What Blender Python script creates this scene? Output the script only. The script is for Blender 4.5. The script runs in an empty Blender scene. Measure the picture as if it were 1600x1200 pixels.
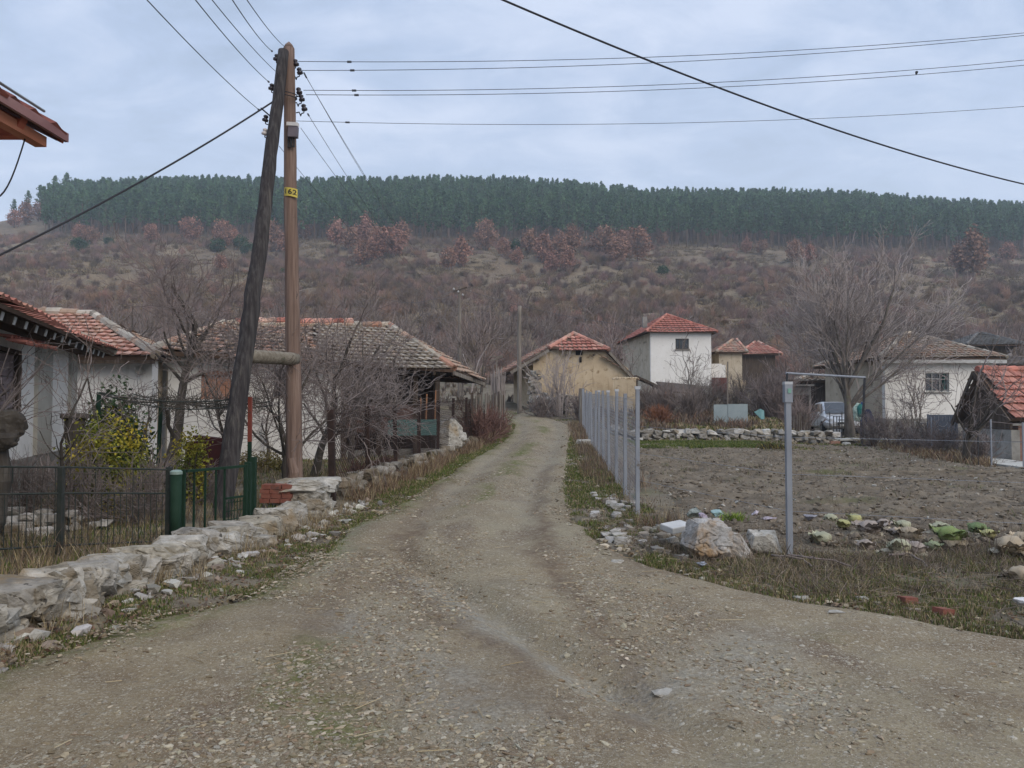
import bpy, bmesh, math, random
import numpy as np
from mathutils import Vector, Matrix
random.seed(11)
RNG = np.random.default_rng(11)
S = bpy.context.scene
COL = S.collection
PI = math.pi
V3 = lambda *a: np.array(a, float)

# ------------------------------------------------------------------ camera
FPX, EYE = 1180.0, 1.6
PITCH = math.atan(40 / 1180)
cam_d = bpy.data.cameras.new('camera')
cam_d.sensor_width = 36
cam_d.lens = 36 * FPX / 1600
cam_d.clip_start = 0.05
cam_d.clip_end = 3000
cam = bpy.data.objects.new('camera', cam_d)
COL.objects.link(cam)
cam.location = (0, 0, EYE)
cam.rotation_euler = (PI / 2 + PITCH, 0, 0)
S.camera = cam

def P(px, py, y):
    """World point at forward distance y seen at a photo position (used to measure the place)."""
    dx, dy = (px - 800) / FPX, (600 - py) / FPX
    c, s = math.cos(PITCH), math.sin(PITCH)
    k = y / (c - dy * s)
    return V3(dx * k, y, EYE + (s + dy * c) * k)

# ------------------------------------------------------------------ numeric noise
def _h(ix, iy, seed):
    ix = ix.astype(np.int64); iy = iy.astype(np.int64)
    n = (ix * 374761393 + iy * 668265263 + seed * 974711) & 0xffffffff
    n = ((n ^ (n >> 13)) * 1274126177) & 0xffffffff
    n = (n ^ (n >> 16)) & 0xffffffff
    return n / 4294967295.0

def vn(x, y, seed=0):
    x = np.asarray(x, float); y = np.asarray(y, float)
    ix, iy = np.floor(x), np.floor(y)
    fx, fy = x - ix, y - iy
    fx = fx * fx * (3 - 2 * fx); fy = fy * fy * (3 - 2 * fy)
    a, b = _h(ix, iy, seed), _h(ix + 1, iy, seed)
    c, d = _h(ix, iy + 1, seed), _h(ix + 1, iy + 1, seed)
    return (a + (b - a) * fx) * (1 - fy) + (c + (d - c) * fx) * fy

def fbm(x, y, seed=0, o=4):
    t, a, f = 0, .5, 1
    for k in range(o):
        t = t + a * vn(np.asarray(x) * f, np.asarray(y) * f, seed + k * 17)
        a *= .5; f *= 2.03
    return t / (1 - .5 ** o)

def sst(a, b, x):
    t = np.clip((np.asarray(x, float) - a) / (b - a), 0, 1)
    return t * t * (3 - 2 * t)

# ------------------------------------------------------------------ terrain
def tab(v, pts):
    p = np.array(pts, float)
    return np.interp(v, p[:, 0], p[:, 1])

ZC = [(-60, 0), (9, 0), (14, .1), (20, .25), (27, .46), (35, 1.0), (40, 1.55), (50, 2.2), (58, 2.6), (66, 3.2), (80, 5)]
ZL = [(-60, .1), (4, .1), (10, .14), (22, .22), (27, .4), (35, .9), (40, 1.4), (50, 2.2), (58, 2.6), (66, 3.2), (80, 5)]
ZR1 = [(-60, 0), (9, 0), (12, .07), (20, .14), (30.6, .25), (31.6, .75), (35, 1.0), (40, 1.4), (50, 2.1), (58, 2.6), (66, 3.2), (80, 5)]
ZR2 = [(-60, 0), (9, 0), (20, .05), (31, .18), (38, .3), (45, .6), (58, 1.9), (66, 3.0), (80, 5)]
EDGE = [(-200, 362), (0, 366), (300, 370), (620, 375), (800, 378), (1100, 384), (1300, 388), (1600, 395), (1900, 400)]
TOPS = [(-400, 380), (-100, 335), (0, 308), (50, 298), (100, 287), (200, 282), (330, 277), (480, 281), (700, 277), (800, 278), (900, 285), (1000, 298),
        (1100, 300), (1200, 299), (1330, 302), (1450, 313), (1600, 322), (1900, 340)]

def H(x, y):
    x = np.asarray(x, float); y = np.asarray(y, float)
    zc, zl, z1, z2 = tab(y, ZC), tab(y, ZL), tab(y, ZR1), tab(y, ZR2)
    yy = np.maximum(y, 1.0)
    t = np.clip(x / yy, -.85, .85)
    zr = z1 + (z2 - z1) * sst(.345, .40, t) * sst(16, 24, y)
    wr = sst(2.4, 3.9, x - .055 * (y - 11) * (y > 11)) * sst(9, 12, y)
    wl = sst(-2.4, -3.3, x - .12 * np.clip(y - 12, 0, 30))
    z = zc + (zr - zc) * wr
    z = z + (zl - z) * wl
    px = 800 + FPX * t
    ze = EYE + 260 * (640 - tab(px, EDGE)) / FPX
    zt = EYE + 400 * (640 - tab(px, TOPS) - 37) / FPX
    zt = np.maximum(zt, ze * 1.05)
    # lower slope, forest slope, back of the ridge
    k = np.clip((y - 80) / 180, 0, 1)
    kk = k * (.86 + .14 * k)
    hill = 5 + (ze - 5) * kk
    k2 = np.clip((y - 260) / 140, 0, 1)
    hill = hill + (zt - ze) * (k2 * (1.25 - .25 * k2))
    hill = hill - np.clip(y - 425, 0, 400) * .25
    b = sst(84, 110, y) * (1 - sst(215, 262, y))
    hill = hill + b * ((fbm(x / 26, y / 30, 5, 3) - .5) * 8.5 + (fbm(x / 8, y / 8, 9, 3) - .5) * 2.4)
    z = np.where(y > 80, hill, z)
    small = (fbm(x / 1.7, y / 1.7, 3, 3) - .5) * .06 * sst(3, 12, np.abs(x) + np.maximum(y - 12, 0) * .4)
    return z + small * (y < 80)

def Hz(x, y):
    return float(H(np.array([x]), np.array([y]))[0])

def hit(px, py, y0=20, y1=420):
    """First point of the terrain met by the line of sight through a photo position."""
    ys = np.linspace(y0, y1, 1600)
    dx, dy = (px - 800) / FPX, (600 - py) / FPX
    c, s = math.cos(PITCH), math.sin(PITCH)
    k = ys / (c - dy * s)
    d = EYE + (s + dy * c) * k - H(dx * k, ys)
    i = int(np.argmax(d < 0)) if (d < 0).any() else len(ys) - 1
    return V3(dx * k[i], ys[i], Hz(dx * k[i], ys[i]))

# ------------------------------------------------------------------ mesh builder
class MB:
    def __init__(self):
        self.v, self.f, self.c, self.n = [], [], [], 0
    def add(self, v, f, col=None):
        v = np.asarray(v, float).reshape(-1, 3)
        m = len(f)
        if m == 0: return self
        if isinstance(f, np.ndarray):
            self.f.append(f + self.n)
        else:
            by = {}
            order = []
            for k, q in enumerate(f): by.setdefault(len(q), []).append(k)
            cc = None if col is None else np.asarray(col, float)
            for L, ks in by.items():
                self.f.append(np.array([f[k] for k in ks]) + self.n)
                if cc is not None and cc.ndim == 2: order += ks
            if cc is not None and cc.ndim == 2: col = cc[order]
        self.v.append(v); self.n += len(v)
        if col is None: c = np.ones((m, 3))
        else:
            c = np.asarray(col, float)
            if c.ndim == 1: c = np.tile(c, (m, 1))
        self.c.append(c)
        return self
    def mesh(self, name, smooth=False, base=None):
        me = bpy.data.meshes.new(name)
        if not self.v: return me
        v = np.concatenate(self.v)
        if base is not None: v = v - np.asarray(base, float)
        tot = np.concatenate([np.full(len(f), f.shape[1]) for f in self.f])
        loops = np.concatenate([f.ravel() for f in self.f])
        st = np.concatenate([[0], np.cumsum(tot)[:-1]])
        me.vertices.add(len(v)); me.vertices.foreach_set('co', v.ravel().astype(np.float32))
        me.loops.add(len(loops)); me.loops.foreach_set('vertex_index', loops.astype(np.int32))
        me.polygons.add(len(tot)); me.polygons.foreach_set('loop_start', st.astype(np.int32))
        me.polygons.foreach_set('use_smooth', np.full(len(tot), bool(smooth)))
        c = np.concatenate(self.c)
        c = np.repeat(np.column_stack([c, np.ones(len(c))]), tot, axis=0)
        a = me.color_attributes.new('Col', 'FLOAT_COLOR', 'CORNER')
        a.data.foreach_set('color', c.ravel().astype(np.float32))
        me.update(calc_edges=True)
        me.validate()
        return me

def part(name, mb, m, parent, label=None, smooth=False):
    """A part: one mesh under its thing (or under another part)."""
    b = V3(0, 0, 0); o = parent
    while o is not None:
        b = b + np.array(o.location); o = o.parent
    ob = bpy.data.objects.new(name, mb.mesh(name, smooth, b))
    ob.data.materials.append(m)
    COL.objects.link(ob); ob.parent = parent
    if label: ob['label'] = label
    return ob

def thing(name, label, cat, loc, group=None):
    o = bpy.data.objects.new(name, None)
    o.empty_display_size = .2
    COL.objects.link(o); o.location = tuple(float(a) for a in loc)
    o['label'] = label; o['category'] = cat
    if group: o['group'] = group
    return o

def solo(name, mb, m, label, cat, loc, group=None, smooth=False, kind=None):
    """A thing that is one mesh."""
    ob = bpy.data.objects.new(name, mb.mesh(name, smooth, loc))
    ob.data.materials.append(m)
    COL.objects.link(ob); ob.location = tuple(float(a) for a in loc)
    if label: ob['label'] = label
    if cat: ob['category'] = cat
    if group: ob['group'] = group
    if kind: ob['kind'] = kind
    return ob

def copy_tree(o, parent=None):
    c = o.copy(); COL.objects.link(c); c.parent = parent
    for ch in list(o.children):
        copy_tree(ch, c)
    return c

# shapes ---------------------------------------------------------------------
BOXF = [(0, 3, 2, 1), (4, 5, 6, 7), (0, 1, 5, 4), (1, 2, 6, 5), (2, 3, 7, 6), (3, 0, 4, 7)]
def box8(mb, pts, col=None): mb.add(pts, BOXF, col)
def box(mb, c, s, rz=0, col=None, rx=0, ry=0):
    x, y, z = s[0] / 2, s[1] / 2, s[2] / 2
    p = np.array([(-x, -y, -z), (x, -y, -z), (x, y, -z), (-x, y, -z), (-x, -y, z), (x, -y, z), (x, y, z), (-x, y, z)])
    R = np.array((Matrix.Rotation(rz, 3, 'Z') @ Matrix.Rotation(ry, 3, 'Y') @ Matrix.Rotation(rx, 3, 'X')))
    mb.add(p @ R.T + np.asarray(c, float), BOXF, col)

def frame_of(d):
    d = np.asarray(d, float); d = d / (np.linalg.norm(d) + 1e-12)
    u = np.cross(d, (0, 0, 1) if abs(d[2]) < .95 else (1, 0, 0)); u /= np.linalg.norm(u)
    return d, u, np.cross(u, d)

def bar(mb, a, b, w, h=None, col=None):
    """Rectangular bar from a to b, w wide (level), h deep."""
    h = h or w; a = np.asarray(a, float); b = np.asarray(b, float)
    d, u, n = frame_of(b - a)
    o = [(-1, -1), (1, -1), (1, 1), (-1, 1)]
    p = [a + u * i * w / 2 + n * j * h / 2 for i, j in o] + [b + u * i * w / 2 + n * j * h / 2 for i, j in o]
    box8(mb, p, col)

def tube(mb, pts, r, n=8, col=None, cap=True):
    pts = np.asarray(pts, float); m = len(pts)
    r = np.full(m, r) if np.isscalar(r) else np.asarray(r, float)
    a = np.linspace(0, 2 * PI, n, endpoint=False)
    vs = []
    u0 = None
    for k in range(m):
        d = pts[min(k + 1, m - 1)] - pts[max(k - 1, 0)]
        d, u, w = frame_of(d)
        if u0 is not None:
            u = u0 - d * np.dot(u0, d); u /= np.linalg.norm(u) + 1e-12
            w = np.cross(u, d)
        u0 = u
        vs.append(pts[k] + r[k] * (np.outer(np.cos(a), u) + np.outer(np.sin(a), w)))
    v = np.concatenate(vs)
    f = [(k * n + i, k * n + (i + 1) % n, (k + 1) * n + (i + 1) % n, (k + 1) * n + i) for k in range(m - 1) for i in range(n)]
    if cap: f += [tuple(range(n))[::-1], tuple(range((m - 1) * n, m * n))]
    mb.add(v, f, col)

def segs(mb, A, B, ra, rb, n=3, col=None):
    """Many straight tapered twigs at once."""
    A = np.asarray(A, float); B = np.asarray(B, float); N = len(A)
    if N == 0: return
    ra = np.broadcast_to(np.asarray(ra, float), (N,)); rb = np.broadcast_to(np.asarray(rb, float), (N,))
    d = B - A; d = d / (np.linalg.norm(d, axis=1, keepdims=True) + 1e-9)
    h = np.where(np.abs(d[:, 2:3]) < .95, np.array([[0, 0, 1.]]), np.array([[1., 0, 0]]))
    u = np.cross(d, h); u /= np.linalg.norm(u, axis=1, keepdims=True); w = np.cross(u, d)
    a = np.linspace(0, 2 * PI, n, endpoint=False)
    ring = np.cos(a)[None, :, None] * u[:, None, :] + np.sin(a)[None, :, None] * w[:, None, :]
    v = np.concatenate([A[:, None] + ring * ra[:, None, None], B[:, None] + ring * rb[:, None, None]], axis=1).reshape(-1, 3)
    i = np.arange(n); j = (i + 1) % n
    q = np.stack([i, j, j + n, i + n], 1)
    f = (q[None] + (np.arange(N) * 2 * n)[:, None, None]).reshape(-1, 4)
    c = None
    if col is not None:
        c = np.asarray(col, float)
        c = np.repeat(c, n, axis=0) if c.ndim == 2 else c
    mb.add(v, f, c)

def lathe(mb, base, prof, n=12, col=None, axis=(0, 0, 1)):
    d, u, w = frame_of(axis)
    a = np.linspace(0, 2 * PI, n, endpoint=False)
    v = np.concatenate([np.asarray(base, float) + d * z + r * (np.outer(np.cos(a), u) + np.outer(np.sin(a), w)) for r, z in prof])
    m = len(prof)
    f = [(k * n + i, k * n + (i + 1) % n, (k + 1) * n + (i + 1) % n, (k + 1) * n + i) for k in range(m - 1) for i in range(n)]
    f += [tuple(range(n))[::-1], tuple(range((m - 1) * n, m * n))]
    mb.add(v, f, col)

def slab(mb, poly, t, col=None):
    """Flat polygon in space given thickness t downward along its normal."""
    p = np.asarray(poly, float)
    nrm = np.cross(p[1] - p[0], p[2] - p[0]); nrm /= np.linalg.norm(nrm)
    if nrm[2] < 0: p = p[::-1]; nrm = -nrm
    k = len(p)
    v = np.concatenate([p, p - nrm * t])
    f = [tuple(range(k)), tuple(range(2 * k - 1, k - 1, -1))] + [(i, i + k, (i + 1) % k + k, (i + 1) % k) for i in range(k)]
    mb.add(v, f, col)

def blade_quads(mb, C, size, col, asp=.45, flat=0.0):
    """Leaf-sized faces scattered at the points C, each turned at random."""
    N = len(C); size = np.broadcast_to(np.asarray(size, float), (N,))
    d = RNG.normal(size=(N, 3)); d[:, 2] *= (1 - flat); d /= np.linalg.norm(d, axis=1, keepdims=True)
    e = RNG.normal(size=(N, 3)); e -= d * (d * e).sum(1, keepdims=True); e /= np.linalg.norm(e, axis=1, keepdims=True)
    s = size[:, None]
    v = np.stack([C - d * s * .5, C + e * s * asp * .5, C + d * s * .5, C - e * s * asp * .5], 1).reshape(-1, 3)
    f = np.arange(N * 4).reshape(N, 4)
    mb.add(v, f, col)

_ico = {}
def ico(sub):
    if sub not in _ico:
        bm = bmesh.new(); bmesh.ops.create_icosphere(bm, subdivisions=sub, radius=1)
        bm.verts.ensure_lookup_table()
        _ico[sub] = (np.array([v.co[:] for v in bm.verts]), np.array([[v.index for v in f.verts] for f in bm.faces]))
        bm.free()
    return _ico[sub]

def rock(mb, c, size, seed, sub=3, rough=.22, rz=0, col=None, facets=7):
    """Weathered angular stone: a ball cut by random planes and roughened."""
    r = np.random.default_rng(seed)
    v, f = ico(sub); v = v.copy()
    for k in range(facets):
        n = r.normal(size=3); n /= np.linalg.norm(n)
        d = r.uniform(.5, .85)
        ex = np.maximum(0, v @ n - d)
        v = v - ex[:, None] * n * .93
    q = fbm(v[:, 0] * 1.7 + seed, v[:, 1] * 1.7 + v[:, 2] * 1.3, seed, 4) - .5
    q2 = fbm(v[:, 0] * 5 + seed, v[:, 2] * 5 + v[:, 1] * 3, seed + 5, 3) - .5
    v = v * (1 + rough * q + rough * .45 * q2)[:, None]
    v = v * np.asarray(size, float) / 2 / .85
    ca, sa = math.cos(rz), math.sin(rz)
    v = np.column_stack([v[:, 0] * ca - v[:, 1] * sa, v[:, 0] * sa + v[:, 1] * ca, v[:, 2]]) + np.asarray(c, float)
    mb.add(v, f, col)

_hulls = {}
def slabrock(mb, c, size, seed, cuts=3, rough=.035, rz=0, col=None, npts=20, tilt=0.0, square=.55):
    """Broken stone with flat faces and sharp arrises: hull of random points, subdivided and roughened."""
    key = (seed, cuts, npts, square)
    if key not in _hulls:
        r = np.random.default_rng(seed)
        p = r.normal(size=(npts, 3)); p /= np.linalg.norm(p, axis=1, keepdims=True)
        p = np.sign(p) * np.abs(p) ** square; p /= np.max(np.abs(p), axis=1, keepdims=True) ** .6
        p *= r.uniform(.78, 1.08, (npts, 1))
        bm = bmesh.new()
        for q in p: bm.verts.new(q)
        res = bmesh.ops.convex_hull(bm, input=bm.verts[:])
        bmesh.ops.delete(bm, geom=[v for v in bm.verts if not v.link_faces], context='VERTS')
        bmesh.ops.triangulate(bm, faces=bm.faces[:])
        bmesh.ops.recalc_face_normals(bm, faces=bm.faces[:])
        for k in range(cuts): bmesh.ops.subdivide_edges(bm, edges=bm.edges[:], cuts=1, use_grid_fill=True)
        bmesh.ops.triangulate(bm, faces=bm.faces[:])
        bm.verts.ensure_lookup_table(); bm.verts.index_update()
        v = np.array([q.co[:] for q in bm.verts]); f = np.array([[q.index for q in t.verts] for t in bm.faces]); bm.free()
        v /= np.max(np.abs(v), axis=0)
        _hulls[key] = (v, f)
    v, f = _hulls[key]; v = v.copy()
    n = v / (np.linalg.norm(v, axis=1, keepdims=True) + 1e-9)
    if cuts:
        k1 = fbm(v[:, 0] * 2.2 + seed, v[:, 1] * 2.2 + v[:, 2] * 1.9, seed, 4) - .5
        k2 = fbm(v[:, 0] * 6 + seed, v[:, 2] * 4 + v[:, 1] * 6, seed + 5, 3) - .5
        k3 = np.abs(fbm(v[:, 0] * 1.5 - seed + v[:, 2], v[:, 2] * 1.2 + v[:, 1] * 1.6, seed + 9, 2) - .5)
        v = v + n * (rough * 2.6 * k1 + rough * .9 * k2 - rough * 1.1 * np.clip(.04 - k3, 0, 1) / .04)[:, None]
    v = v * np.asarray(size, float) / 2
    R = np.array(Matrix.Rotation(rz, 3, 'Z') @ Matrix.Rotation(tilt, 3, 'X'))
    mb.add(v @ R.T + np.asarray(c, float), f, col)

def stones(mb, pos, size, cols, flat=.55, seed=0):
    """Lots of loose small stones (direct geometry)."""
    r = np.random.default_rng(seed)
    V0, F0 = ico(1)
    groups = r.integers(0, 8, len(pos))
    for g in range(8):
        m = groups == g
        if not m.any(): continue
        v = V0.copy()
        for k in range(9):
            n = r.normal(size=3); n /= np.linalg.norm(n)
            v = v - np.maximum(0, v @ n - r.uniform(.25, .6))[:, None] * n
        v = v * np.array([1.35, r.uniform(.6, 1.05), flat * r.uniform(.55, 1.15)])
        p, s, c = pos[m], size[m], cols[m]
        N = len(p)
        a = r.uniform(0, 2 * PI, N); ca, sa = np.cos(a)[:, None], np.sin(a)[:, None]
        x = v[None, :, 0] * ca - v[None, :, 1] * sa
        y = v[None, :, 0] * sa + v[None, :, 1] * ca
        z = np.broadcast_to(v[None, :, 2], x.shape)
        W = np.stack([x, y, z], 2) * s[:, None, None] + p[:, None, :]
        F = (F0[None] + (np.arange(N) * len(v))[:, None, None]).reshape(-1, 3)
        mb.add(W.reshape(-1, 3), F, np.repeat(c, len(F0), axis=0))

# ------------------------------------------------------------------ materials
_m = {}
def mat(name, cols, scale=3.0, detail=6, rough=.9, spec=.2, bump=0.0, bscale=None, st=(1, 1, 1), attr=False,
        metal=0.0, lo=.3, hi=.7, rnd=0.0, layers=(), bdist=.02, twoside=False, coords='Object'):
    if name in _m: return _m[name]
    m = bpy.data.materials.new(name); m.use_nodes = True
    nt = m.node_tree; N = nt.nodes; L = nt.links
    b = N['Principled BSDF']
    b.inputs['Roughness'].default_value = rough
    b.inputs['Metallic'].default_value = metal
    b.inputs['Specular IOR Level'].default_value = spec
    tc = N.new('ShaderNodeTexCoord')
    mp = N.new('ShaderNodeMapping'); mp.inputs['Scale'].default_value = st
    L.new(tc.outputs[coords], mp.inputs['Vector'])
    def noise(sc, det, vec=None):
        n = N.new('ShaderNodeTexNoise'); n.inputs['Scale'].default_value = sc
        n.inputs['Detail'].default_value = det; n.inputs['Roughness'].default_value = .62
        L.new((vec or mp.outputs['Vector']), n.inputs['Vector']); return n
    n = noise(scale, detail)
    rp = N.new('ShaderNodeValToRGB'); e = rp.color_ramp.elements
    k = len(cols)
    for i, c in enumerate(cols):
        pos = lo + (hi - lo) * (i / max(1, k - 1))
        el = e[i] if i < 2 else e.new(pos)
        el.position = pos; el.color = (*c, 1)
    if k == 1: e[1].color = (*cols[0], 1)
    L.new(n.outputs['Fac'], rp.inputs['Fac'])
    out = rp.outputs['Color']
    for (c, sc, l0, l1, st2) in layers:
        mp2 = N.new('ShaderNodeMapping'); mp2.inputs['Scale'].default_value = st2
        mp2.inputs['Location'].default_value = (sc * 1.7, 3.1, sc)
        L.new(tc.outputs[coords], mp2.inputs['Vector'])
        nn = noise(sc, 7, mp2.outputs['Vector'])
        mr = N.new('ShaderNodeMapRange'); mr.inputs['From Min'].default_value = l0; mr.inputs['From Max'].default_value = l1
        L.new(nn.outputs['Fac'], mr.inputs['Value'])
        mx = N.new('ShaderNodeMix'); mx.data_type = 'RGBA'
        L.new(mr.outputs['Result'], mx.inputs['Factor']); L.new(out, mx.inputs['A'])
        mx.inputs['B'].default_value = (*c, 1)
        out = mx.outputs['Result']
    if attr:
        at = N.new('ShaderNodeAttribute'); at.attribute_name = 'Col'
        mx = N.new('ShaderNodeMix'); mx.data_type = 'RGBA'; mx.blend_type = 'MULTIPLY'; mx.inputs['Factor'].default_value = 1
        L.new(out, mx.inputs['A']); L.new(at.outputs['Color'], mx.inputs['B']); out = mx.outputs['Result']
    if rnd:
        oi = N.new('ShaderNodeObjectInfo')
        mr = N.new('ShaderNodeMapRange'); mr.inputs['To Min'].default_value = 1 - rnd; mr.inputs['To Max'].default_value = 1 + rnd
        L.new(oi.outputs['Random'], mr.inputs['Value'])
        hs = N.new('ShaderNodeHueSaturation'); L.new(mr.outputs['Result'], hs.inputs['Value']); L.new(out, hs.inputs['Color'])
        mr2 = N.new('ShaderNodeMapRange'); mr2.inputs['To Min'].default_value = .5 + rnd * .06; mr2.inputs['To Max'].default_value = .5 - rnd * .06
        L.new(oi.outputs['Random'], mr2.inputs['Value']); L.new(mr2.outputs['Result'], hs.inputs['Hue'])
        out = hs.outputs['Color']
    L.new(out, b.inputs['Base Color'])
    if bump:
        bn = noise(bscale or scale * 3, 8)
        bp = N.new('ShaderNodeBump'); bp.inputs['Strength'].default_value = bump; bp.inputs['Distance'].default_value = bdist
        L.new(bn.outputs['Fac'], bp.inputs['Height']); L.new(bp.outputs['Normal'], b.inputs['Normal'])
    _m[name] = m
    return m
G = lambda *a: tuple(a)
# ------------------------------------------------------------------ sky and light
SUN_EL, SUN_AZ = math.radians(36), math.radians(142)      # soft light from behind the viewer
w = bpy.data.worlds.new('World'); S.world = w; w.use_nodes = True
nt = w.node_tree; N = nt.nodes; L = nt.links
bg = N['Background']
sky = N.new('ShaderNodeTexSky'); sky.sky_type = 'NISHITA'; sky.sun_disc = False
sky.sun_elevation = SUN_EL; sky.sun_rotation = SUN_AZ
sky.air_density = 1.0; sky.dust_density = 2.0
tc = N.new('ShaderNodeTexCoord')
sx = N.new('ShaderNodeSeparateXYZ'); L.new(tc.outputs['Generated'], sx.inputs[0])
# clouds lie on a level sheet: the view direction is divided by its height
mz = N.new('ShaderNodeMath'); mz.operation = 'MAXIMUM'; mz.inputs[1].default_value = 0.0; L.new(sx.outputs['Z'], mz.inputs[0])
ad = N.new('ShaderNodeMath'); ad.operation = 'ADD'; ad.inputs[1].default_value = .22; L.new(mz.outputs[0], ad.inputs[0])
dv = N.new('ShaderNodeVectorMath'); dv.operation = 'DIVIDE'; L.new(tc.outputs['Generated'], dv.inputs[0])
cb = N.new('ShaderNodeCombineXYZ')
for k in range(3): L.new(ad.outputs[0], cb.inputs[k])
L.new(cb.outputs[0], dv.inputs[1])
def wnoise(sc, det, dist=0.0, loc=(0, 0, 0), rough=.5):
    mp = N.new('ShaderNodeMapping'); mp.inputs['Location'].default_value = loc; mp.inputs['Scale'].default_value = (1, 1.5, .5)
    L.new(dv.outputs[0], mp.inputs['Vector'])
    n = N.new('ShaderNodeTexNoise'); n.inputs['Scale'].default_value = sc; n.inputs['Detail'].default_value = det
    n.inputs['Distortion'].default_value = dist; n.inputs['Roughness'].default_value = rough
    L.new(mp.outputs[0], n.inputs['Vector']); return n
n1 = wnoise(1.1, 7, .6, (1.3, .7, 0), .58); n2 = wnoise(3.4, 8, .5, (4, 2, 1), .6)
mixn = N.new('ShaderNodeMix'); mixn.data_type = 'FLOAT'; mixn.inputs['Factor'].default_value = .45
L.new(n1.outputs['Fac'], mixn.inputs['A']); L.new(n2.outputs['Fac'], mixn.inputs['B'])
rp = N.new('ShaderNodeValToRGB'); e = rp.color_ramp.elements
SKYK = 9.35      # the background strength is 0.1, so the cloud colours are ten times what the photo shows
e[0].position, e[0].color = .36, (.345 * SKYK, .425 * SKYK, .55 * SKYK, 1)
e[1].position, e[1].color = .62, (.615 * SKYK, .69 * SKYK, .85 * SKYK, 1)
x = e.new(.5); x.color = (.455 * SKYK, .55 * SKYK, .73 * SKYK, 1)
L.new(mixn.outputs['Result'], rp.inputs['Fac'])
# brighter, whiter cloud low over the hills
hz = N.new('ShaderNodeMapRange'); hz.inputs['From Min'].default_value = .22; hz.inputs['From Max'].default_value = .42
hz.inputs['To Min'].default_value = .42; hz.inputs['To Max'].default_value = 0
L.new(sx.outputs['Z'], hz.inputs['Value'])
mh = N.new('ShaderNodeMix'); mh.data_type = 'RGBA'; L.new(hz.outputs['Result'], mh.inputs['Factor'])
L.new(rp.outputs['Color'], mh.inputs['A']); mh.inputs['B'].default_value = (.63 * SKYK, .71 * SKYK, .85 * SKYK, 1)
zen = N.new('ShaderNodeMapRange'); zen.inputs['From Min'].default_value = .5; zen.inputs['From Max'].default_value = .95
zen.inputs['To Min'].default_value = 1.0; zen.inputs['To Max'].default_value = 1.9; L.new(sx.outputs['Z'], zen.inputs['Value'])
zm_ = N.new('ShaderNodeVectorMath'); zm_.operation = 'SCALE'; L.new(mh.outputs['Result'], zm_.inputs[0]); L.new(zen.outputs['Result'], zm_.inputs['Scale'])
mx = N.new('ShaderNodeMix'); mx.data_type = 'RGBA'; mx.inputs['Factor'].default_value = .92
L.new(sky.outputs[0], mx.inputs['A']); L.new(zm_.outputs[0], mx.inputs['B'])
L.new(mx.outputs['Result'], bg.inputs['Color']); bg.inputs['Strength'].default_value = .1

sd = bpy.data.lights.new('sun', 'SUN'); sd.energy = 1.5; sd.angle = math.radians(45); sd.color = (1, .88, .71)
so = bpy.data.objects.new('sun', sd); COL.objects.link(so)
dirv = Vector((math.sin(SUN_AZ) * math.cos(SUN_EL), math.cos(SUN_AZ) * math.cos(SUN_EL), math.sin(SUN_EL)))
so.rotation_euler = (-dirv).to_track_quat('-Z', 'Y').to_euler()
so.location = (0, -20, 60)
S.view_settings.view_transform = 'Standard'; S.view_settings.look = 'None'
S.view_settings.exposure = 0.36; S.view_settings.gamma = 1

# ------------------------------------------------------------------ outlines of road and plot
XL = [(-25, -3.8), (2, -3.4), (4, -3.1), (4.75, -2.92), (5.6, -2.73), (6.3, -2.3), (8.2, -2.18), (10.5, -2.1), (12.2, -1.81), (16, -1.53),
      (21.8, -.95), (29.5, -.07), (33, .05), (35, -.05), (37, -.2), (39, -.5), (41, -1.6), (43, -4), (46, -9), (50, -16)]
XR = [(-25, 26), (2.5, 26), (3.3, 16), (3.9, 9), (4.5, 5.6), (5.2, 3.6), (5.77, 3.07), (6.2, 2.4), (7.1, 1.81), (8.2, 1.28), (9, 1.04), (10.5, .94),
      (13.7, .98), (18.8, 1.43), (27, 2.1), (31, 2.6), (33, 2.65), (35, 2.35), (37, 1.75), (39, 1.0), (41, .1), (43, -1.6), (46, -5.5), (50, -13)]
fenceL = lambda y: -2.9 + .12 * (y - 12.2)
fenceR = lambda y: 1.87 + .055 * (y - 11.3)

def relief(x, y):
    """Ruts, pot-holes and ridges of the worn road."""
    x = np.asarray(x); y = np.asarray(y)
    c = (tab(y, XL) + np.minimum(tab(y, XR), 2.2)) / 2
    r = -.055 * np.exp(-((x - c + .72) / .24) ** 2) - .055 * np.exp(-((x - c - .72) / .24) ** 2) + .035 * np.exp(-((x - c) / .3) ** 2)
    r = r * sst(6, 11, y)
    # washed-out gully crossing the mouth of the road
    g = x - (-.9 + (7.6 - y) * .45)
    r = r - .09 * np.exp(-(g / .17) ** 2) * sst(3.0, 4.2, y) * (1 - sst(7.5, 9.5, y))
    r = r + (fbm(x / .9, y / .9, 21, 4) - .5) * .10 + (fbm(x / .22, y / .22, 23, 3) - .5) * .028
    return r

def grid(xs, ys, z, keep=None):
    X, Y = np.meshgrid(xs, ys)
    Z = z(X, Y)
    v = np.column_stack([X.ravel(), Y.ravel(), Z.ravel()])
    n = len(xs); m = len(ys)
    i, j = np.meshgrid(np.arange(n - 1), np.arange(m - 1))
    a = (j * n + i).ravel()
    return v, np.stack([a, a + 1, a + n + 1, a + n], 1)

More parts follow.
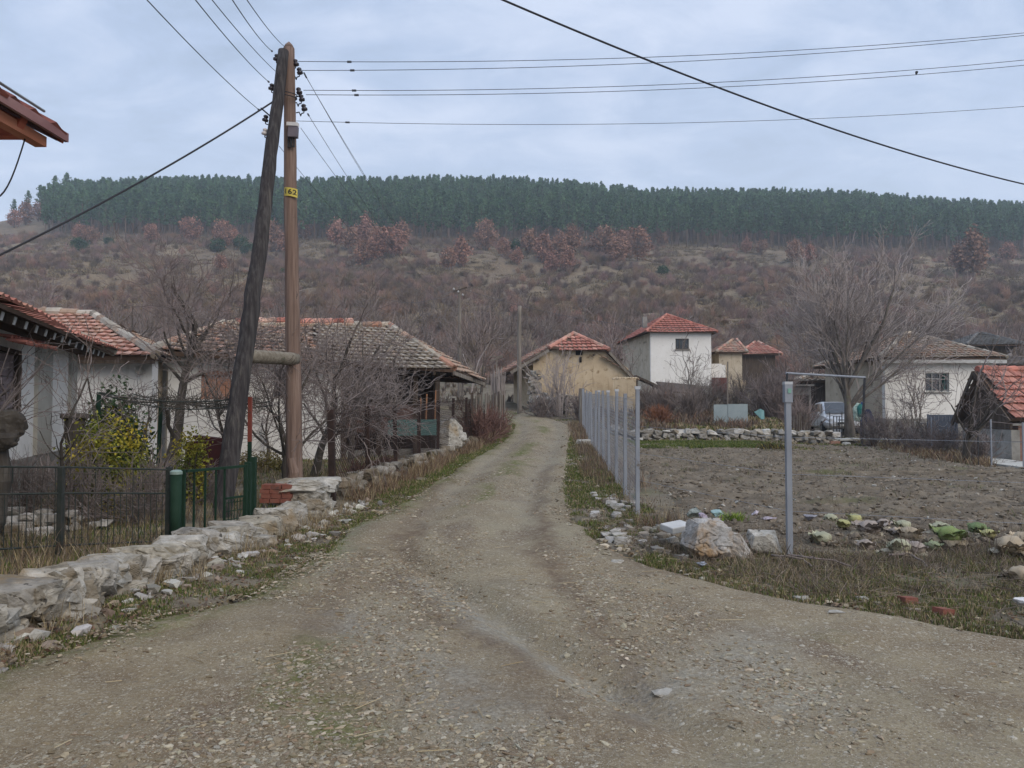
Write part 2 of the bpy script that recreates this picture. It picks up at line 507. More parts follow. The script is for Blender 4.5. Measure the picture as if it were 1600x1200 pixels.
# ------------------------------------------------------------------ ground materials
M_GROUND = mat('village_earth', [(.085, .072, .05), (.15, .125, .09), (.20, .17, .125)], scale=.9, detail=9, rough=1, bump=.7, bscale=9, bdist=.05,
               layers=[((.09, .095, .045), .33, .56, .72, (1, 1, 1)), ((.24, .19, .11), 1.7, .56, .7, (1, 1, 1)), ((.05, .04, .03), 5, .6, .72, (1, 1, 1))])
M_HILL = mat('dry_hillside', [(.11, .08, .054), (.15, .11, .072), (.19, .143, .092)], scale=.055, st=(1, .45, 1), detail=10, rough=1, lo=.36, hi=.6, bump=.8, bscale=1.6, bdist=.35,
             layers=[((.24, .19, .122), .09, .54, .68, (1, .5, 1)), ((.10, .078, .066), .30, .56, .66, (1, 1, 1)), ((.10, .095, .05), .15, .6, .7, (1, 1, 1)), ((.05, .042, .042), .9, .58, .7, (1, 1, 1)), ((.23, .185, .12), 2.6, .56, .66, (1, .6, 1)), ((.06, .05, .035), 3.7, .57, .66, (1, .6, 1))])
M_SOIL = mat('dug_soil', [(.085, .068, .05), (.145, .117, .085), (.205, .17, .125)], scale=2.2, detail=10, rough=1, bump=.9, bscale=14, bdist=.05,
             layers=[((.10, .10, .045), .35, .57, .7, (1, 1, 1)), ((.05, .04, .033), 6, .58, .68, (1, 1, 1)), ((.27, .24, .19), 11, .64, .72, (1, 1, 1))])

def road_material():
    m = bpy.data.materials.new('gravel_and_earth'); m.use_nodes = True
    nt = m.node_tree; N = nt.nodes; L = nt.links; b = N['Principled BSDF']
    b.inputs['Roughness'].default_value = .95; b.inputs['Specular IOR Level'].default_value = .2
    tc = N.new('ShaderNodeTexCoord')
    def noise(sc, det=8, r=.6, st=(1, 1, 1), off=0):
        mp = N.new('ShaderNodeMapping'); mp.inputs['Scale'].default_value = st; mp.inputs['Location'].default_value = (off, off * .7, 0)
        L.new(tc.outputs['Object'], mp.inputs['Vector'])
        n = N.new('ShaderNodeTexNoise'); n.inputs['Scale'].default_value = sc; n.inputs['Detail'].default_value = det; n.inputs['Roughness'].default_value = r
        L.new(mp.outputs[0], n.inputs['Vector']); return n.outputs['Fac']
    def ramp(f, stops):
        r = N.new('ShaderNodeValToRGB'); e = r.color_ramp.elements
        for i, (p, c) in enumerate(stops):
            el = e[i] if i < 2 else e.new(p)
            el.position = p; el.color = (*c, 1)
        L.new(f, r.inputs['Fac']); return r.outputs['Color']
    def mr(f, a, bb, c=0, d=1):
        r = N.new('ShaderNodeMapRange'); r.inputs['From Min'].default_value = a; r.inputs['From Max'].default_value = bb
        r.inputs['To Min'].default_value = c; r.inputs['To Max'].default_value = d
        L.new(f, r.inputs['Value']); return r.outputs['Result']
    def mix(f, A, B, bt='MIX'):
        x = N.new('ShaderNodeMix'); x.data_type = 'RGBA'; x.blend_type = bt
        if isinstance(f, float): x.inputs['Factor'].default_value = f
        else: L.new(f, x.inputs['Factor'])
        for s, q in (('A', A), ('B', B)):
            if isinstance(q, tuple): x.inputs[s].default_value = (*q, 1)
            else: L.new(q, x.inputs[s])
        return x.outputs['Result']
    base = ramp(noise(1.3, 9), [(.34, (.135, .094, .056)), (.5, (.212, .163, .098)), (.66, (.272, .222, .138))])
    base = mix(mr(noise(.45, 6, .6, (1, .5, 1), 3), .5, .66), base, (.25, .217, .14))
    base = mix(mr(noise(.8, 7, .65, (1.3, .6, 1), 9), .55, .68), base, (.115, .076, .05))
    base = mix(mr(noise(.6, 7, .7, (1, 1, 1), 17), .64, .75), base, (.12, .115, .05))
    dust = noise(38, 6, .7)
    base = mix(mr(dust, .3, .7, 0, .6), base, mix(mr(dust, .42, .6), (.09, .066, .044), (.31, .27, .20)))
    # two sizes of embedded pebbles
    h = None
    for sc, keep, seed in ((26, .42, 0), (60, .5, 5), (120, .6, 9)):
        mp = N.new('ShaderNodeMapping'); mp.inputs['Location'].default_value = (seed, seed, 0); L.new(tc.outputs['Object'], mp.inputs['Vector'])
        v = N.new('ShaderNodeTexVoronoi'); v.inputs['Scale'].default_value = sc; v.inputs['Randomness'].default_value = 1
        L.new(mp.outputs[0], v.inputs['Vector'])
        sp = N.new('ShaderNodeSeparateColor'); L.new(v.outputs['Color'], sp.inputs[0])
        sz = mr(sp.outputs[1], 0, 1, .18, .5)
        less = N.new('ShaderNodeMath'); less.operation = 'LESS_THAN'; L.new(v.outputs['Distance'], less.inputs[0]); L.new(sz, less.inputs[1])
        dens = mr(noise(.7, 5, .6, (1, .7, 1), 30 + seed), .35, .65, -.15, .35)
        th = N.new('ShaderNodeMath'); th.operation = 'ADD'; th.inputs[1].default_value = keep; L.new(dens, th.inputs[0])
        pick = N.new('ShaderNodeMath'); pick.operation = 'LESS_THAN'; L.new(sp.outputs[0], pick.inputs[0]); L.new(th.outputs[0], pick.inputs[1])
        f = N.new('ShaderNodeMath'); f.operation = 'MULTIPLY'; L.new(less.outputs[0], f.inputs[0]); L.new(pick.outputs[0], f.inputs[1])
        colr = ramp(sp.outputs[2], [(0, (.145, .108, .072)), (.4, (.25, .207, .145)), (.75, (.33, .288, .215)), (1, (.41, .37, .30))])
        base = mix(f.outputs[0], base, colr)
        hh = N.new('ShaderNodeMath'); hh.operation = 'SUBTRACT'; hh.inputs[0].default_value = .6; L.new(v.outputs['Distance'], hh.inputs[1])
        h2 = N.new('ShaderNodeMath'); h2.operation = 'MULTIPLY'; L.new(hh.outputs[0], h2.inputs[0]); L.new(f.outputs[0], h2.inputs[1])
        if h is None: h = h2.outputs[0]
        else:
            a = N.new('ShaderNodeMath'); a.operation = 'MULTIPLY_ADD'; a.inputs[1].default_value = .55
            L.new(h2.outputs[0], a.inputs[0]); L.new(h, a.inputs[2]); h = a.outputs[0]
    a = N.new('ShaderNodeMath'); a.operation = 'MULTIPLY_ADD'; a.inputs[1].default_value = .5; L.new(dust, a.inputs[0]); L.new(h, a.inputs[2])
    at = N.new('ShaderNodeAttribute'); at.attribute_name = 'Col'; sp = N.new('ShaderNodeSeparateColor'); L.new(at.outputs['Color'], sp.inputs[0])
    br = noise(9, 6, .7)
    def gate(o, lo, hi):
        a_ = N.new('ShaderNodeMath'); a_.operation = 'MULTIPLY'; L.new(sp.outputs[o], a_.inputs[0]); L.new(mr(br, lo, hi), a_.inputs[1]); return a_.outputs[0]
    base = mix(gate(0, .3, .6), base, mix(mr(dust, .35, .65), (.085, .056, .036), (.17, .122, .082)))
    base = mix(gate(1, .35, .6), base, mix(mr(dust, .35, .65), (.165, .15, .12), (.33, .305, .25)))
    base = mix(gate(2, .38, .56), base, mix(mr(dust, .35, .65), (.06, .075, .018), (.15, .15, .045)))
    bp = N.new('ShaderNodeBump'); bp.inputs['Strength'].default_value = .8; bp.inputs['Distance'].default_value = .022
    L.new(a.outputs[0], bp.inputs['Height']); L.new(bp.outputs['Normal'], b.inputs['Normal'])
    L.new(base, b.inputs['Base Color'])
    return m
M_ROAD = road_material()

# ------------------------------------------------------------------ ground sheets
def roadmask(x, y):
    return (x > tab(y, XL) + .08) & (x < tab(y, XR) - .08) & (y < 48)
xs = np.concatenate([np.linspace(-90, -20, 30)[:-1], np.arange(-20, 24, .22), np.linspace(24, 90, 28)])
ys = np.concatenate([np.linspace(-45, -6, 16)[:-1], np.arange(-6, 46, .22), np.linspace(46, 82.5, 60)])
def zg(X, Y):
    z = H(X, Y)
    return np.where(roadmask(X, Y), z - .2, z)
mb = MB(); mb.add(*grid(xs, ys, zg))
g = solo('ground', mb, M_GROUND, None, None, (0, 0, 0), kind='structure', smooth=True)

mb = MB()
T = np.linspace(-.92, .92, 300); Y = np.concatenate([np.linspace(79, 262, 170), np.linspace(266, 420, 50), np.linspace(430, 472, 6)])
TT, YY = np.meshgrid(T, Y); XX = TT * YY
i, j = np.meshgrid(np.arange(len(T) - 1), np.arange(len(Y) - 1)); a = (j * len(T) + i).ravel()
zz = H(XX, YY); zz = np.where(YY < 80.5, zz - .4, zz)
mb.add(np.column_stack([XX.ravel(), YY.ravel(), zz.ravel()]), np.stack([a, a + 1, a + len(T) + 1, a + len(T)], 1))
solo('hillside', mb, M_HILL, None, None, (0, 0, 0), kind='structure', smooth=True)

mb = MB()
ry = np.concatenate([np.linspace(-24, 2, 40)[:-1], np.arange(2, 10, .035), np.arange(10, 20, .07), np.arange(20, 50, .16)])
sN = 250
s = np.linspace(0, 1, sN)
l = tab(ry, XL) + (fbm(ry * 1.3, ry * 0, 41, 3) - .5) * .3 * (ry > 3)
r = tab(ry, XR) + (fbm(ry * 1.3, ry * 0 + 7, 43, 3) - .5) * .3 * (ry > 3)
# more columns on the near, narrow part of each row
XX = l[:, None] + (r - l)[:, None] * (s[None] ** (1 + .6 * sst(4, 11, r - l))[:, None])
YY = np.repeat(ry[:, None], sN, 1)
edge = np.minimum(XX - l[:, None], r[:, None] - XX)
ZZ = H(XX, YY) + .05 * sst(0, .4, edge) + .02 * (1 - sst(0, .4, edge)) + relief(XX, YY) * sst(0, .35, edge) - .05 * (1 - sst(0, .12, edge))
def ZROAD(x, y): return H(x, y) + .05 + relief(x, y)
i, j = np.meshgrid(np.arange(sN - 1), np.arange(len(ry) - 1)); a = (j * sN + i).ravel()
def near_line(pp, wd, X, Y):
    best = np.full(X.shape, 9.0)
    q = np.array([((px - 800) / FPX * (EYE * FPX / (py - 640)), EYE * FPX / (py - 640)) for px, py in pp])
    for k in range(len(q) - 1):
        d = q[k + 1] - q[k]; t_ = np.clip(((X - q[k][0]) * d[0] + (Y - q[k][1]) * d[1]) / (d @ d), 0, 1)
        best = np.minimum(best, np.hypot(X - q[k][0] - d[0] * t_, Y - q[k][1] - d[1] * t_))
    return np.exp(-(best / wd) ** 2)
mid = (tab(YY, XL) + np.minimum(tab(YY, XR), 2.6)) / 2
WX, WY = XX + (fbm(XX / .6, YY / .9, 31, 3) - .5) * .5, YY + (fbm(XX / .6, YY / .9, 37, 3) - .5) * .6
brown = np.maximum.reduce([near_line([(745, 720), (690, 770), (640, 830), (618, 885), (640, 935), (710, 985), (780, 1020), (840, 1060)], .17, WX, WY), near_line([(860, 740), (845, 800), (840, 860), (880, 920), (940, 975), (990, 1040), (1015, 1110)], .13, WX, WY),
                           .8 * near_line([(560, 860), (520, 930), (500, 1010), (560, 1090)], .2, WX, WY), .7 * near_line([(900, 790), (960, 870), (1060, 900)], .18, WX, WY), .6 * near_line([(700, 1100), (800, 1120), (900, 1130)], .25, WX, WY)])
pale = np.maximum.reduce([near_line([(660, 915), (740, 970), (820, 1020), (930, 1065)], .16, WX, WY), .8 * near_line([(600, 790), (540, 850), (505, 900)], .14, WX, WY), .8 * near_line([(1040, 1080), (1130, 1010), (1200, 1100)], .3, WX, WY), .7 * near_line([(560, 960), (640, 1050), (760, 1150)], .3, WX, WY)])
moss = np.exp(-((WX - mid) / .26) ** 2) * sst(10.5, 12, YY) * sst(.42, .56, fbm(XX / .8, YY / 2.2, 77, 3)) + .9 * np.exp(-((WX - l[:, None]) / .3) ** 2) * (YY > 3.5)
moss = np.clip(moss + .8 * near_line([(520, 1010), (470, 1080), (560, 1150)], .18, WX, WY), 0, 1)
trk = (np.exp(-((WX - mid + .72) / .25) ** 2) + np.exp(-((WX - mid - .72) / .25) ** 2)) * sst(9, 13, YY) * .45
pale = np.clip(np.maximum(pale, trk), 0, 1)
vc = np.stack([brown, pale, moss], -1)
fc = (vc[:-1, :-1] + vc[1:, 1:]) / 2
mb.add(np.column_stack([XX.ravel(), YY.ravel(), ZZ.ravel()]), np.stack([a, a + 1, a + sN + 1, a + sN], 1), fc.reshape(-1, 3))
solo('gravel_road', mb, M_ROAD, None, None, (0, 0, 0), kind='structure', smooth=True)

# dug vegetable plot right of the road
def plot_right(y): return tab(y, [(8, 20), (17, 20), (17.6, 12.4), (20, 12.4), (27, 14.2), (31, 14.6)])
def ZSOIL(x, y):
    return H(x, y) + .05 + (fbm(x / .6, y / .30, 51, 4) - .5) * .19 + (fbm(x / .17, y / .17, 57, 3) - .5) * .085
mb = MB()
fy = np.arange(8.6, 29.6, .075); fs = np.linspace(0, 1, 230)
lx = fenceR(fy) + .55 + np.maximum(0, 10.5 - fy) * .75; rx = plot_right(fy)
XX = lx[:, None] + (rx - lx)[:, None] * fs[None]; YY = np.repeat(fy[:, None], len(fs), 1)
edge = np.minimum(np.minimum(XX - lx[:, None], rx[:, None] - XX), np.minimum(YY - 8.6, 29.5 - YY))
ZZ = H(XX, YY) - .06 + (ZSOIL(XX, YY) - H(XX, YY) + .06) * sst(0, .5, edge + .3 * (fbm(XX, YY, 3, 3) - .5))
i, j = np.meshgrid(np.arange(len(fs) - 1), np.arange(len(fy) - 1)); a = (j * len(fs) + i).ravel()
mb.add(np.column_stack([XX.ravel(), YY.ravel(), ZZ.ravel()]), np.stack([a, a + 1, a + len(fs) + 1, a + len(fs)], 1))
solo('dug_soil_plot', mb, M_SOIL, None, None, (0, 0, 0), kind='structure', smooth=True)

# pale path along the right side of the plot
M_CONC = mat('old_concrete', [(.30, .29, .26), (.42, .41, .37), (.5, .49, .46)], scale=3, rough=.95, bump=.3, bscale=30, layers=[((.2, .19, .16), 1.2, .55, .7, (1, 1, 1))])
mb = MB()
pa = np.array([(12.9, 17.2), (13.0, 19.5), (13.6, 23), (14.6, 27), (15.4, 31), (16.2, 35)])
for k in range(len(pa) - 1):
    (x0, y0), (x1, y1) = pa[k], pa[k + 1]
    for q in range(12):
        a0, a1 = q / 12, (q + 1) / 12
        X0, Y0, X1, Y1 = x0 + (x1 - x0) * a0, y0 + (y1 - y0) * a0, x0 + (x1 - x0) * a1, y0 + (y1 - y0) * a1
        v = [(X0, Y0, Hz(X0, Y0) + .05), (X0 + 1.1, Y0, Hz(X0 + 1.1, Y0) + .05), (X1 + 1.1, Y1, Hz(X1 + 1.1, Y1) + .05), (X1, Y1, Hz(X1, Y1) + .05)]
        mb.add(v + [(a_, b_, c_ - .14) for a_, b_, c_ in v], [(0, 1, 2, 3), (0, 4, 5, 1), (1, 5, 6, 2), (3, 2, 6, 7), (0, 3, 7, 4)])
solo('path', mb, M_CONC, None, None, (0, 0, 0), kind='structure')

# ------------------------------------------------------------------ loose gravel
M_STONE = mat('loose_stone', [(.75, .75, .75), (1, 1, 1), (1.15, 1.15, 1.15)], scale=45, bump=.5, bdist=.01, rough=.95, attr=True, spec=.15)
def pal(n, r, cols):
    c = np.array(cols)[r.integers(0, len(cols), n)]
    return c * r.uniform(.78, 1.22, (n, 1)) * r.uniform(.97, 1.03, (n, 3))
GRAVEL = [(.27, .235, .18), (.23, .2, .15), (.31, .275, .215), (.2, .155, .11), (.25, .235, .2), (.37, .335, .275), (.18, .14, .1), (.235, .2, .145), (.21, .18, .135), (.36, .335, .285), (.29, .275, .24), (.22, .185, .14), (.26, .225, .175)]
r = np.random.default_rng(5)
def gravel_field(n, y0, y1, x0, x1, smin, smax, power, dens, zf=ZROAD):
    x = r.uniform(x0, x1, n); y = y0 + (y1 - y0) * r.uniform(0, 1, n) ** power
    k = dens(x, y) > r.uniform(0, 1, n)
    x, y = x[k], y[k]; m = len(x)
    s = smin + (smax - smin) * r.uniform(0, 1, m) ** 4.5
    z = zf(x, y) + s * .03
    return np.column_stack([x, y, z]), s, pal(m, r, GRAVEL)
def d_near(x, y):
    on = (x > tab(y, XL) + .02) & (x < tab(y, XR) - .05)
    c = fbm(x / .8, y / 1.1, 61, 4)
    left = 1 - sst(.8, 2.2, x - (6 - y) * .15)          # coarser gravel left and centre, packed fines to the right
    return on * np.clip((c - .40) * 3.6 * (.3 + .7 * left) + .10, 0, 1)
mb = MB()
p1 = gravel_field(120000, 3.0, 8, -3.4, 5.2, .006, .030, 1.3, d_near)
p2 = gravel_field(26000, 8, 16, -2.4, 1.6, .011, .04, 1.2, d_near)
p3 = gravel_field(9000, 16, 38, -1.8, 3, .018, .05, 1.0, d_near)
p4 = gravel_field(420, 3.0, 12, -3.2, 5, .028, .05, 1.0, d_near)
for k, pp in enumerate((p1, p2, p3, p4)): stones(mb, *pp, seed=k)
def d_verge(x, y):
    l = np.exp(-((x - tab(y, XL)) / .28) ** 2); rr = np.exp(-((x - tab(y, XR) - .25) / .35) ** 2)
    return np.clip(np.maximum(l * .5, rr) * (y > 4.4) * np.clip(fbm(x / .7, y / .7, 71, 3) * 2.6 - .8, 0, 1), 0, 1)
stones(mb, *gravel_field(16000, 4.4, 14, -3.4, 4.5, .015, .085, 1.2, d_verge, lambda x, y: H(x, y) + .01), seed=9)
stones(mb, *gravel_field(5000, 14, 34, -2.2, 3.2, .03, .12, 1.0, d_verge, lambda x, y: H(x, y) + .01), seed=10)
mb.c = [c_ * np.array([1.0, .95, .86]) for c_ in mb.c]
solo('gravel', mb, M_STONE, None, None, (0, 0, 0), kind='stuff')

# soil clods and pale stones on the plot
mb = MB()
n = 19000; x = r.uniform(2.6, 13.5, n); y = 8.8 + 20 * r.uniform(0, 1, n) ** 1.5
k = (x > fenceR(y) + .7 + np.maximum(0, 10.5 - y) * .7) & (x < plot_right(y) - .2); x, y = x[k], y[k]; m = len(x)
s = .012 + .06 * r.uniform(0, 1, m) ** 3
c = np.array([(.16, .13, .098), (.12, .098, .073), (.205, .17, .13)])[r.integers(0, 3, m)]
pale = r.uniform(0, 1, m) < .03; c[pale] = (.36, .34, .30)
stones(mb, np.column_stack([x, y, ZSOIL(x, y) + s * .1]), s, c, flat=.75, seed=21)
solo('soil_clods', mb, M_STONE, None, None, (0, 0, 0), kind='stuff')

# ------------------------------------------------------------------ grass, dead grass, leaves
M_BLADE = mat('grass_blade', [(.85, .85, .85), (1.1, 1.1, 1.1)], scale=2, rough=.8, attr=True, spec=.15)
def blades(mb, x, y, z, h, wd, cols, lean=.6, rr=r):
    n = len(x)
    a = rr.uniform(0, 2 * PI, n); t = rr.uniform(0, 2 * PI, n); le = rr.uniform(.1, lean, n) * h
    b = np.column_stack([x, y, z]); u = np.column_stack([np.cos(a), np.sin(a), np.zeros(n)]) * (wd / 2)[:, None]
    tip = b + np.column_stack([np.cos(t) * le, np.sin(t) * le, h * rr.uniform(.75, 1, n)])
    mid = b + (tip - b) * .55 + np.column_stack([np.zeros(n), np.zeros(n), h * .12])
    v = np.stack([b - u, b + u, mid + u * .7, mid - u * .7, tip], 1).reshape(-1, 3)
    o = (np.arange(n) * 5)[:, None]
    mb.add(v, np.concatenate([np.array([[0, 1, 2, 3]]) + o]), cols)
    mb.f.append((np.array([[3, 2, 4]]) + o) + mb.n - n * 5); mb.c.append(np.asarray(cols))
GREEN = np.array([(.085, .115, .028), (.115, .14, .035), (.06, .09, .025), (.15, .15, .05)])
DRY = np.array([(.27, .21, .12), (.21, .16, .095), (.33, .27, .17), (.16, .115, .075)])
def colmix(n, pg):
    g_ = GREEN[r.integers(0, 4, n)]; d_ = DRY[r.integers(0, 4, n)]
    return np.where((r.uniform(0, 1, n) < pg)[:, None], g_, d_) * r.uniform(.75, 1.25, (n, 1))
def verge(n, y0, y1, xf0, xf1, h0, h1, wd, thr, sc, pg, seed, zoff=-.01, power=1.25, zf=H):
    y = y0 + (y1 - y0) * r.uniform(0, 1, n) ** power
    a, b = xf0(y), xf1(y)
    x = a + (b - a) * r.uniform(0, 1, n)
    k = fbm(x / sc, y / sc, seed, 4) > thr + r.uniform(-.07, .07, n); x, y = x[k], y[k]; m = len(x)
    h = r.uniform(h0, h1, m)
    return x, y, zf(x, y) + zoff, h, np.full(m, wd) * (1 + np.maximum(0, y - 8) * .06), colmix(m, pg)
mb = MB()
wallx = lambda y: np.where(y < 12.5, tab(y, [(3, -3.2), (5, -3.25), (7, -3.05), (9, -2.8), (11, -2.6), (12.5, -2.55)]), fenceL(y) + .25)
# road verge on the left, on the right, and the strip before the plot
blades(mb, *verge(52000, 4.2, 13, wallx, lambda y: tab(y, XL) + .2, .02, .065, .007, .47, .35, .8, 81))
blades(mb, *verge(30000, 13, 34, wallx, lambda y: tab(y, XL) + .1, .03, .09, .009, .43, .5, .8, 82, power=1.5))
blades(mb, *verge(30000, 7.6, 15, lambda y: tab(y, XR) - .1, lambda y: np.minimum(fenceR(y) + .3, tab(y, XR) + 1.2), .025, .08, .008, .46, .4, .78, 83))
blades(mb, *verge(22000, 15, 36, lambda y: tab(y, XR) - .1, lambda y: fenceR(y) + .1, .03, .09, .01, .44, .5, .75, 84, power=1.5))
blades(mb, *verge(95000, 5.2, 8.4, lambda y: np.maximum(tab(y, XR) - .1, 1.3), lambda y: tab(y, XR) * 0 + 7.5, .025, .085, .007, .42, .38, .5, 85))
# tufts between the wheel tracks
blades(mb, *verge(9000, 10.5, 14, lambda y: (tab(y, XL) + tab(y, XR)) / 2 - .4, lambda y: (tab(y, XL) + tab(y, XR)) / 2 + .35, .015, .05, .007, .5, .3, .45, 86))
blades(mb, *verge(16000, 15, 36, lambda y: (tab(y, XL) + tab(y, XR)) / 2 - .3, lambda y: (tab(y, XL) + tab(y, XR)) / 2 + .25, .02, .055, .009, .47, .6, .7, 87))
# garden on the left, bright grass at the far end of the plot, rough grass behind the plot
blades(mb, *verge(30000, 6.5, 13, lambda y: -1.1 * y, lambda y: wallx(y) - .6, .03, .12, .011, .45, .8, .5, 88))
blades(mb, *verge(26000, 13, 24, lambda y: -.62 * y, lambda y: fenceL(y) - .5, .04, .12, .016, .45, 1.0, .5, 89, power=1))
blades(mb, *verge(42000, 26.2, 30.2, lambda y: y * 0 + 4.4, lambda y: y * 0 + 9.8, .06, .18, .02, .36, 1.2, 1.0, 90, power=1))
blades(mb, *verge(20000, 26, 35, lambda y: y * 0 + 5, lambda y: y * 0 + 17, .05, .14, .022, .45, 1.2, .55, 91, power=1))
blades(mb, *verge(16000, 31.6, 41, lambda y: y * 0 + 3.4, lambda y: y * 0 + 15, .05, .2, .03, .42, 1.4, .25, 92, power=1))
solo('grass', mb, M_BLADE, None, None, (0, 0, 0), kind='stuff')

# tall dead grass and dry weed stalks
mb = MB()
def tufts(n, y0, y1, xf0, xf1, h0, h1, per, wd, thr, sc, seed, spread=.09, pal_=DRY, lean=.7, zoff=0.0):
    y = r.uniform(y0, y1, n); a, b = xf0(y), xf1(y); x = a + (b - a) * r.uniform(0, 1, n)
    k = fbm(x / sc, y / sc, seed, 3) > thr; x, y = x[k], y[k]; m = len(x)
    hh = r.uniform(h0, h1, m)
    X = np.repeat(x, per) + r.normal(0, spread, m * per); Yy = np.repeat(y, per) + r.normal(0, spread, m * per)
    hs = np.repeat(hh, per) * r.uniform(.45, 1.1, m * per)
    blades(mb, X, Yy, H(X, Yy) - .02 + zoff, hs, np.full(m * per, wd) * (1 + np.maximum(0, Yy - 8) * .05),
           pal_[r.integers(0, len(pal_), m * per)] * r.uniform(.75, 1.25, (m * per, 1)), lean)
GREYW = np.array([(.17, .135, .105), (.125, .10, .08), (.21, .17, .125), (.10, .075, .06)])
REDW = np.array([(.19, .11, .075), (.14, .085, .06), (.22, .15, .1), (.12, .085, .07)])
tufts(95, 4.6, 12.6, lambda y: wallx(y) - .12, lambda y: wallx(y) + .28, .12, .32, 40, .005, .44, .5, 101)
tufts(420, 12.4, 33, lambda y: fenceL(y) + .0, lambda y: fenceL(y) + .5, .15, .5, 30, .007, .40, .7, 102, pal_=np.concatenate([REDW, DRY]))
tufts(420, 9.5, 34, lambda y: fenceR(y) - .55, lambda y: fenceR(y) + .5, .12, .45, 30, .006, .42, .7, 103, pal_=np.concatenate([GREYW, REDW, DRY]))
tufts(1500, 6.5, 9.0, lambda y: np.maximum(1.6, tab(y, XR) + .35), lambda y: y * 0 + 8.2, .04, .22, 24, .005, .42, .5, 104, pal_=np.concatenate([GREYW, GREYW, DRY, GREEN[:1]]), lean=1.4)
tufts(140, 7.2, 9.4, lambda y: y * 0 + 2.4, lambda y: y * 0 + 8, .3, .55, 8, .004, .4, .6, 105, pal_=GREYW, spread=.05, lean=.5)
tufts(160, 9.0, 12, lambda y: y * 0 + 3.2, lambda y: y * 0 + 9, .03, .10, 12, .005, .46, .6, 106, pal_=np.concatenate([GREYW, DRY]), lean=1.0)
tufts(200, 20, 30, lambda y: plot_right(y) - .8, lambda y: plot_right(y) + .6, .15, .45, 26, .012, .36, 1, 107, pal_=np.concatenate([DRY, REDW]))
tufts(500, 31.4, 40, lambda y: y * 0 + 4, lambda y: y * 0 + 11, .15, .6, 20, .015, .40, 1.2, 108, pal_=np.concatenate([GREYW, REDW]))
tufts(500, 6.6, 20, lambda y: -.66 * y, lambda y: wallx(np.minimum(y, 12.4)) - .7, .1, .4, 22, .007, .42, 1, 109, pal_=np.concatenate([GREYW, DRY]))
tufts(700, 28, 75, lambda y: -.6 * y, lambda y: y * 0 - 2.5, .3, .8, 14, .03, .40, 2, 110, pal_=GREYW)
tufts(700, 44, 79, lambda y: y * 0 - 1, lambda y: .66 * y, .3, .8, 14, .03, .40, 2, 111, pal_=GREYW)
tufts(900, 9.4, 26, lambda y: fenceR(y) + .8, lambda y: plot_right(y) - .5, .05, .16, 12, .006, .50, 1.1, 112, pal_=np.concatenate([GREYW, GREEN[:2] * .8]), lean=1.2, zoff=.05)
tufts(120, 9.5, 20, lambda y: fenceR(y) + .8, lambda y: plot_right(y) - .5, .2, .45, 5, .005, .40, 1.1, 113, pal_=GREYW, spread=.03, lean=.5, zoff=.05)
solo('dead_grass', mb, M_BLADE, None, None, (0, 0, 0), kind='stuff')

# fallen leaves and twigs along the verges
mb = MB()
n = 9000; y = 4.5 + 11 * r.uniform(0, 1, n) ** 1.4; side = r.uniform(0, 1, n) < .45
x = np.where(side, wallx(y) + (tab(y, XL) + .1 - wallx(y)) * r.uniform(0, 1, n), np.maximum(tab(y, XR), 1) + r.uniform(0, 2.6, n) ** 1.3)
pts = np.column_stack([x, y, H(x, y) + r.uniform(.005, .04, n)])
blade_quads(mb, pts, r.uniform(.015, .05, n), np.concatenate([GREYW, REDW, DRY])[r.integers(0, 12, n)] * .85, asp=.6, flat=.6)
n = 130; y = 3.3 + 6 * r.uniform(0, 1, n); x = tab(y, XL) + .3 + r.uniform(0, 4.2, n); A = np.column_stack([x, y, ZROAD(x, y) + .012]); a = r.uniform(0, 2 * PI, n); l_ = r.uniform(.03, .2, n)
segs(mb, A, A + np.column_stack([np.cos(a) * l_, np.sin(a) * l_, r.normal(.004, .006, n)]), .0028, .002, 3, DRY[r.integers(0, 4, n)] * 1.2)
n = 3000; y = 5.2 + 6 * r.uniform(0, 1, n); x = np.maximum(tab(y, XR), 1) + .15 + r.uniform(0, 5.5, n)
A = np.column_stack([x, y, H(x, y) + r.uniform(0, .07, n)]); a = r.uniform(0, 2 * PI, n); l_ = r.uniform(.04, .35, n)
B = A + np.column_stack([np.cos(a) * l_, np.sin(a) * l_, r.normal(.01, .04, n)])
segs(mb, A, B, .003, .002, 3, GREYW[r.integers(0, 4, n)] * 1.1)
solo('leaf_litter', mb, M_BLADE, None, None, (0, 0, 0), kind='stuff')
# ------------------------------------------------------------------ vegetation
M_BARK = mat('grey_bark', [(.07, .058, .048), (.13, .11, .092), (.2, .175, .15)], scale=6, st=(1, 1, .25), rough=1, bump=.8, bscale=18, bdist=.02,
             layers=[((.15, .15, .09), 2.2, .6, .72, (1, 1, 1))])
M_TWIG = mat('bare_twig', [(.125, .098, .086), (.185, .147, .13), (.245, .198, .178)], scale=1.5, rough=1, rnd=.22)
M_TWIGD = mat('dark_twig', [(.12, .098, .09), (.18, .148, .137), (.24, .2, .185)], scale=1.5, rough=1)
M_TWIGL = mat('walnut_twig', [(.22, .185, .168), (.30, .256, .235), (.38, .332, .305)], scale=1.0, rough=1)
M_SCRUB = mat('scrub_twig', [(.16, .117, .09), (.22, .163, .128), (.27, .207, .162)], scale=.5, rough=1, rnd=.32, attr=True)
M_NEEDLE = mat('pine_needle', [(.045, .092, .044), (.07, .128, .06), (.10, .165, .078)], scale=.5, rough=.95, spec=.1, attr=True, rnd=.30)
M_PTRUNK = mat('pine_bark', [(.11, .075, .055), (.2, .14, .105)], scale=3, rough=1, rnd=.15)
M_RUST_LEAF = mat('rust_oak_leaf', [(.22, .112, .078), (.29, .158, .112), (.35, .212, .158)], scale=.6, rough=.95, spec=.1, attr=True, rnd=.15)
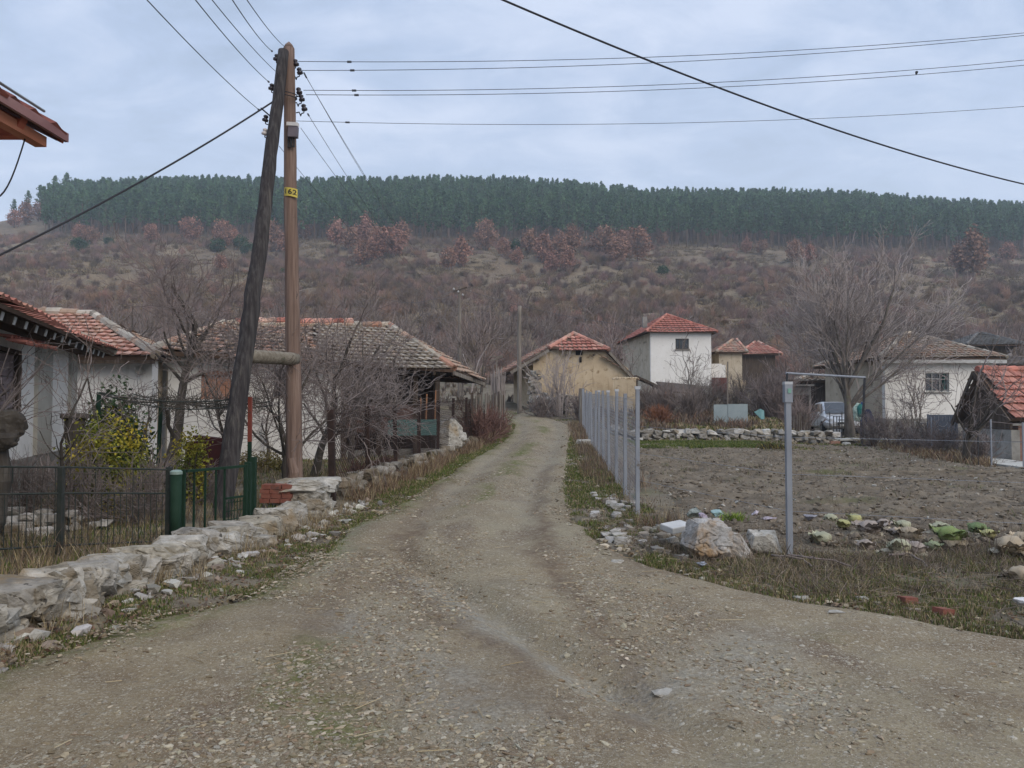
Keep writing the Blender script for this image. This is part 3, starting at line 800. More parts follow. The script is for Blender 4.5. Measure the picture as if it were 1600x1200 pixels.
M_EVER = mat('evergreen_leaf', [(.02, .045, .02), (.04, .075, .03), (.065, .105, .045)], scale=2, rough=.9, spec=.15, attr=True)
M_YELL = mat('yellow_shrub_leaf', [(.07, .10, .02), (.20, .20, .03), (.42, .32, .04)], scale=2.2, lo=.36, hi=.62, rough=.85, spec=.15, attr=True)

def grow(r, p, d, length, rad, lvl, maxl, out, o):
    """One limb and everything that leaves it. o: growth habits per level."""
    n = max(3, int(round(length / o['step'][min(lvl, len(o['step']) - 1)])))
    sl = length / n
    p = np.array(p); d = np.array(d) / np.linalg.norm(d)
    end = rad * o.get('taper', .35)
    wob = o['wob'][min(lvl, len(o['wob']) - 1)]
    up = o['up'][min(lvl, len(o['up']) - 1)]
    kids = o['kids'][min(lvl, len(o['kids']) - 1)]
    first = o['bare'][min(lvl, len(o['bare']) - 1)]
    nodes = []
    for k in range(n):
        d = d + r.normal(0, wob, 3) + np.array([0, 0, up])
        d /= np.linalg.norm(d)
        q = p + d * sl
        r0 = rad + (end - rad) * (k / n); r1 = rad + (end - rad) * ((k + 1) / n)
        out.append((p, q, r0, r1, lvl))
        nodes.append((q, d.copy(), r1, (k + 1) / n)); p = q
    if lvl >= maxl: return
    m = r.poisson(kids * length) if lvl else int(kids)
    for c in range(m):
        t = r.uniform(first, 1.0)
        q, dd, rr, tt = nodes[min(n - 1, int(t * n))]
        ang = r.uniform(*o['ang'][min(lvl, len(o['ang']) - 1)])
        _, u, w_ = frame_of(dd); a = r.uniform(0, 2 * PI)
        nd = dd * math.cos(ang) + (u * math.cos(a) + w_ * math.sin(a)) * math.sin(ang)
        nl = (o['len'][lvl] * r.uniform(.6, 1.25)) * (1.15 - .45 * tt)
        grow(r, q, nd, nl, min(rr * .8, max(o['rmin'], rr * o.get('rr', .55))), lvl + 1, maxl, out, o)
    # the limb's own tip carries on
    if lvl < maxl:
        q, dd, rr, tt = nodes[-1]
        grow(r, q, dd + r.normal(0, .2, 3), o['len'][lvl] * r.uniform(.7, 1.1), rr, lvl + 1, maxl, out, o)

def tree_mesh(out, trunk_lvl, ntr=9, ntw=3, rmin=.004):
    tr, cr = MB(), MB()
    A = np.array([s[0] for s in out]); B = np.array([s[1] for s in out])
    ra = np.maximum([s[2] for s in out], rmin); rb = np.maximum([s[3] for s in out], rmin * .8); lv = np.array([s[4] for s in out])
    k = lv <= trunk_lvl
    e = (B - A)
    segs(tr, A[k] - e[k] * .04, B[k] + e[k] * .04, ra[k], rb[k], ntr)
    segs(cr, A[~k] - e[~k] * .03, B[~k], ra[~k], rb[~k], ntw)
    return tr, cr

def bare_tree(name, label, loc, seed, h_trunk, r0, opts, trunk_lvl=1, maxl=3, lean=(0, 0, 1), group=None, twig=None, rmin=.004, ntw=3, cat='tree', bark=None):
    r = np.random.default_rng(seed); out = []
    grow(r, np.array(loc) - np.array([0, 0, .15]), lean, h_trunk + .15, r0, 0, maxl, out, opts)
    # root flare
    tr, cr = tree_mesh(out, trunk_lvl, rmin=rmin, ntw=ntw)
    t = thing(name, label, cat, loc, group)
    part('trunk', tr, bark or M_BARK, t, smooth=True); part('crown', cr, twig or M_TWIG, t)
    return t

FRUIT = dict(step=(.22, .2, .15, .11, .1), wob=(.06, .13, .17, .2, .22), up=(0, .045, .03, .02, .01), kids=(6, 4.6, 5.4, 5.0, 3), bare=(.55, .15, .1, .08),
             ang=((.5, .95), (.5, 1.1), (.5, 1.15), (.5, 1.15)), len=(1.35, .85, .5, .3), rmin=.004, rr=.5, taper=.5)
z = lambda x, y: Hz(x, y)
M_BARKD = mat('dark_bark', [(.035, .03, .026), (.07, .06, .05), (.12, .105, .088)], scale=6, st=(1, 1, .25), rough=1, bump=.8, bscale=18, bdist=.02)
# --- the fruit trees of the left garden -------------------------------------
def garden_tree(px, y, label, seed, ht, r0, maxl=4, scale=1.0, lean=(0, 0, 1), **k):
    x = (px - 800) / FPX * y
    o = dict(FRUIT); o['len'] = tuple(a * scale for a in FRUIT['len']); o.update(k)
    return bare_tree('fruit_tree', label, (x, y, z(x, y)), seed, ht, r0, o, maxl=maxl, lean=lean, group='bare garden trees left of the road', twig=M_TWIGD, rmin=.0042, bark=M_BARKD)
WIDE = ((.65, 1.25), (.5, 1.1), (.5, 1.15), (.5, 1.15))
garden_tree(446, 13.3, 'dark bare fruit tree forking low, right beside the reddish utility pole', 3, .85, .085, 4, 1.2, ang=((.5, 1.15), (.5, 1.1), (.5, 1.15), (.5, 1.15)), kids=(9, 4.6, 5.2, 4.6, 3), up=(0, .055, .03, .02, 0))
garden_tree(488, 15.6, 'bare spreading fruit tree behind the wire fence, in front of the long house', 8, 1.35, .105, 4, 1.3, lean=(.4, 0, 1), ang=WIDE, kids=(10, 4.4, 5.2, 4.6, 3), up=(0, .05, .03, .02, 0))
garden_tree(548, 19.6, 'bare many-limbed tree behind the third rusty fence post', 57, 2.1, .09, 4, 1.05, ang=FRUIT['ang'], kids=(9, 4.0, 4.8, 4.4, 3), up=(0, .06, .03, .02, 0))
garden_tree(622, 21.0, 'slim bare tree with fine twigs in front of the dark wooden porch', 15, 1.9, .08, 4, .9, ang=FRUIT['ang'], kids=(6, 3.4, 4.2, 3.6, 3), up=(0, .06, .03, .01, 0))
garden_tree(270, 16.4, 'tall bare tree with a vine-clad trunk between the two left houses', 21, 2.9, .13, 4, 1.3, ang=((.4, .95), (.45, 1.0), (.5, 1.1), (.5, 1.1)), kids=(11, 4.2, 4.8, 4.4, 3))
garden_tree(350, 15.4, 'slim bare tree behind the dark leaning brace pole', 27, 1.3, .06, 4, .85, kids=(6, 4, 4.6, 4.4, 3))
garden_tree(103, 8.9, 'thin dark sapling with long side shoots behind the green fence', 33, 1.1, .03, 3, .62, kids=(7, 3.6, 4.2, 3), up=(0, .04, .02, 0), ang=((.5, 1.0), (.5, 1.0), (.5, 1.0), (.5, 1.0)))
garden_tree(150, 12.6, 'twiggy bare tree in front of the white house corner', 39, .9, .05, 4, .75, kids=(7, 3.6, 4.4, 4, 3))
garden_tree(-26, 10.4, 'bare tree at the left border whose shoots cross the shuttered window', 41, 1.2, .07, 4, .95, kids=(6, 2.8, 3.2, 2.6, 2), up=(0, .01, .0, 0, 0), ang=WIDE)
garden_tree(222, 13.0, 'crooked low bare tree under the vine trellis', 45, .8, .05, 4, .6, kids=(6, 4, 4.6, 4, 3), ang=WIDE)
garden_tree(420, 20.0, 'bare bush-like tree against the wall of the long house', 49, .7, .06, 4, .95, kids=(7, 4, 4.6, 4, 3), ang=WIDE)

# --- the big walnut before the right-hand white house ------------------------
x_, y_ = (1327 - 800) / FPX * 36, 36.0
WAL = dict(step=(.3, .4, .3, .22, .18), wob=(.03, .05, .07, .09, .1), up=(0, .022, .03, .03, .02), kids=(16, 1.9, 2.3, 2.2, 1), bare=(.5, .22, .15, .1),
           ang=((.1, 1.12), (.3, .75), (.35, .8), (.4, .9)), len=(5.7, 2.3, 1.3, .8), rmin=.0115, rr=.47, taper=.4)
bare_tree('walnut_tree', 'big bare walnut tree with a broad fan of pale twigs beside the silver car', (x_, y_, z(x_, y_)), 58, 2.3, .28, WAL, maxl=4, twig=M_TWIGL, rmin=.012)

# --- small trees and bushes right of the plot --------------------------------
def at(px, y):
    x = (px - 800) / FPX * y
    return (x, y, z(x, y))
SM = dict(FRUIT)
bare_tree('fruit_tree', 'small gnarled bare tree at the path, before the red tiled shed', at(1508, 21.2), 62, .9, .13, dict(SM, kids=(6, 2.5, 3.2, 2.4), len=(1.7, .95, .55, .3), up=(0, .07, .05, .03)), maxl=4, twig=M_TWIGD, rmin=.006, bark=M_BARKD)
bare_tree('fruit_tree', 'leafless shrubby tree in front of the white house beside the blue gate', at(1428, 27), 66, .5, .06, dict(SM, kids=(8, 2.2, 2.6, 2.2), len=(2.2, 1.0, .6, .3), up=(0, .12, .06, .03), ang=((.2, .7), (.4, .9), (.5, 1), (.5, 1))), maxl=4, twig=M_TWIGD, rmin=.008)
bare_tree('fruit_tree', 'slender bare tree before the two-storey white house', at(1080, 46), 70, 1.5, .06, dict(SM, kids=(6, 2.0, 2.6, 2.2), len=(1.9, 1.0, .6, .3), up=(0, .1, .06, .03)), maxl=3, rmin=.013)
bare_tree('fruit_tree', 'thin bare tree at the left corner of the two-storey white house', at(985, 50), 72, 1.6, .06, dict(SM, kids=(6, 1.8, 2.4, 2.2), len=(2.2, 1.1, .6, .3), up=(0, .1, .06, .03)), maxl=3, rmin=.013)
bare_tree('pollarded_tree', 'pale lopped tree with a few upright stubs behind the picket fence', at(737, 30), 76, 2.4, .06, dict(SM, kids=(3, .25, .6, .5), len=(1.7, .5, .3, .2), up=(0, .09, .05, 0), bare=(.9, .5, .4, .3), ang=((.3, .9), (.4, .8), (.4, .8), (.4, .8))), maxl=1, twig=M_TWIGL, rmin=.016, bark=M_TWIGL, trunk_lvl=0)

# --- shrubs ------------------------------------------------------------------
def shrub_mesh(seed, h, n, rr_, fan=.7, kids=4, klen=.45):
    r = np.random.default_rng(seed); A, B, ra, rb = [], [], [], []
    for k in range(n):
        a = r.uniform(0, 2 * PI); t = abs(r.normal(0, fan * .6))
        p = np.array([math.cos(a), math.sin(a), 0]) * r.uniform(0, .22) * h
        d = np.array([math.cos(a) * math.sin(t), math.sin(a) * math.sin(t), math.cos(t)])
        L_ = h * r.uniform(.65, 1.1); m = 3
        for q in range(m):
            d = d + r.normal(0, .14, 3) + np.array([0, 0, .04]); d /= np.linalg.norm(d)
            e = p + d * L_ / m
            A.append(p); B.append(e); ra.append(rr_ * (1 - q / m * .6)); rb.append(rr_ * (1 - (q + 1) / m * .6))
            for c in range(kids if q else kids // 2):
                s = p + (e - p) * r.uniform(0, 1)
                dd = d + r.normal(0, .55, 3); dd /= np.linalg.norm(dd)
                f = s + dd * L_ * klen * r.uniform(.4, 1)
                A.append(s); B.append(f); ra.append(rr_ * .55); rb.append(rr_ * .3)
            p = e
    return np.array(A), np.array(B), np.array(ra), np.array(rb)

def shrub(name, label, loc, seed, h, n, rr_, m=None, group=None, fan=.7, kids=4, col=None, cat='shrub', klen=.45):
    A, B, ra, rb = shrub_mesh(seed, h, n, rr_, fan, kids, klen)
    mb = MB(); segs(mb, A + np.array(loc), B + np.array(loc), ra, rb, 3, col)
    return solo(name, mb, m or M_TWIG, label, cat, loc, group)

def leaf_bush(name, label, loc, seed, size, n, leaf, m, cat='bush', stems=12, shape='ball', group=None, clump=7):
    """Stems plus clumps of leaves with gaps between the clumps."""
    global RNG
    r = np.random.default_rng(seed); RNG = r
    t = thing(name, label, cat, loc, group); loc = np.array(loc, float)
    sx_, sy_, h = size
    cs = []
    while len(cs) < n:
        q = r.uniform(-1, 1, 3); q[2] = r.uniform(0, 1)
        if shape == 'ball': ok = q[0] ** 2 + q[1] ** 2 + ((q[2] - .5) * 2) ** 2 < 1
        elif shape == 'cone': ok = math.hypot(q[0], q[1]) < (1 - q[2]) ** .75 * (.62 + .38 * min(1, q[2] * 6))
        else: ok = True
        if ok and (shape == 'box' or np.linalg.norm(q[:2]) > .25 or r.uniform() < .4): cs.append(q * np.array([sx_ / 2, sy_ / 2, h]))
    cs = np.array(cs)
    C = np.repeat(cs, clump, axis=0) + r.normal(0, leaf * 1.5, (n * clump, 3))
    C[:, 2] = np.maximum(C[:, 2], .02)
    tone = np.repeat(r.uniform(.6, 1.3, n), clump) * r.uniform(.75, 1.2, n * clump)
    lf = MB(); blade_quads(lf, C + loc, leaf * r.uniform(.7, 1.4, len(C)), np.column_stack([tone] * 3), asp=.55)
    st = MB(); k = r.integers(0, n, stems)
    b0 = np.column_stack([r.normal(0, sx_ * .06, stems), r.normal(0, sy_ * .06, stems), np.full(stems, -.05)])
    segs(st, b0 + loc, cs[k] + loc, max(.006, h * .009), .004, 4)
    part('stems', st, M_BARKD, t); part('foliage', lf, m, t)
    return t

leaf_bush('cypress_shrub', 'dark conical evergreen shrub before the white house wall', at(182, 13.4), 81, (1.15, 1.1, 1.95), 1500, .085, M_EVER, cat='shrub', shape='cone', stems=8)
leaf_bush('yellow_shrub', 'wide yellow-green leafy bush behind the green fence', at(168, 10.2), 83, (1.1, .8, 1.4), 560, .05, M_YELL, shape='ball')
leaf_bush('yellow_shrub', 'narrow upright golden yellow bush behind the green gate post', at(299, 11.4), 85, (.46, .42, 1.15), 320, .045, M_YELL, shape='ball')
leaf_bush('clipped_hedge', 'low clipped ochre hedge at the foot of the white house', at(405, 17.2), 87, (1.6, .5, .42), 420, .05, mat('ochre_hedge_leaf', [(.12, .095, .03), (.2, .16, .05)], scale=3, rough=.9, attr=True), cat='hedge', shape='box')
shrub('dry_shrub', 'tall fan of straight dry stems in front of the mud house', at(872, 37.5), 91, 3.0, 46, .022, M_TWIGL, fan=.32, kids=2, cat='shrub')
shrub('dry_shrub', 'low dark twiggy bush at the foot of the mud house', at(845, 37), 92, 1.0, 60, .02, M_TWIGD, fan=1.1, kids=5)
shrub('dry_shrub', 'brown twiggy bush at the bend, left of the steel post row', at(905, 36), 93, 1.1, 60, .02, M_TWIGD, fan=1.0, kids=5)
for k, (px, y, h, n, lab) in enumerate([
        (1040, 38, 1.5, 70, 'grey thicket behind the rust-brown bracken heap'),
        (1075, 36.5, 1.4, 70, 'grey thicket left of the grey metal sheet'),
        (1100, 40, 1.9, 60, 'tall thin thicket behind the grey metal sheet'),
        (1150, 41, 2.0, 60, 'twiggy thicket right behind the grey metal sheet'),
        (1190, 38, 2.0, 80, 'dense bare thicket right of the turquoise scrap'),
        (1218, 37, 2.2, 80, 'dense bare thicket behind the lone steel post'),
        (1010, 40, 1.3, 60, 'brambles before the collapsed lean-to roof'),
        (1250, 35.5, 1.5, 60, 'upright brown canes left of the silver car')]):
    shrub('bare_thicket', lab, at(px, y), 120 + k, h, n, .016, M_TWIG, 'bare thickets behind the plot', fan=.9, kids=5)
REDBR = mat('red_bracken', [(.17, .075, .045), (.25, .12, .07)], scale=2, rough=1)
shrub('bracken_heap', 'rust-brown heap of dead bracken behind the low stone wall', at(1030, 34), 131, .75, 130, .014, REDBR, fan=1.3, kids=5)
for k, (px, y, h, n, lab) in enumerate([
        (1362, 29, 1.2, 55, 'grey bramble bush beside the terrace, right of the walnut'),
        (1395, 28, 1.4, 50, 'bushy bare bramble below the white house wall'),
        (1440, 26, 1.2, 50, 'bare bramble bush left of the blue gate'),
        (1475, 24.5, .9, 60, 'low brown bramble in front of the blue gate'),
        (1525, 21.6, .8, 60, 'dry straw-coloured scrub at the foot of the gnarled tree')]):
    shrub('bramble_bush', lab, at(px, y), 140 + k, h, n, .011, (M_TWIGD, M_TWIG)[k % 2], 'brambles along the right edge of the plot', fan=1.0, kids=5)
for k, (px, y, h, lab) in enumerate([
        (560, 14.3, .38, 'reddish twiggy bush by the second rusty fence post'),
        (600, 16, .38, 'reddish twiggy bush by the third rusty fence post'),
        (745, 25.5, 1.1, 'red-brown bush in front of the picket fence'),
        (765, 28.5, 1.0, 'brown bush at the far end of the picket fence')]):
    shrub('roadside_bush', lab, at(px, y), 160 + k, h, 70, .010 + .0004 * y, mat('red_twig', [(.12, .065, .055), (.19, .11, .09)], scale=2, rough=1), 'bushes along the rusty fence', fan=1.0, kids=5)
for k, (px, y, h, lab) in enumerate([
        (40, 10.0, .8, 'dark tangle of dead stems behind the green fence, below the white house'),
        (130, 9.6, .9, 'dark tangle of dead stems under the wide yellow bush'),
        (225, 9.8, .8, 'dark tangle of dead stems left of the gate post'),
        (320, 11.6, .6, 'small tangle of dead stems behind the gate')]):
    shrub('dead_stems', lab, at(px, y), 170 + k, h, 60, .006, M_TWIGD, 'dead stems in the left garden', fan=1.0, kids=5)

# --- pines -------------------------------------------------------------------
def pine_parts(seed, h=13.0):
    global RNG
    r = np.random.default_rng(seed); RNG = r
    tr, cr = MB(), MB()
    lean = r.normal(0, .02, 2)
    pts = [(lean[0] * q * h, lean[1] * q * h, q * h - .4 * (q == 0)) for q in (0, .3, .6, .97)]
    tube(tr, pts, [.2, .15, .10, .03], 6)
    C, sz, tone = [], [], []
    zz_ = h * r.uniform(.42, .58); A, B = [], []
    while zz_ < h:
        q = zz_ / h
        qq = (q - .42) / .58; R = (1.75 * max(.06, 1 - qq ** 2.2) * (.55 + .45 * min(1, qq * 4)) + .15) * r.uniform(.55, 1.35)
        for k in range(r.integers(4, 7)):
            a = r.uniform(0, 2 * PI); L_ = R * r.uniform(.5, 1.1); base = np.array([lean[0] * zz_, lean[1] * zz_, zz_])
            tip = base + np.array([math.cos(a) * L_, math.sin(a) * L_, L_ * r.uniform(.05, .5)])
            A.append(base); B.append(tip)
            tn = r.uniform(.55, 1.35)
            for c in range(r.integers(3, 6)):
                f = r.uniform(.45, 1.05)
                C.append(base + (tip - base) * f + r.normal(0, .16, 3)); sz.append(r.uniform(.55, 1.0)); tone.append(tn * r.uniform(.8, 1.2))
        zz_ += h * r.uniform(.03, .055)
    C.append(np.array([lean[0] * h, lean[1] * h, h + .1])); sz.append(.9); tone.append(1)
    segs(tr, A, B, .035, .015, 3)
    C = np.repeat(np.array(C), 2, axis=0) + r.normal(0, .12, (len(C) * 2, 3)); tone = np.repeat(tone, 2) * r.uniform(.85, 1.15, len(C))
    blade_quads(cr, C, np.repeat(sz, 2), np.column_stack([tone] * 3), asp=.42)
    return tr, cr
def proto(name, tr, cr, mt, mc, label, cat, group, loc):
    t = thing(name, label, cat, (0, 0, 0), group)
    part('trunk', tr, mt, t, smooth=True); part('crown', cr, mc, t)
    t.location = tuple(loc); return t
r = np.random.default_rng(77)
PINES = [pine_parts(200 + k, 13) for k in range(5)]
pine_lib = bpy.data.collections.new('pine_library')
for k, (tr, cr) in enumerate(PINES):
    me = MB()
    for src in (tr, cr):
        off = me.n
        me.v += src.v; me.f += [f + off for f in src.f]; me.c += src.c; me.n += src.n
    m_ = me.mesh('pine_%d' % k)
    m_.materials.append(M_PTRUNK); m_.materials.append(M_NEEDLE)
    nt_ = sum(len(f) for f in tr.f); tot = len(m_.polygons)
    m_.polygons.foreach_set('material_index', (np.arange(tot) >= nt_).astype(np.int32))
    o = bpy.data.objects.new('pine_kind', m_); pine_lib.objects.link(o)

def scatter(name, pts, lib, smin, smax, seed):
    me = bpy.data.meshes.new(name); me.from_pydata([tuple(p) for p in pts], [], [])
    ob = bpy.data.objects.new(name, me); COL.objects.link(ob); ob['kind'] = 'stuff'
    ng = bpy.data.node_groups.new(name, 'GeometryNodeTree')
    ng.interface.new_socket('Geometry', in_out='INPUT', socket_type='NodeSocketGeometry')
    ng.interface.new_socket('Geometry', in_out='OUTPUT', socket_type='NodeSocketGeometry')
    N = ng.nodes; L = ng.links
    gi, go = N.new('NodeGroupInput'), N.new('NodeGroupOutput')
    ci = N.new('GeometryNodeCollectionInfo'); ci.inputs['Collection'].default_value = lib
    ci.inputs['Separate Children'].default_value = True; ci.inputs['Reset Children'].default_value = True
    ip = N.new('GeometryNodeInstanceOnPoints'); ip.inputs['Pick Instance'].default_value = True
    rr_ = N.new('FunctionNodeRandomValue'); rr_.data_type = 'FLOAT_VECTOR'
    rr_.inputs[0].default_value = (-.04, -.04, 0); rr_.inputs[1].default_value = (.04, .04, 6.28); rr_.inputs['Seed'].default_value = seed
    rs = N.new('FunctionNodeRandomValue'); rs.data_type = 'FLOAT_VECTOR'
    rs.inputs[0].default_value = (smin * .92, smin * .92, smin); rs.inputs[1].default_value = (smax * 1.05, smax * 1.05, smax); rs.inputs['Seed'].default_value = seed + 1
    ui = N.new('FunctionNodeRandomValue'); ui.data_type = 'INT'; ui.inputs['Min'].default_value = 0; ui.inputs['Max'].default_value = 50; ui.inputs['Seed'].default_value = seed + 2
    L.new(gi.outputs[0], ip.inputs['Points']); L.new(ci.outputs[0], ip.inputs['Instance'])
    L.new(rr_.outputs[0], ip.inputs['Rotation']); L.new(rs.outputs[0], ip.inputs['Scale'])
    L.new([s_ for s_ in ui.outputs if s_.type == 'INT'][0], ip.inputs['Instance Index'])
    L.new(ip.outputs[0], go.inputs[0])
    md = ob.modifiers.new('scatter', 'NODES'); md.node_group = ng
    return ob

pts = []
y = 263.5
while y < 428:
    step = 2.75 + (y - 260) * .012
    ts = np.arange(-.86, .86, step / y) + r.uniform(-.5, .5) * step / y
    for t in ts:
        yy = y + r.normal(0, step * .28); tt = t + r.normal(0, step * .28) / y
        px = 800 + FPX * tt
        if px < 62 + r.normal(0, 4) + max(0, (yy - 300) * .35): continue
        if r.uniform() < .04: continue
        pts.append((tt * yy, yy))
    y += step * .95
pts = np.array(pts); pz = H(pts[:, 0], pts[:, 1])
scatter('pine_forest', np.column_stack([pts, pz - .1]), pine_lib, .72, 1.16, 3)
# the front row one can tell apart
ptrees = [proto('pine_tree', tr, cr, M_PTRUNK, M_NEEDLE, 'tall dark green pine in the front row of the forest on the hill', 'pine tree', 'pines along the lower forest edge', (0, 0, -500)) for tr, cr in PINES]
used = set()
def put(protos, k, loc, s, label=None):
    o = protos[k]
    if (id(protos), k) not in used: used.add((id(protos), k)); c = o
    else: c = copy_tree(o)
    c.location = tuple(loc); c.rotation_euler = (0, 0, r.uniform(0, 6.28)); c.scale = (s * r.uniform(.92, 1.1), s * r.uniform(.92, 1.1), s)
    if label: c['label'] = label
    return c
px = 66.0; k = 0
while px < 1625:
    y = 258 + r.normal(0, 2.2); x = (px - 800) / FPX * y
    put(ptrees, k % 5, (x, y, Hz(x, y) - .1), r.uniform(.72, 1.08)); k += 1
    px += r.uniform(6.5, 13)
# stragglers on the left shoulder of the hill
left_lab = ['small lone pine at the far left end of the ridge', 'rounded pine on the ridge, second from its far left end', 'bushy pine standing left of the forest block', 'spreading pine just outside the left forest corner', 'broad-topped pine on the ridge near the left forest corner']
for k, (px, s) in enumerate([(16, .8), (38, 1.0), (58, 1.1), (80, 1.35), (97, 1.4)]):
    y = 296 + 8 * k; x = (px - 800) / FPX * y
    put(ptrees, k, (x, y, Hz(x, y) - .2), s, left_lab[k])

# --- rust-leaved oaks and dark bushes on the slope ----------------------------
def oak_parts(seed, h=7.0, wd=4.6, top=.0):
    global RNG
    r = np.random.default_rng(seed); RNG = r
    tr, cr = MB(), MB(); tube(tr, [(0, 0, -.4), (.1, .05, h * .35), (.05, -.1, h * .85)], [.16, .11, .03], 6)
    cs, tone = [], []
    for k in range(95):
        q = r.normal(0, 1, 3); q /= np.linalg.norm(q); q *= r.uniform(.45, 1.0) ** .5
        zz_ = .56 + q[2] * .44
        w_ = (1 - max(0, zz_ - .5) * 1.15) if top else 1
        cs.append((q[0] * wd / 2 * w_, q[1] * wd / 2 * w_, h * zz_)); tone.append(r.uniform(.6, 1.3))
    cs = np.array(cs); A = np.tile([0, 0, h * .25], (len(cs), 1)); A[:, 2] += r.uniform(0, h * .3, len(cs))
    segs(tr, A, cs, .05, .02, 3)
    C = np.repeat(cs, 12, axis=0) + r.normal(0, .42, (len(cs) * 12, 3)); C[:, 2] = np.maximum(C[:, 2], .2)
    tn = np.repeat(tone, 12) * r.uniform(.8, 1.2, len(C))
    blade_quads(cr, C, r.uniform(.35, .7, len(C)), np.column_stack([tn] * 3), asp=.6)
    return tr, cr
OAKS = [oak_parts(300), oak_parts(301, 7, 3.8, 1), oak_parts(302, 7, 5.6), oak_parts(303, 7, 4.4, 1)]
oaks = [proto('rust_oak', tr, cr, M_PTRUNK, M_RUST_LEAF, 'rust', 'oak tree', 'rust-leaved oaks on the slope below the pines', (0, 0, -500)) for tr, cr in OAKS]
spots = [(125, 378, 26), (142, 382, 26), (40, 352, 34), (22, 356, 26), (236, 380, 28), (297, 378, 36), (347, 388, 40), (365, 384, 26), (427, 386, 38), (445, 398, 34), (477, 374, 28), (525, 388, 42), (548, 392, 34),
         (571, 384, 44), (590, 392, 36), (588, 408, 44), (612, 402, 44), (628, 384, 36), (566, 414, 36), (720, 418, 44), (700, 424, 34), (759, 392, 44), (787, 402, 28), (808, 414, 26), (826, 398, 38), (849, 412, 44), (874, 412, 46),
         (895, 396, 42), (862, 430, 34), (888, 426, 34), (942, 402, 44), (966, 414, 40), (996, 408, 48), (975, 396, 34), (1035, 386, 26), (1167, 396, 24), (1190, 398, 22), (1242, 410, 32), (1265, 414, 30), (1521, 432, 66), (1500, 428, 44), (1575, 412, 30),
         (345, 426, 26), (1290, 440, 22), (60, 346, 30)]
spots.sort()
where = {125: 'below the left forest corner', 347: 'between two dark evergreen bushes', 759: 'cone-shaped, standing alone against the pines', 996: 'tall and pointed, right end of the middle row', 1521: 'large and round, far right above the white house',
         345: 'low and ruddy on the open grass slope', 571: 'peaked, in the densest clump right of the poles'}
for k, (px, py, hp) in enumerate(spots):
    p = hit(px, min(py, 440), 60)
    if p[1] > 262 and px > 70: p = np.array([(px - 800) / FPX * 252, 252, 0]); p[2] = Hz(p[0], p[1])
    s = hp * 1.12 * p[1] / FPX / 7.0
    lab = ('rust-brown oak, ' + where[px]) if px in where else 'rust-brown leafy oak on the slope, number %d of %d from the left' % (k + 1, len(spots))
    o = put(oaks, int(r.integers(0, 4)), (p[0], p[1], p[2] - .2), s, lab)
EV = [oak_parts(320, 4, 4.2), oak_parts(321, 4, 4.8)]
evs = [proto('evergreen_bush', tr, cr, M_PTRUNK, M_EVER, 'ev', 'bush', 'evergreen bushes on the slope', (0, 0, -500)) for tr, cr in EV]
for k, (px, py, hp, lab) in enumerate([
        (124, 394, 22, 'round dark evergreen bush below the left forest corner'), (340, 394, 20, 'wide dark evergreen bush left of the leaning pole'),
        (376, 390, 20, 'dark evergreen bush touching the leaning pole, under a rust oak'), (386, 398, 18, 'dark evergreen bush half hidden by the leaning pole'),
        (807, 396, 20, 'dark evergreen bush between rust oaks in the middle of the slope'), (1036, 430, 14, 'lone small green bush on the slope above the two-storey house'),
        (447, 432, 14, 'small green bush just left of the reddish pole on the slope'), (170, 383, 12, 'small green bush on grass, under the left pines'), (440, 492, 16, 'dark green bush low on the slope'),
        (884, 398, 14, 'small evergreen bush tucked among the middle rust oaks')]):
    p = hit(px, py, 60)
    if p[1] > 258: p = np.array([(px - 800) / FPX * 250, 250, 0]); p[2] = Hz(p[0], p[1])
    put(evs, k % 2, (p[0], p[1], p[2] - .1), hp * p[1] / FPX / 4, lab)

# --- bare trees at the foot of the hill --------------------------------------
HB = dict(step=(.6, .5, .45, .4), wob=(.05, .09, .12, .14), up=(0, .05, .05, .03), kids=(8, 1.5, 1.6, 1), bare=(.3, .2, .1, .1),
          ang=((.3, .9), (.35, .85), (.4, .9), (.4, .9)), len=(2.6, 1.4, .9, .5), rmin=.022, rr=.5, taper=.4)
HBT = []
for k in range(6):
    out = []; grow(np.random.default_rng(400 + k), np.array([0, 0, -.3]), (0, 0, 1), 2.6, .11, 0, 3, out, HB)
    HBT.append(tree_mesh(out, 0, 6, 3, .022))
hbt = [proto('bare_tree', tr, cr, M_BARK, M_TWIG, 'grey leafless tree among many at the foot of the hill', 'tree', 'leafless trees at the foot of the hill', (0, 0, -500)) for tr, cr in HBT]
taken = []
for k in range(2600):
    if len(taken) >= 175: break
    y = 44 + 62 * r.uniform() ** .9; t = r.uniform(-.66, .7); x = t * y; px = 800 + FPX * t
    if 760 < px < 1010 and y < 62: continue
    if 1000 < px < 1130 and y < 72: continue
    if 1110 < px < 1240 and y < 78: continue
    if 1300 < px and y < 56: continue
    if px < 620 and y < 46: continue
    if any((x - a) ** 2 + (y - b) ** 2 < 6 for a, b in taken): continue
    taken.append((x, y))
    put(hbt, len(taken) % 6, (x, y, Hz(x, y)), r.uniform(.65, 1.25))

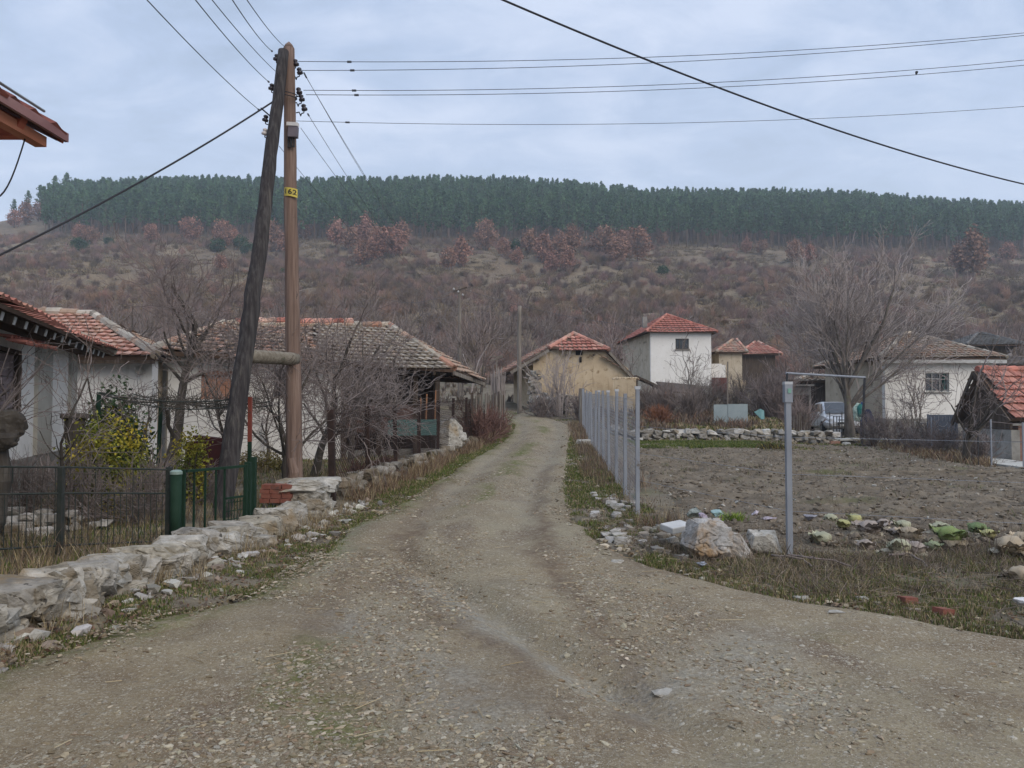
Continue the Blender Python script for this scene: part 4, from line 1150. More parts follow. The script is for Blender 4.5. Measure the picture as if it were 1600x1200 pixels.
# --- scrub over the slope ----------------------------------------------------
scrub_lib = bpy.data.collections.new('scrub_library')
for k in range(7):
    A, B, ra, rb = shrub_mesh(500 + k, 1.9, 34, .035, fan=1.0, kids=5, klen=.5)
    mb = MB(); tint = [(1, .92, .95), (.8, .8, .85), (1.15, .95, .9), (.9, .9, .8), (.75, .72, .78), (1.1, 1.0, .85), (.95, .85, .92)][k]
    segs(mb, A, B, ra, rb, 3, tint)
    m_ = mb.mesh('scrub_%d' % k); m_.materials.append(M_SCRUB)
    scrub_lib.objects.link(bpy.data.objects.new('scrub_kind', m_))
def scrub_pts(n, y0, y1, thr):
    y = y0 + (y1 - y0) * r.uniform(0, 1, n) ** .8; t = r.uniform(-.80, .80, n); x = t * y
    d = fbm(x / 13, y / 34, 91, 4); e = fbm(x / 5, y / 9, 95, 3)
    k = (d * .7 + e * .3) > thr + .05 * sst(150, 250, y) + r.uniform(-.05, .05, n)
    # keep the grassy knoll above the mud house open
    px = 800 + FPX * t
    x, y = x[k], y[k]
    return np.column_stack([x, y, H(x, y) - .1])
pp = np.concatenate([scrub_pts(9500, 84, 262, .49), scrub_pts(1300, 72, 120, .36), scrub_pts(2600, 84, 262, .38)])
scatter('hillside_scrub', pp, scrub_lib, .35, 1.15, 7)

# dry grass tussocks that roughen the open slope
tuss_lib = bpy.data.collections.new('tussock_library')
for k in range(4):
    q = np.random.default_rng(600 + k); n = 70; mb = MB()
    a = q.normal(0, .55, n); b = q.normal(0, .55, n)
    blades(mb, a, b, np.full(n, -.05), q.uniform(.25, .6, n), np.full(n, .12), np.array([(.22, .17, .105), (.17, .125, .08), (.27, .215, .135), (.11, .085, .06)])[q.integers(0, 4, n)] * (.8 + .12 * k), 1.1, q)
    m_ = mb.mesh('tussock_%d' % k); m_.materials.append(M_BLADE); tuss_lib.objects.link(bpy.data.objects.new('tussock_kind', m_))
n = 16000; y = 80 + 182 * r.uniform(0, 1, n) ** .7; t = r.uniform(-.75, .75, n); x = t * y
k = fbm(x / 5, y / 9, 99, 3) > r.uniform(.36, .6, n)
x, y = x[k], y[k]
scatter('hillside_grass', np.column_stack([x, y, H(x, y)]), tuss_lib, .6, 1.5, 17)
# ------------------------------------------------------------------ houses
M_TILE = mat('clay_tile', [(.72, .7, .68), (1, 1, 1), (1.18, 1.15, 1.1)], scale=3.5, detail=8, rough=.9, attr=True, bump=.3, bscale=30, bdist=.01,
             layers=[((.16, .145, .115), 4.5, .6, .74, (1, 1, 1)), ((.07, .06, .052), 1.3, .62, .78, (1, 1, 1))])
M_DECK = mat('roof_board', [(.07, .045, .032), (.12, .08, .058)], scale=4, st=(1, .2, 1), rough=.95)
M_DARKW = mat('weathered_dark_wood', [(.035, .026, .02), (.075, .056, .044), (.12, .095, .075)], scale=5, st=(3, 3, .25), rough=.95, bump=.5, bscale=20)
M_GREYW = mat('weathered_grey_wood', [(.10, .085, .07), (.18, .155, .13), (.26, .235, .2)], scale=5, st=(3, 3, .2), rough=.95, bump=.6, bscale=24)
M_WHITE = mat('white_limewash', [(.66, .64, .60), (.70, .68, .645), (.75, .73, .70)], scale=1.1, detail=9, rough=.95, bump=.25, bscale=22, bdist=.01, lo=.28, hi=.72,
              layers=[((.46, .435, .39), 1.9, .6, .8, (1, 1, .7)), ((.28, .255, .22), 3.4, .66, .74, (1, 1, 1)), ((.44, .42, .38), 1.6, .6, .8, (2.5, 2.5, .22)), ((.46, .43, .38), 9, .62, .7, (1, 1, 1))])
M_BEIGE = mat('beige_render', [(.36, .30, .225), (.46, .395, .30), (.53, .465, .37)], scale=1.3, detail=9, rough=.95, bump=.3, bscale=18,
              layers=[((.18, .15, .115), 2.2, .58, .7, (1, 1, 1)), ((.24, .2, .15), 1.4, .58, .72, (2, 2, .25))])
M_MUD = mat('mud_plaster', [(.37, .285, .185), (.47, .37, .25), (.54, .445, .315)], scale=1.2, detail=10, rough=1, bump=.5, bscale=10, bdist=.03,
            layers=[((.24, .165, .09), 2.6, .57, .68, (1, 1, 1)), ((.50, .41, .28), .9, .6, .74, (1, 1, 1)), ((.2, .14, .085), 1.7, .6, .72, (3, 3, .2)), ((.11, .075, .045), 7, .65, .7, (.4, .4, 2.5))])
M_PLINTH = mat('grey_plinth', [(.16, .15, .135), (.24, .23, .21), (.31, .30, .275)], scale=2.4, detail=9, rough=.95, bump=.5, bscale=9, bdist=.03, layers=[((.11, .10, .085), 2.1, .57, .68, (1, 1, 1))])
M_PILAS = mat('pale_grey_render', [(.30, .285, .25), (.38, .365, .325), (.44, .425, .385)], scale=2, rough=.95, bump=.4, bscale=12, layers=[((.24, .22, .18), 2, .58, .7, (2, 2, .3))])
M_GLASS = mat('window_glass', [(.02, .024, .028), (.045, .05, .055)], scale=2, rough=.12, spec=.6)
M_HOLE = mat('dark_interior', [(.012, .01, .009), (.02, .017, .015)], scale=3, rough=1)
M_FRAMEW = mat('painted_window_frame', [(.34, .34, .33), (.46, .46, .45)], scale=6, rough=.7)
M_FRAMED = mat('dark_window_frame', [(.075, .06, .05), (.12, .10, .085)], scale=6, rough=.8)
M_BRICK = mat('brick_infill', [(.27, .13, .085), (.36, .185, .125), (.42, .245, .17)], scale=5, rough=.95, st=(1, 1, 3), bump=.3, layers=[((.38, .33, .28), 8, .6, .68, (.6, .6, 3))])
RED = [(.32, .115, .085), (.38, .15, .115), (.28, .10, .075), (.40, .18, .14), (.33, .14, .105)]
OLD = [(.30, .16, .11), (.36, .21, .145), (.27, .22, .17), (.33, .27, .21), (.24, .16, .12), (.38, .25, .18), (.29, .26, .21)]
GREYT = [(.30, .275, .235), (.25, .22, .18), (.34, .28, .22), (.28, .20, .15), (.22, .19, .155), (.36, .32, .27)]
PINK = [(.41, .205, .16), (.45, .25, .195), (.36, .175, .135), (.46, .29, .23), (.39, .26, .205)]

def inpoly(p, poly):
    x, y = p; c = False; n = len(poly)
    for i in range(n):
        x1, y1 = poly[i]; x2, y2 = poly[(i + 1) % n]
        if (y1 > y) != (y2 > y) and x < (x2 - x1) * (y - y1) / (y2 - y1) + x1: c = not c
    return c

def tiles(mb, poly, palette, r, tw=.24, th=.33, gap=.02, lift=.085, mis=.0):
    """One roof face laid with single overlapping clay tiles."""
    p = np.asarray(poly, float)
    n = np.cross(p[1] - p[0], p[2] - p[0]); n /= np.linalg.norm(n)
    if n[2] < 0: n = -n
    u = np.cross((0, 0, 1), n); u /= np.linalg.norm(u); v = np.cross(n, u)
    if v[2] < 0: v = -v; u = -u
    o = p[np.argmin(p @ v)]
    q = np.column_stack([(p - o) @ u, (p - o) @ v])
    lo, hi = q.min(0), q.max(0)
    V, F, C = [], [], []
    rows = int(math.ceil((hi[1] - lo[1]) / th))
    sag = r.uniform(0, 6)
    for j in range(rows):
        y0 = lo[1] + j * th
        off = r.normal(0, .012)
        for i in range(int(math.ceil((hi[0] - lo[0]) / tw)) + 1):
            x0 = lo[0] + (i - .5 * (j % 2) * 0) * tw
            if not inpoly((x0 + tw / 2, y0 + th * .5), q): continue
            if mis and r.uniform() < mis: continue
            dz = r.normal(0, .004); dy = r.normal(0, .006) + off; a = r.normal(0, .012)
            w_ = .03 * math.sin(x0 * .9 + sag) + .025 * math.sin(y0 * 1.3 + x0 * .3)
            b = len(V)
            for k, (fx, hgt) in enumerate(((0, 0), (.28, .035), (.62, .012), (1, 0))):
                xx = x0 + gap / 2 + fx * (tw - gap)
                V.append(o + u * xx + v * (y0 - .04 + dy + a * fx) + n * (lift + hgt + dz + w_))
            for k, (fx, hgt) in enumerate(((0, 0), (.28, .035), (.62, .012), (1, 0))):
                xx = x0 + gap / 2 + fx * (tw - gap)
                V.append(o + u * xx + v * (y0 + th + dy) + n * (.014 + hgt + dz + w_))
            for k, fx in enumerate((0, .28, .62, 1)):
                xx = x0 + gap / 2 + fx * (tw - gap)
                V.append(o + u * xx + v * (y0 - .036 + dy + a * fx) + n * (lift + hgt - .026 + dz + w_))
            c = (np.array(palette[r.integers(0, len(palette))]) * .55 + np.mean(palette, axis=0) * .45) * r.uniform(.88, 1.12)
            for k in range(3):
                F.append((b + k, b + k + 1, b + k + 5, b + k + 4)); C.append(c)
                F.append((b + 8 + k, b + 9 + k, b + k + 1, b + k)); C.append(c)
    if F: mb.add(np.array(V), np.array(F), np.array(C))

def caps(mb, a, b, r, palette, rad=.11):
    """Half-round ridge tiles, one after another."""
    a, b = np.asarray(a, float), np.asarray(b, float); L_ = np.linalg.norm(b - a); n = max(1, int(L_ / .36))
    for k in range(n):
        p0 = a + (b - a) * (k / n); p1 = a + (b - a) * ((k + 1.06) / n)
        tube(mb, [p0 + (0, 0, .035), p1 + (0, 0, .055)], [rad * r.uniform(.95, 1.1), rad * 1.12], 8, np.array(palette[r.integers(0, len(palette))]) * r.uniform(.8, 1.2))

def roof(parent, faces, palettes, seed, ridges=(), t=.09, mis=0, cap_pal=None, label=None, tw=.24, th=.33, lift=.085):
    """roof > roof_tiles, ridge_tiles: boards below, tiles laid on them."""
    r = np.random.default_rng(seed)
    d = MB()
    for f in faces: slab(d, f, t)
    rf = part('roof', d, M_DECK, parent, label)
    tl = MB()
    for f, pal_ in zip(faces, palettes):
        if pal_: tiles(tl, f, pal_, r, tw, th, mis=mis, lift=lift)
    part('roof_tiles', tl, M_TILE, rf)
    if ridges:
        cp = MB()
        for a, b in ridges: caps(cp, a, b, r, cap_pal or palettes[0])
        part('ridge_tiles', cp, M_TILE, rf)
    return rf

def wall_open(mb, A, B, z0, z1, t, ops=(), col=None):
    """Wall from A to B (xy), z0..z1, thickness t away from the viewer's side, with openings (s0, s1, za, zb)."""
    A, B = np.asarray(A, float), np.asarray(B, float); L_ = np.linalg.norm(B - A); d = (B - A) / L_
    n = np.array([d[1], -d[0]])
    if np.dot(n, -(A + B) / 2) < 0: n = -n
    ss = sorted({0, L_, *[o for q in ops for o in q[:2]]}); zs = sorted({z0, z1, *[o for q in ops for o in q[2:]]})
    for i in range(len(ss) - 1):
        for j in range(len(zs) - 1):
            sm, zm = (ss[i] + ss[i + 1]) / 2, (zs[j] + zs[j + 1]) / 2
            if any(q[0] < sm < q[1] and q[2] < zm < q[3] for q in ops): continue
            a = A + d * ss[i]; b = A + d * ss[i + 1]
            box8(mb, [(*(a), zs[j]), (*(b), zs[j]), (*(b - n * t), zs[j]), (*(a - n * t), zs[j]), (*(a), zs[j + 1]), (*(b), zs[j + 1]), (*(b - n * t), zs[j + 1]), (*(a - n * t), zs[j + 1])], col)
    return A, d, n

def window(parent, A, B, s0, s1, za, zb, mullions=1, frame=M_FRAMEW, pane=None, depth=.1, sill=None, fw=.06, name='window', label=None, rail=False):
    A, B = np.asarray(A, float), np.asarray(B, float); d = (B - A) / np.linalg.norm(B - A); n = np.array([d[1], -d[0]])
    if np.dot(n, -(A + B) / 2) < 0: n = -n
    pt = lambda s, z_, o: (*(A + d * s + n * o), z_)
    f = MB(); e = .004
    for a, b in (((s0 + fw / 2, za + e), (s0 + fw / 2, zb - e)), ((s1 - fw / 2, za + e), (s1 - fw / 2, zb - e))):
        bar(f, pt(a[0], a[1], -depth), pt(b[0], b[1], -depth), fw, .05)
    for q in (za + fw / 2 + e, zb - fw / 2 - e): bar(f, pt(s0 + fw, q, -depth), pt(s1 - fw, q, -depth), .048, fw)
    for m in range(mullions):
        q = s0 + (s1 - s0) * (m + 1) / (mullions + 1)
        bar(f, pt(q, za + fw, -depth), pt(q, zb - fw, -depth), fw * .8, .044)
    if rail: bar(f, pt(s0 + fw, za + (zb - za) * .68, -depth), pt(s1 - fw, za + (zb - za) * .68, -depth), .04, fw * .7)
    wn = part(name, f, frame, parent, label)
    p = MB(); box8(p, [pt(s0 + .01, za + .01, -depth - .03), pt(s1 - .01, za + .01, -depth - .03), pt(s1 - .01, za + .01, -depth - .05), pt(s0 + .01, za + .01, -depth - .05),
                       pt(s0 + .01, zb - .01, -depth - .03), pt(s1 - .01, zb - .01, -depth - .03), pt(s1 - .01, zb - .01, -depth - .05), pt(s0 + .01, zb - .01, -depth - .05)])
    part('pane', p, pane or M_GLASS, wn)
    if sill is not None:
        sl = MB(); bar(sl, pt(s0 - .08, za - .04, .03), pt(s1 + .08, za - .04, .03), .12, .06); part('sill', sl, sill, wn)
    return wn

def gz(A): return Hz(A[0], A[1])
def xy(px, y): return np.array([(px - 800) / FPX * y, y])
def zz_at(py, y): return float(P(800, py, y)[2])
def eaves_rafters(mb, A, B, z_, n_out, L_, step, wdt=.09, drop=.12, slope=.4):
    A, B = np.asarray(A, float), np.asarray(B, float); D = np.linalg.norm(B - A)
    for k in range(int(D / step) + 1):
        p = A + (B - A) * min(1, (k + .3) * step / D)
        bar(mb, (*(p - n_out * .25), z_ - drop + .25 * slope), (*(p + n_out * L_), z_ - drop - L_ * slope), wdt, .1)

# ===== white house on the right (with the walnut before it) =====
A, B = xy(1383, 38), xy(1551, 38.0)
D_, C_ = np.array([A[0] - .3, 44.5]), np.array([B[0], 44.5])
zt, zb = 4.1, -.1
h = thing('village_house', 'single-storey white house under a weathered tile roof, right of the big walnut', 'house', (*((A + B) / 2), Hz(*A)))
mb = MB()
s0, s1 = 2.04, 3.24
wall_open(mb, A, B, 1.15, zt, .3, [(s0, s1, 2.5, 3.46)])
part('front_wall', mb, M_WHITE, h)
mb = MB(); wall_open(mb, A, B, zb, 1.15, .34); wall_open(mb, D_ + (.03, 0), A + (.03, .35), zb, 1.15, .3); part('plinth', mb, M_PLINTH, h)
mb = MB(); wall_open(mb, D_, A + (0, .31), 1.15, zt, .3); wall_open(mb, B + (-.3, .32), C_ + (-.3, 0), zb, zt, .3); wall_open(mb, D_ + (.3, -.3), C_ + (-.7, -.3), zb, zt, .3); part('side_wall', mb, M_BEIGE, h, 'bare beige side wall')
window(h, A, B, s0, s1, 2.5, 3.46, 2, M_FRAMEW, depth=.14, sill=M_PLINTH, rail=True)
mb = MB(); bar(mb, (*(A + (.98 + 2.0, .13)), 2.56), (*(A + (.98 + 2.0, .13)), 3.42), .34, .02)
M_TEALC = mat('teal_curtain', [(.02, .10, .085), (.035, .15, .125)], scale=8, rough=.9)
part('curtain', mb, M_TEALC, h)
e = .48; zf = zt + .06
FL, FR = np.array([A[0] - e, A[1] - e, zf]), np.array([B[0] + e, B[1] - e, zf]); BL, BR = np.array([D_[0] - e, 45, zf - .05]), np.array([C_[0] + e, 45, zf])
R0, R1 = np.array([21.35, 41.0, 5.72]), np.array([21.9, 41.4, 5.74])
roof(h, [[FL, FR, R1, R0], [FR, BR, R1], [BR, BL, R0, R1], [BL, FL, R0]], [OLD + GREYT[:3], GREYT, OLD, OLD], 1, [(FL, R0), (FR, R1), (R0, R1), (BL, R0)], cap_pal=GREYT)
mb = MB(); bar(mb, FL + (.02, .03, -.16), FR + (-.02, .03, -.16), .04, .17); part('fascia', mb, M_FRAMEW, h)
mb = MB(); tube(mb, [(20.75, 42.2, 4.6), (20.62, 42.2, 6.45)], .075, 10); tube(mb, [(20.62, 42.2, 6.4), (20.62, 42.2, 6.52)], [.1, .1], 10)
M_RUST = mat('rusty_metal', [(.10, .045, .03), (.19, .085, .055), (.27, .13, .085)], scale=5, rough=.9, bump=.3, layers=[((.06, .05, .045), 4, .58, .7, (1, 1, 1))])
part('chimney', mb, M_RUST, h, 'thin rusty stove pipe')

# ===== two-storey white house in the middle =====
A, B = xy(1017, 58), xy(1112, 58); C_, D_ = np.array([15.6, 66]), np.array([9.75, 66.5])
zt, zm, zb = 7.55, 3.45, 1.6
h = thing('village_house', 'two-storey white house with a bright red tile roof in the middle of the village', 'house', (*((A + B) / 2), 2.5))
L1 = np.linalg.norm(B - A); k0, k1 = L1 * (1056 - 1017) / 95, L1 * (1077 - 1017) / 95
mb = MB(); wall_open(mb, A, B, zm, zt, .3, [(k0, k1, zz_at(546, 58), zz_at(529, 58))]); part('front_wall', mb, M_WHITE, h)
mb = MB(); wall_open(mb, A + (0, -.04), B + (0, -.04), zb, zm, .34); part('plinth', mb, M_PLINTH, h)
mb = MB(); wall_open(mb, D_, A + (0, .31), zb, zt, .3); wall_open(mb, B + (-.3, .32), C_ + (-.3, 0), zb, zt, .3); wall_open(mb, D_ + (.35, -.32), C_ + (-.65, -.32), zb, zt, .3); part('side_wall', mb, M_BEIGE, h, 'unpainted beige side wall')
window(h, A, B, k0, k1, zz_at(546, 58), zz_at(529, 58), 2, M_FRAMED, depth=.1, sill=M_GREYW)
e = .4; FL, FR = np.array([A[0] - e, 57.6, zt + .02]), np.array([B[0] + e, 57.6, zt - .02]); BL, BR = np.array([D_[0] - e, 67, zt - .1]), np.array([C_[0] + e, 67, zt])
R0, R1 = np.array([12.45, 60.6, 9.2]), np.array([12.4, 64, 9.2])
roof(h, [[FL, FR, R0], [FR, BR, R1, R0], [BR, BL, R1], [BL, FL, R0, R1]], [RED, RED, RED, RED], 2, [(FL, R0), (FR, R0), (R0, R1)], cap_pal=RED, tw=.3, th=.4)
mb = MB(); box(mb, (10.9, 61.8, 8.75), (.35, .35, .9)); part('chimney', mb, M_PLINTH, h)

# ===== mud house at the bend =====
A, B = xy(833, 41), xy(982, 41)
h = thing('mud_house', 'ochre mud-walled house with a sagging red tile roof at the bend of the road', 'house', (3.5, 41, 1.5))
zb = .9
def gable(mb, A, B, prof, zb_, t):
    A = np.asarray(A, float); B = np.asarray(B, float); d = (B - A) / np.linalg.norm(B - A); n = np.array([d[1], -d[0]])
    if np.dot(n, -(A + B) / 2) < 0: n = -n
    top = [A + d * s for s, z_ in prof]
    for k in range(len(prof) - 1):
        p0, p1 = top[k], top[k + 1]; z0, z1 = prof[k][1], prof[k + 1][1]
        box8(mb, [(*p0, zb_), (*p1, zb_), (*(p1 - n * t), zb_), (*(p0 - n * t), zb_), (*p0, z0), (*p1, z1), (*(p1 - n * t), z1), (*(p0 - n * t), z0)])
sc_ = lambda px: (px - 833) / FPX * 41
prof = [(0, zz_at(564, 41)), (sc_(862), zz_at(547, 41)), (sc_(945), zz_at(549, 41)), (sc_(982), zz_at(576, 41))]
mb = MB(); gable(mb, A, B, prof, zb, .4); part('front_wall', mb, M_MUD, h)
D_ = np.array([.1, 48.5]); C_ = np.array([6.3, 48.5])
mb = MB(); wall_open(mb, D_, A + (.001, .41), zb, zz_at(566, 41) - .1, .35); wall_open(mb, B + (-.35, .42), C_ + (-.35, 0), zb, 3.7, .35); wall_open(mb, D_ + (.4, 0), C_ + (-.8, 0), zb, 3.8, .3); part('side_wall', mb, M_MUD, h)
apx = np.array([3.45, 42.3, zz_at(522, 42.3)]); R1 = np.array([3.1, 48.6, 5.6])
hl, hr = np.array([2.0, 40.7, zz_at(544, 40.7)]), np.array([5.25, 40.7, zz_at(547, 40.7)])
el, elb = np.array([-.22, 40.8, zz_at(579, 40.8)]), np.array([-1.0, 49.2, 3.6])
er, erb = np.array([6.75, 40.9, zz_at(592, 40.9)]), np.array([6.9, 49.2, 3.2])
roof(h, [[hl, hr, apx], [el, hl, apx, R1, elb], [er, erb, R1, apx, hr]], [PINK[:3] + RED, OLD + RED[:2], OLD], 3, [(hl, apx), (hr, apx), (apx, R1)], cap_pal=PINK, mis=.03, tw=.26, th=.34)
mb = MB(); bar(mb, el + (.15, -.06, -.12), hl + (0, -.06, -.12), .06, .16); part('barge_board', mb, M_GREYW, h); mb = MB(); bar(mb, er + (-.1, -.06, -.1), hr + (0, -.06, -.12), .06, .14); part('barge_board', mb, M_GREYW, h)
mb = MB(); box(mb, (A[0] + sc_(905) - 0, 40.99, zz_at(550.5, 41)), (.36, .06, .30)); box(mb, (A[0] + sc_(907), 40.99, zz_at(562, 41)), (.14, .06, .3)); part('vent_hole', mb, M_HOLE, h)
mb = MB()
for k in range(4): tube(mb, [(A[0] + .3 + k * 1.5, 40.98, zz_at(551, 41) - abs(k - 1.5) * .25), (A[0] + .3 + k * 1.5, 40.6, zz_at(551, 41) - abs(k - 1.5) * .25 - .02)], .06, 8)
part('beam_end', mb, M_DARKW, h)

h = thing('mud_outbuilding', 'low crumbling mud wall block at the right end of the mud house', 'outbuilding', (5.9, 40, 1.3))
mb = MB(); A, B = xy(958, 39.5), xy(994, 39.3); wall_open(mb, A, B, .9, zz_at(592, 39.5), .5); part('wall', mb, M_MUD, h)
mb = MB()
for k in range(9): rock(mb, (A[0] + .1 + k * .14, 39.6, zz_at(592, 39.5) + .02), (.3, .4, .16), 900 + k, 1)
part('wall_crest', mb, M_MUD, h)

# collapsed lean-to
h = thing('collapsed_shed', 'collapsed dark shed with a fallen roof beside the mud house', 'shed', (8.2, 42, 1.4))
mb = MB(); a, b = P(994, 586, 42), P(1052, 612, 42); slab(mb, [a, b, b + (.3, 3, .1), a + (.3, 3, .1)], .12); part('roof', mb, M_DARKW, h)
mb = MB()
for k, q in enumerate((0, .45, 1)):
    p = a + (b - a) * q; bar(mb, (p[0], 42.15, 1.0), (p[0] + .05, 42.15, p[2] - .1), .12)
part('post', mb, M_DARKW, h)
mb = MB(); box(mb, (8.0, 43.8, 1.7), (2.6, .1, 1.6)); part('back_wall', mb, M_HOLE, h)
mb = MB(); A, B = xy(998, 42.4), xy(1036, 42.4); wall_open(mb, A, B, .8, zz_at(617, 42.4), .3, [(.5, .9, 1.2, 2.0)]); part('wall', mb, M_PLINTH, h)
mb = MB(); box(mb, (P(1043, 620, 42)[0], 41.9, 1.9), (.42, .3, 1.4)); part('brick_pier', mb, M_BRICK, h)
h = thing('lean_to_roof', 'flat plank lean-to roof with a pale edge at the foot of the two-storey house', 'lean-to', (10.5, 47, 1.6))
mb = MB(); a, b = P(1040, 610, 46), P(1108, 616, 46); slab(mb, [a, b, b + (.2, 4, .7), a + (.2, 4, .7)], .1); part('roof', mb, M_DARKW, h)
mb = MB(); bar(mb, a + (.1, -.04, .02), b + (0, -.04, .02), .04, .07); part('edge_board', mb, M_TWIGL, h)
mb = MB()
for q in (.05, .5, .95):
    p = a + (b - a) * q; bar(mb, (p[0], 46.2, 1.2), (p[0], 46.2, p[2] - .1), .12)
part('post', mb, M_GREYW, h)

# ===== small red-roofed buildings behind =====
def small_house(name, label, cat, px0, px1, y, dep, py_base, py_eave, ridge_px, py_ridge, wall, pal_, seed, e=.45, slate=False):
    A, B = xy(px0, y), xy(px1, y); zt = zz_at(py_eave, y)
    h = thing(name, label, cat, (*((A + B) / 2), zz_at(py_base, y)))
    mb = MB(); wall_open(mb, A, B, zz_at(py_base, y) - 1, zt, .3); wall_open(mb, A + (0, .31), A + (0, dep), zz_at(py_base, y) - 1, zt, .3); wall_open(mb, B + (-.3, .31), B + (-.3, dep), zz_at(py_base, y) - 1, zt, .3)
    part('wall', mb, wall, h)
    FL, FR = np.array([A[0] - e, y - e, zt]), np.array([B[0] + e, y - e, zt]); BL, BR = FL + (0, dep + e * 2, 0), FR + (0, dep + e * 2, 0)
    ym = y + dep / 2; R0 = np.array([(ridge_px[0] - 800) / FPX * ym, ym, zz_at(py_ridge, ym)]); R1 = np.array([(ridge_px[1] - 800) / FPX * ym, ym, zz_at(py_ridge, ym)])
    fs = [[FL, FR, R1, R0], [FR, BR, R1], [BR, BL, R0, R1], [BL, FL, R0]] if ridge_px[0] != ridge_px[1] else [[FL, FR, R0], [FR, BR, R0], [BR, BL, R0], [BL, FL, R0]]
    roof(h, fs, [pal_] * 4, seed, [(FL, R0), (FR, R1)], tw=.32, th=.42)
    return h
h = small_house('village_house', 'low red-roofed house half hidden by bare trees, right of the two-storey house', 'house', 1160, 1212, 66, 6, 610, 554, (1180, 1186), 535, M_DARKW, PINK + RED, 5)
h = small_house('village_house', 'narrow outbuilding with a greyish-red roof touching the two-storey house on its right', 'outbuilding', 1124, 1160, 62, 5, 612, 551, (1146, 1152), 531, M_BEIGE, OLD + PINK[:2], 6, e=.35)
mb = MB(); box(mb, (*xy(1120, 60.5), zz_at(580, 60.5)), (.8, .1, 1.2)); box(mb, (*xy(1129, 60.5), zz_at(580, 60.5)), (.5, .12, 1.0)); part('door', mb, M_WHITE, h, 'white door panels')
mb = MB(); A, B = xy(1110, 60), xy(1136, 60); wall_open(mb, A, B, 2.4, zz_at(590, 60), .3); part('red_gate', mb, mat('dull_red_sheet', [(.10, .035, .03), (.16, .06, .05)], scale=4, rough=.8), h)
mb = MB(); A, B = xy(1148, 50), xy(1166, 50); wall_open(mb, A, B, 1.6, zz_at(594, 50), .5)
solo('mud_pillar', mb, M_MUD, 'short ochre mud pillar below the greyish-red roof', 'pillar', (*((A + B) / 2), 1.9))
h = small_house('stone_roofed_house', 'distant house with a flat dark slate roof at the far right', 'house', 1518, 1585, 62, 7, 600, 540, (1530, 1536), 521, M_DARKW, [(.12, .115, .11), (.16, .155, .145), (.10, .095, .09)], 7, e=.8)
h = small_house('grey_outbuilding', 'low grey outbuilding with a dark roof joined to the right side of the white house', 'outbuilding', 1556, 1660, 43, 6, 640, 572, (1580, 1680), 556, M_PLINTH, [(.14, .12, .11), (.2, .165, .145), (.1, .09, .085)], 8)
h = small_house('dark_barn', 'dark barn behind the silver car', 'barn', 1250, 1318, 46, 5, 640, 596, (1270, 1300), 585, M_DARKW, GREYT, 9, e=.3)

# ===== red tiled shed, right border =====
y = 24.0
gl = np.array([xy(1500, 24.2)[0], 24.2]); gr = np.array([xy(1588, 22.6)[0] + .05, 22.4])
h = thing('tiled_shed', 'low shed with bright red tiles and a dark wooden gable, right border', 'shed', (15.2, 23.3, 0))
apex = P(1527, 579, 23.4); ridge_e = apex + (6, 1.6, 0)
fe = P(1582, 655, 22.0); fe2 = fe + (6, 1.6, 0)
be = np.array([apex[0] + .15, 24.9, 1.2]); be2 = be + (6, 1.6, 0)
roof(h, [[fe, fe2, ridge_e, apex], [be, apex, ridge_e, be2]], [RED[1:] + PINK[:2], OLD], 11, [(apex, ridge_e)], cap_pal=RED, tw=.27, th=.29)
gA, gB = np.array([be[0] + .12, 24.7]), np.array([fe[0] + .12, 22.25])
dd = gB - gA; LL = np.linalg.norm(dd); s_ap = .5 * LL
def wallpoly(mb, A, B, prof, zb_, t):
    A = np.asarray(A, float); B = np.asarray(B, float); d = (B - A) / np.linalg.norm(B - A); n = np.array([-d[1], d[0]])
    if n[0] > 0: n = -n
    for k in range(len(prof) - 1):
        p0, p1 = A + d * prof[k][0], A + d * prof[k + 1][0]; z0, z1 = prof[k][1], prof[k + 1][1]
        box8(mb, [(*p0, zb_), (*p1, zb_), (*(p1 - n * t), zb_), (*(p0 - n * t), zb_), (*p0, z0), (*p1, z1), (*(p1 - n * t), z1), (*(p0 - n * t), z0)])
mb = MB(); wallpoly(mb, gA, gB, [(0, 1.0), (LL, 1.0)], -.3, .25); part('wall', mb, M_PLINTH, h)
mb = MB(); wallpoly(mb, gA + dd * .02, gB - dd * .02, [(0, 1.12), (s_ap * .98, apex[2] - .16), (LL * .96, 1.2)], 1.01, .08); part('gable_boards', mb, M_DARKW, h, 'dark weathered wooden gable')
mb = MB(); n_ = np.array([1.0, .27]); wall_open(mb, gB + (.26, .07), gB + n_ * 6, -.3, 1.12, .25); part('front_wall', mb, mat('dull_brick', [(.15, .085, .065), (.24, .15, .12)], scale=4, rough=.95, st=(1, 1, 3), bump=.3), h, 'reddish-brown front wall')
mb = MB(); bar(mb, be + (-.1, 0, -.08), apex + (-.14, -.02, -.06), .05, .13); part('barge_board', mb, M_DARKW, h); mb = MB(); bar(mb, fe + (-.1, 0, -.08), apex + (-.14, -.02, -.06), .05, .13); part('barge_board', mb, M_DARKW, h)

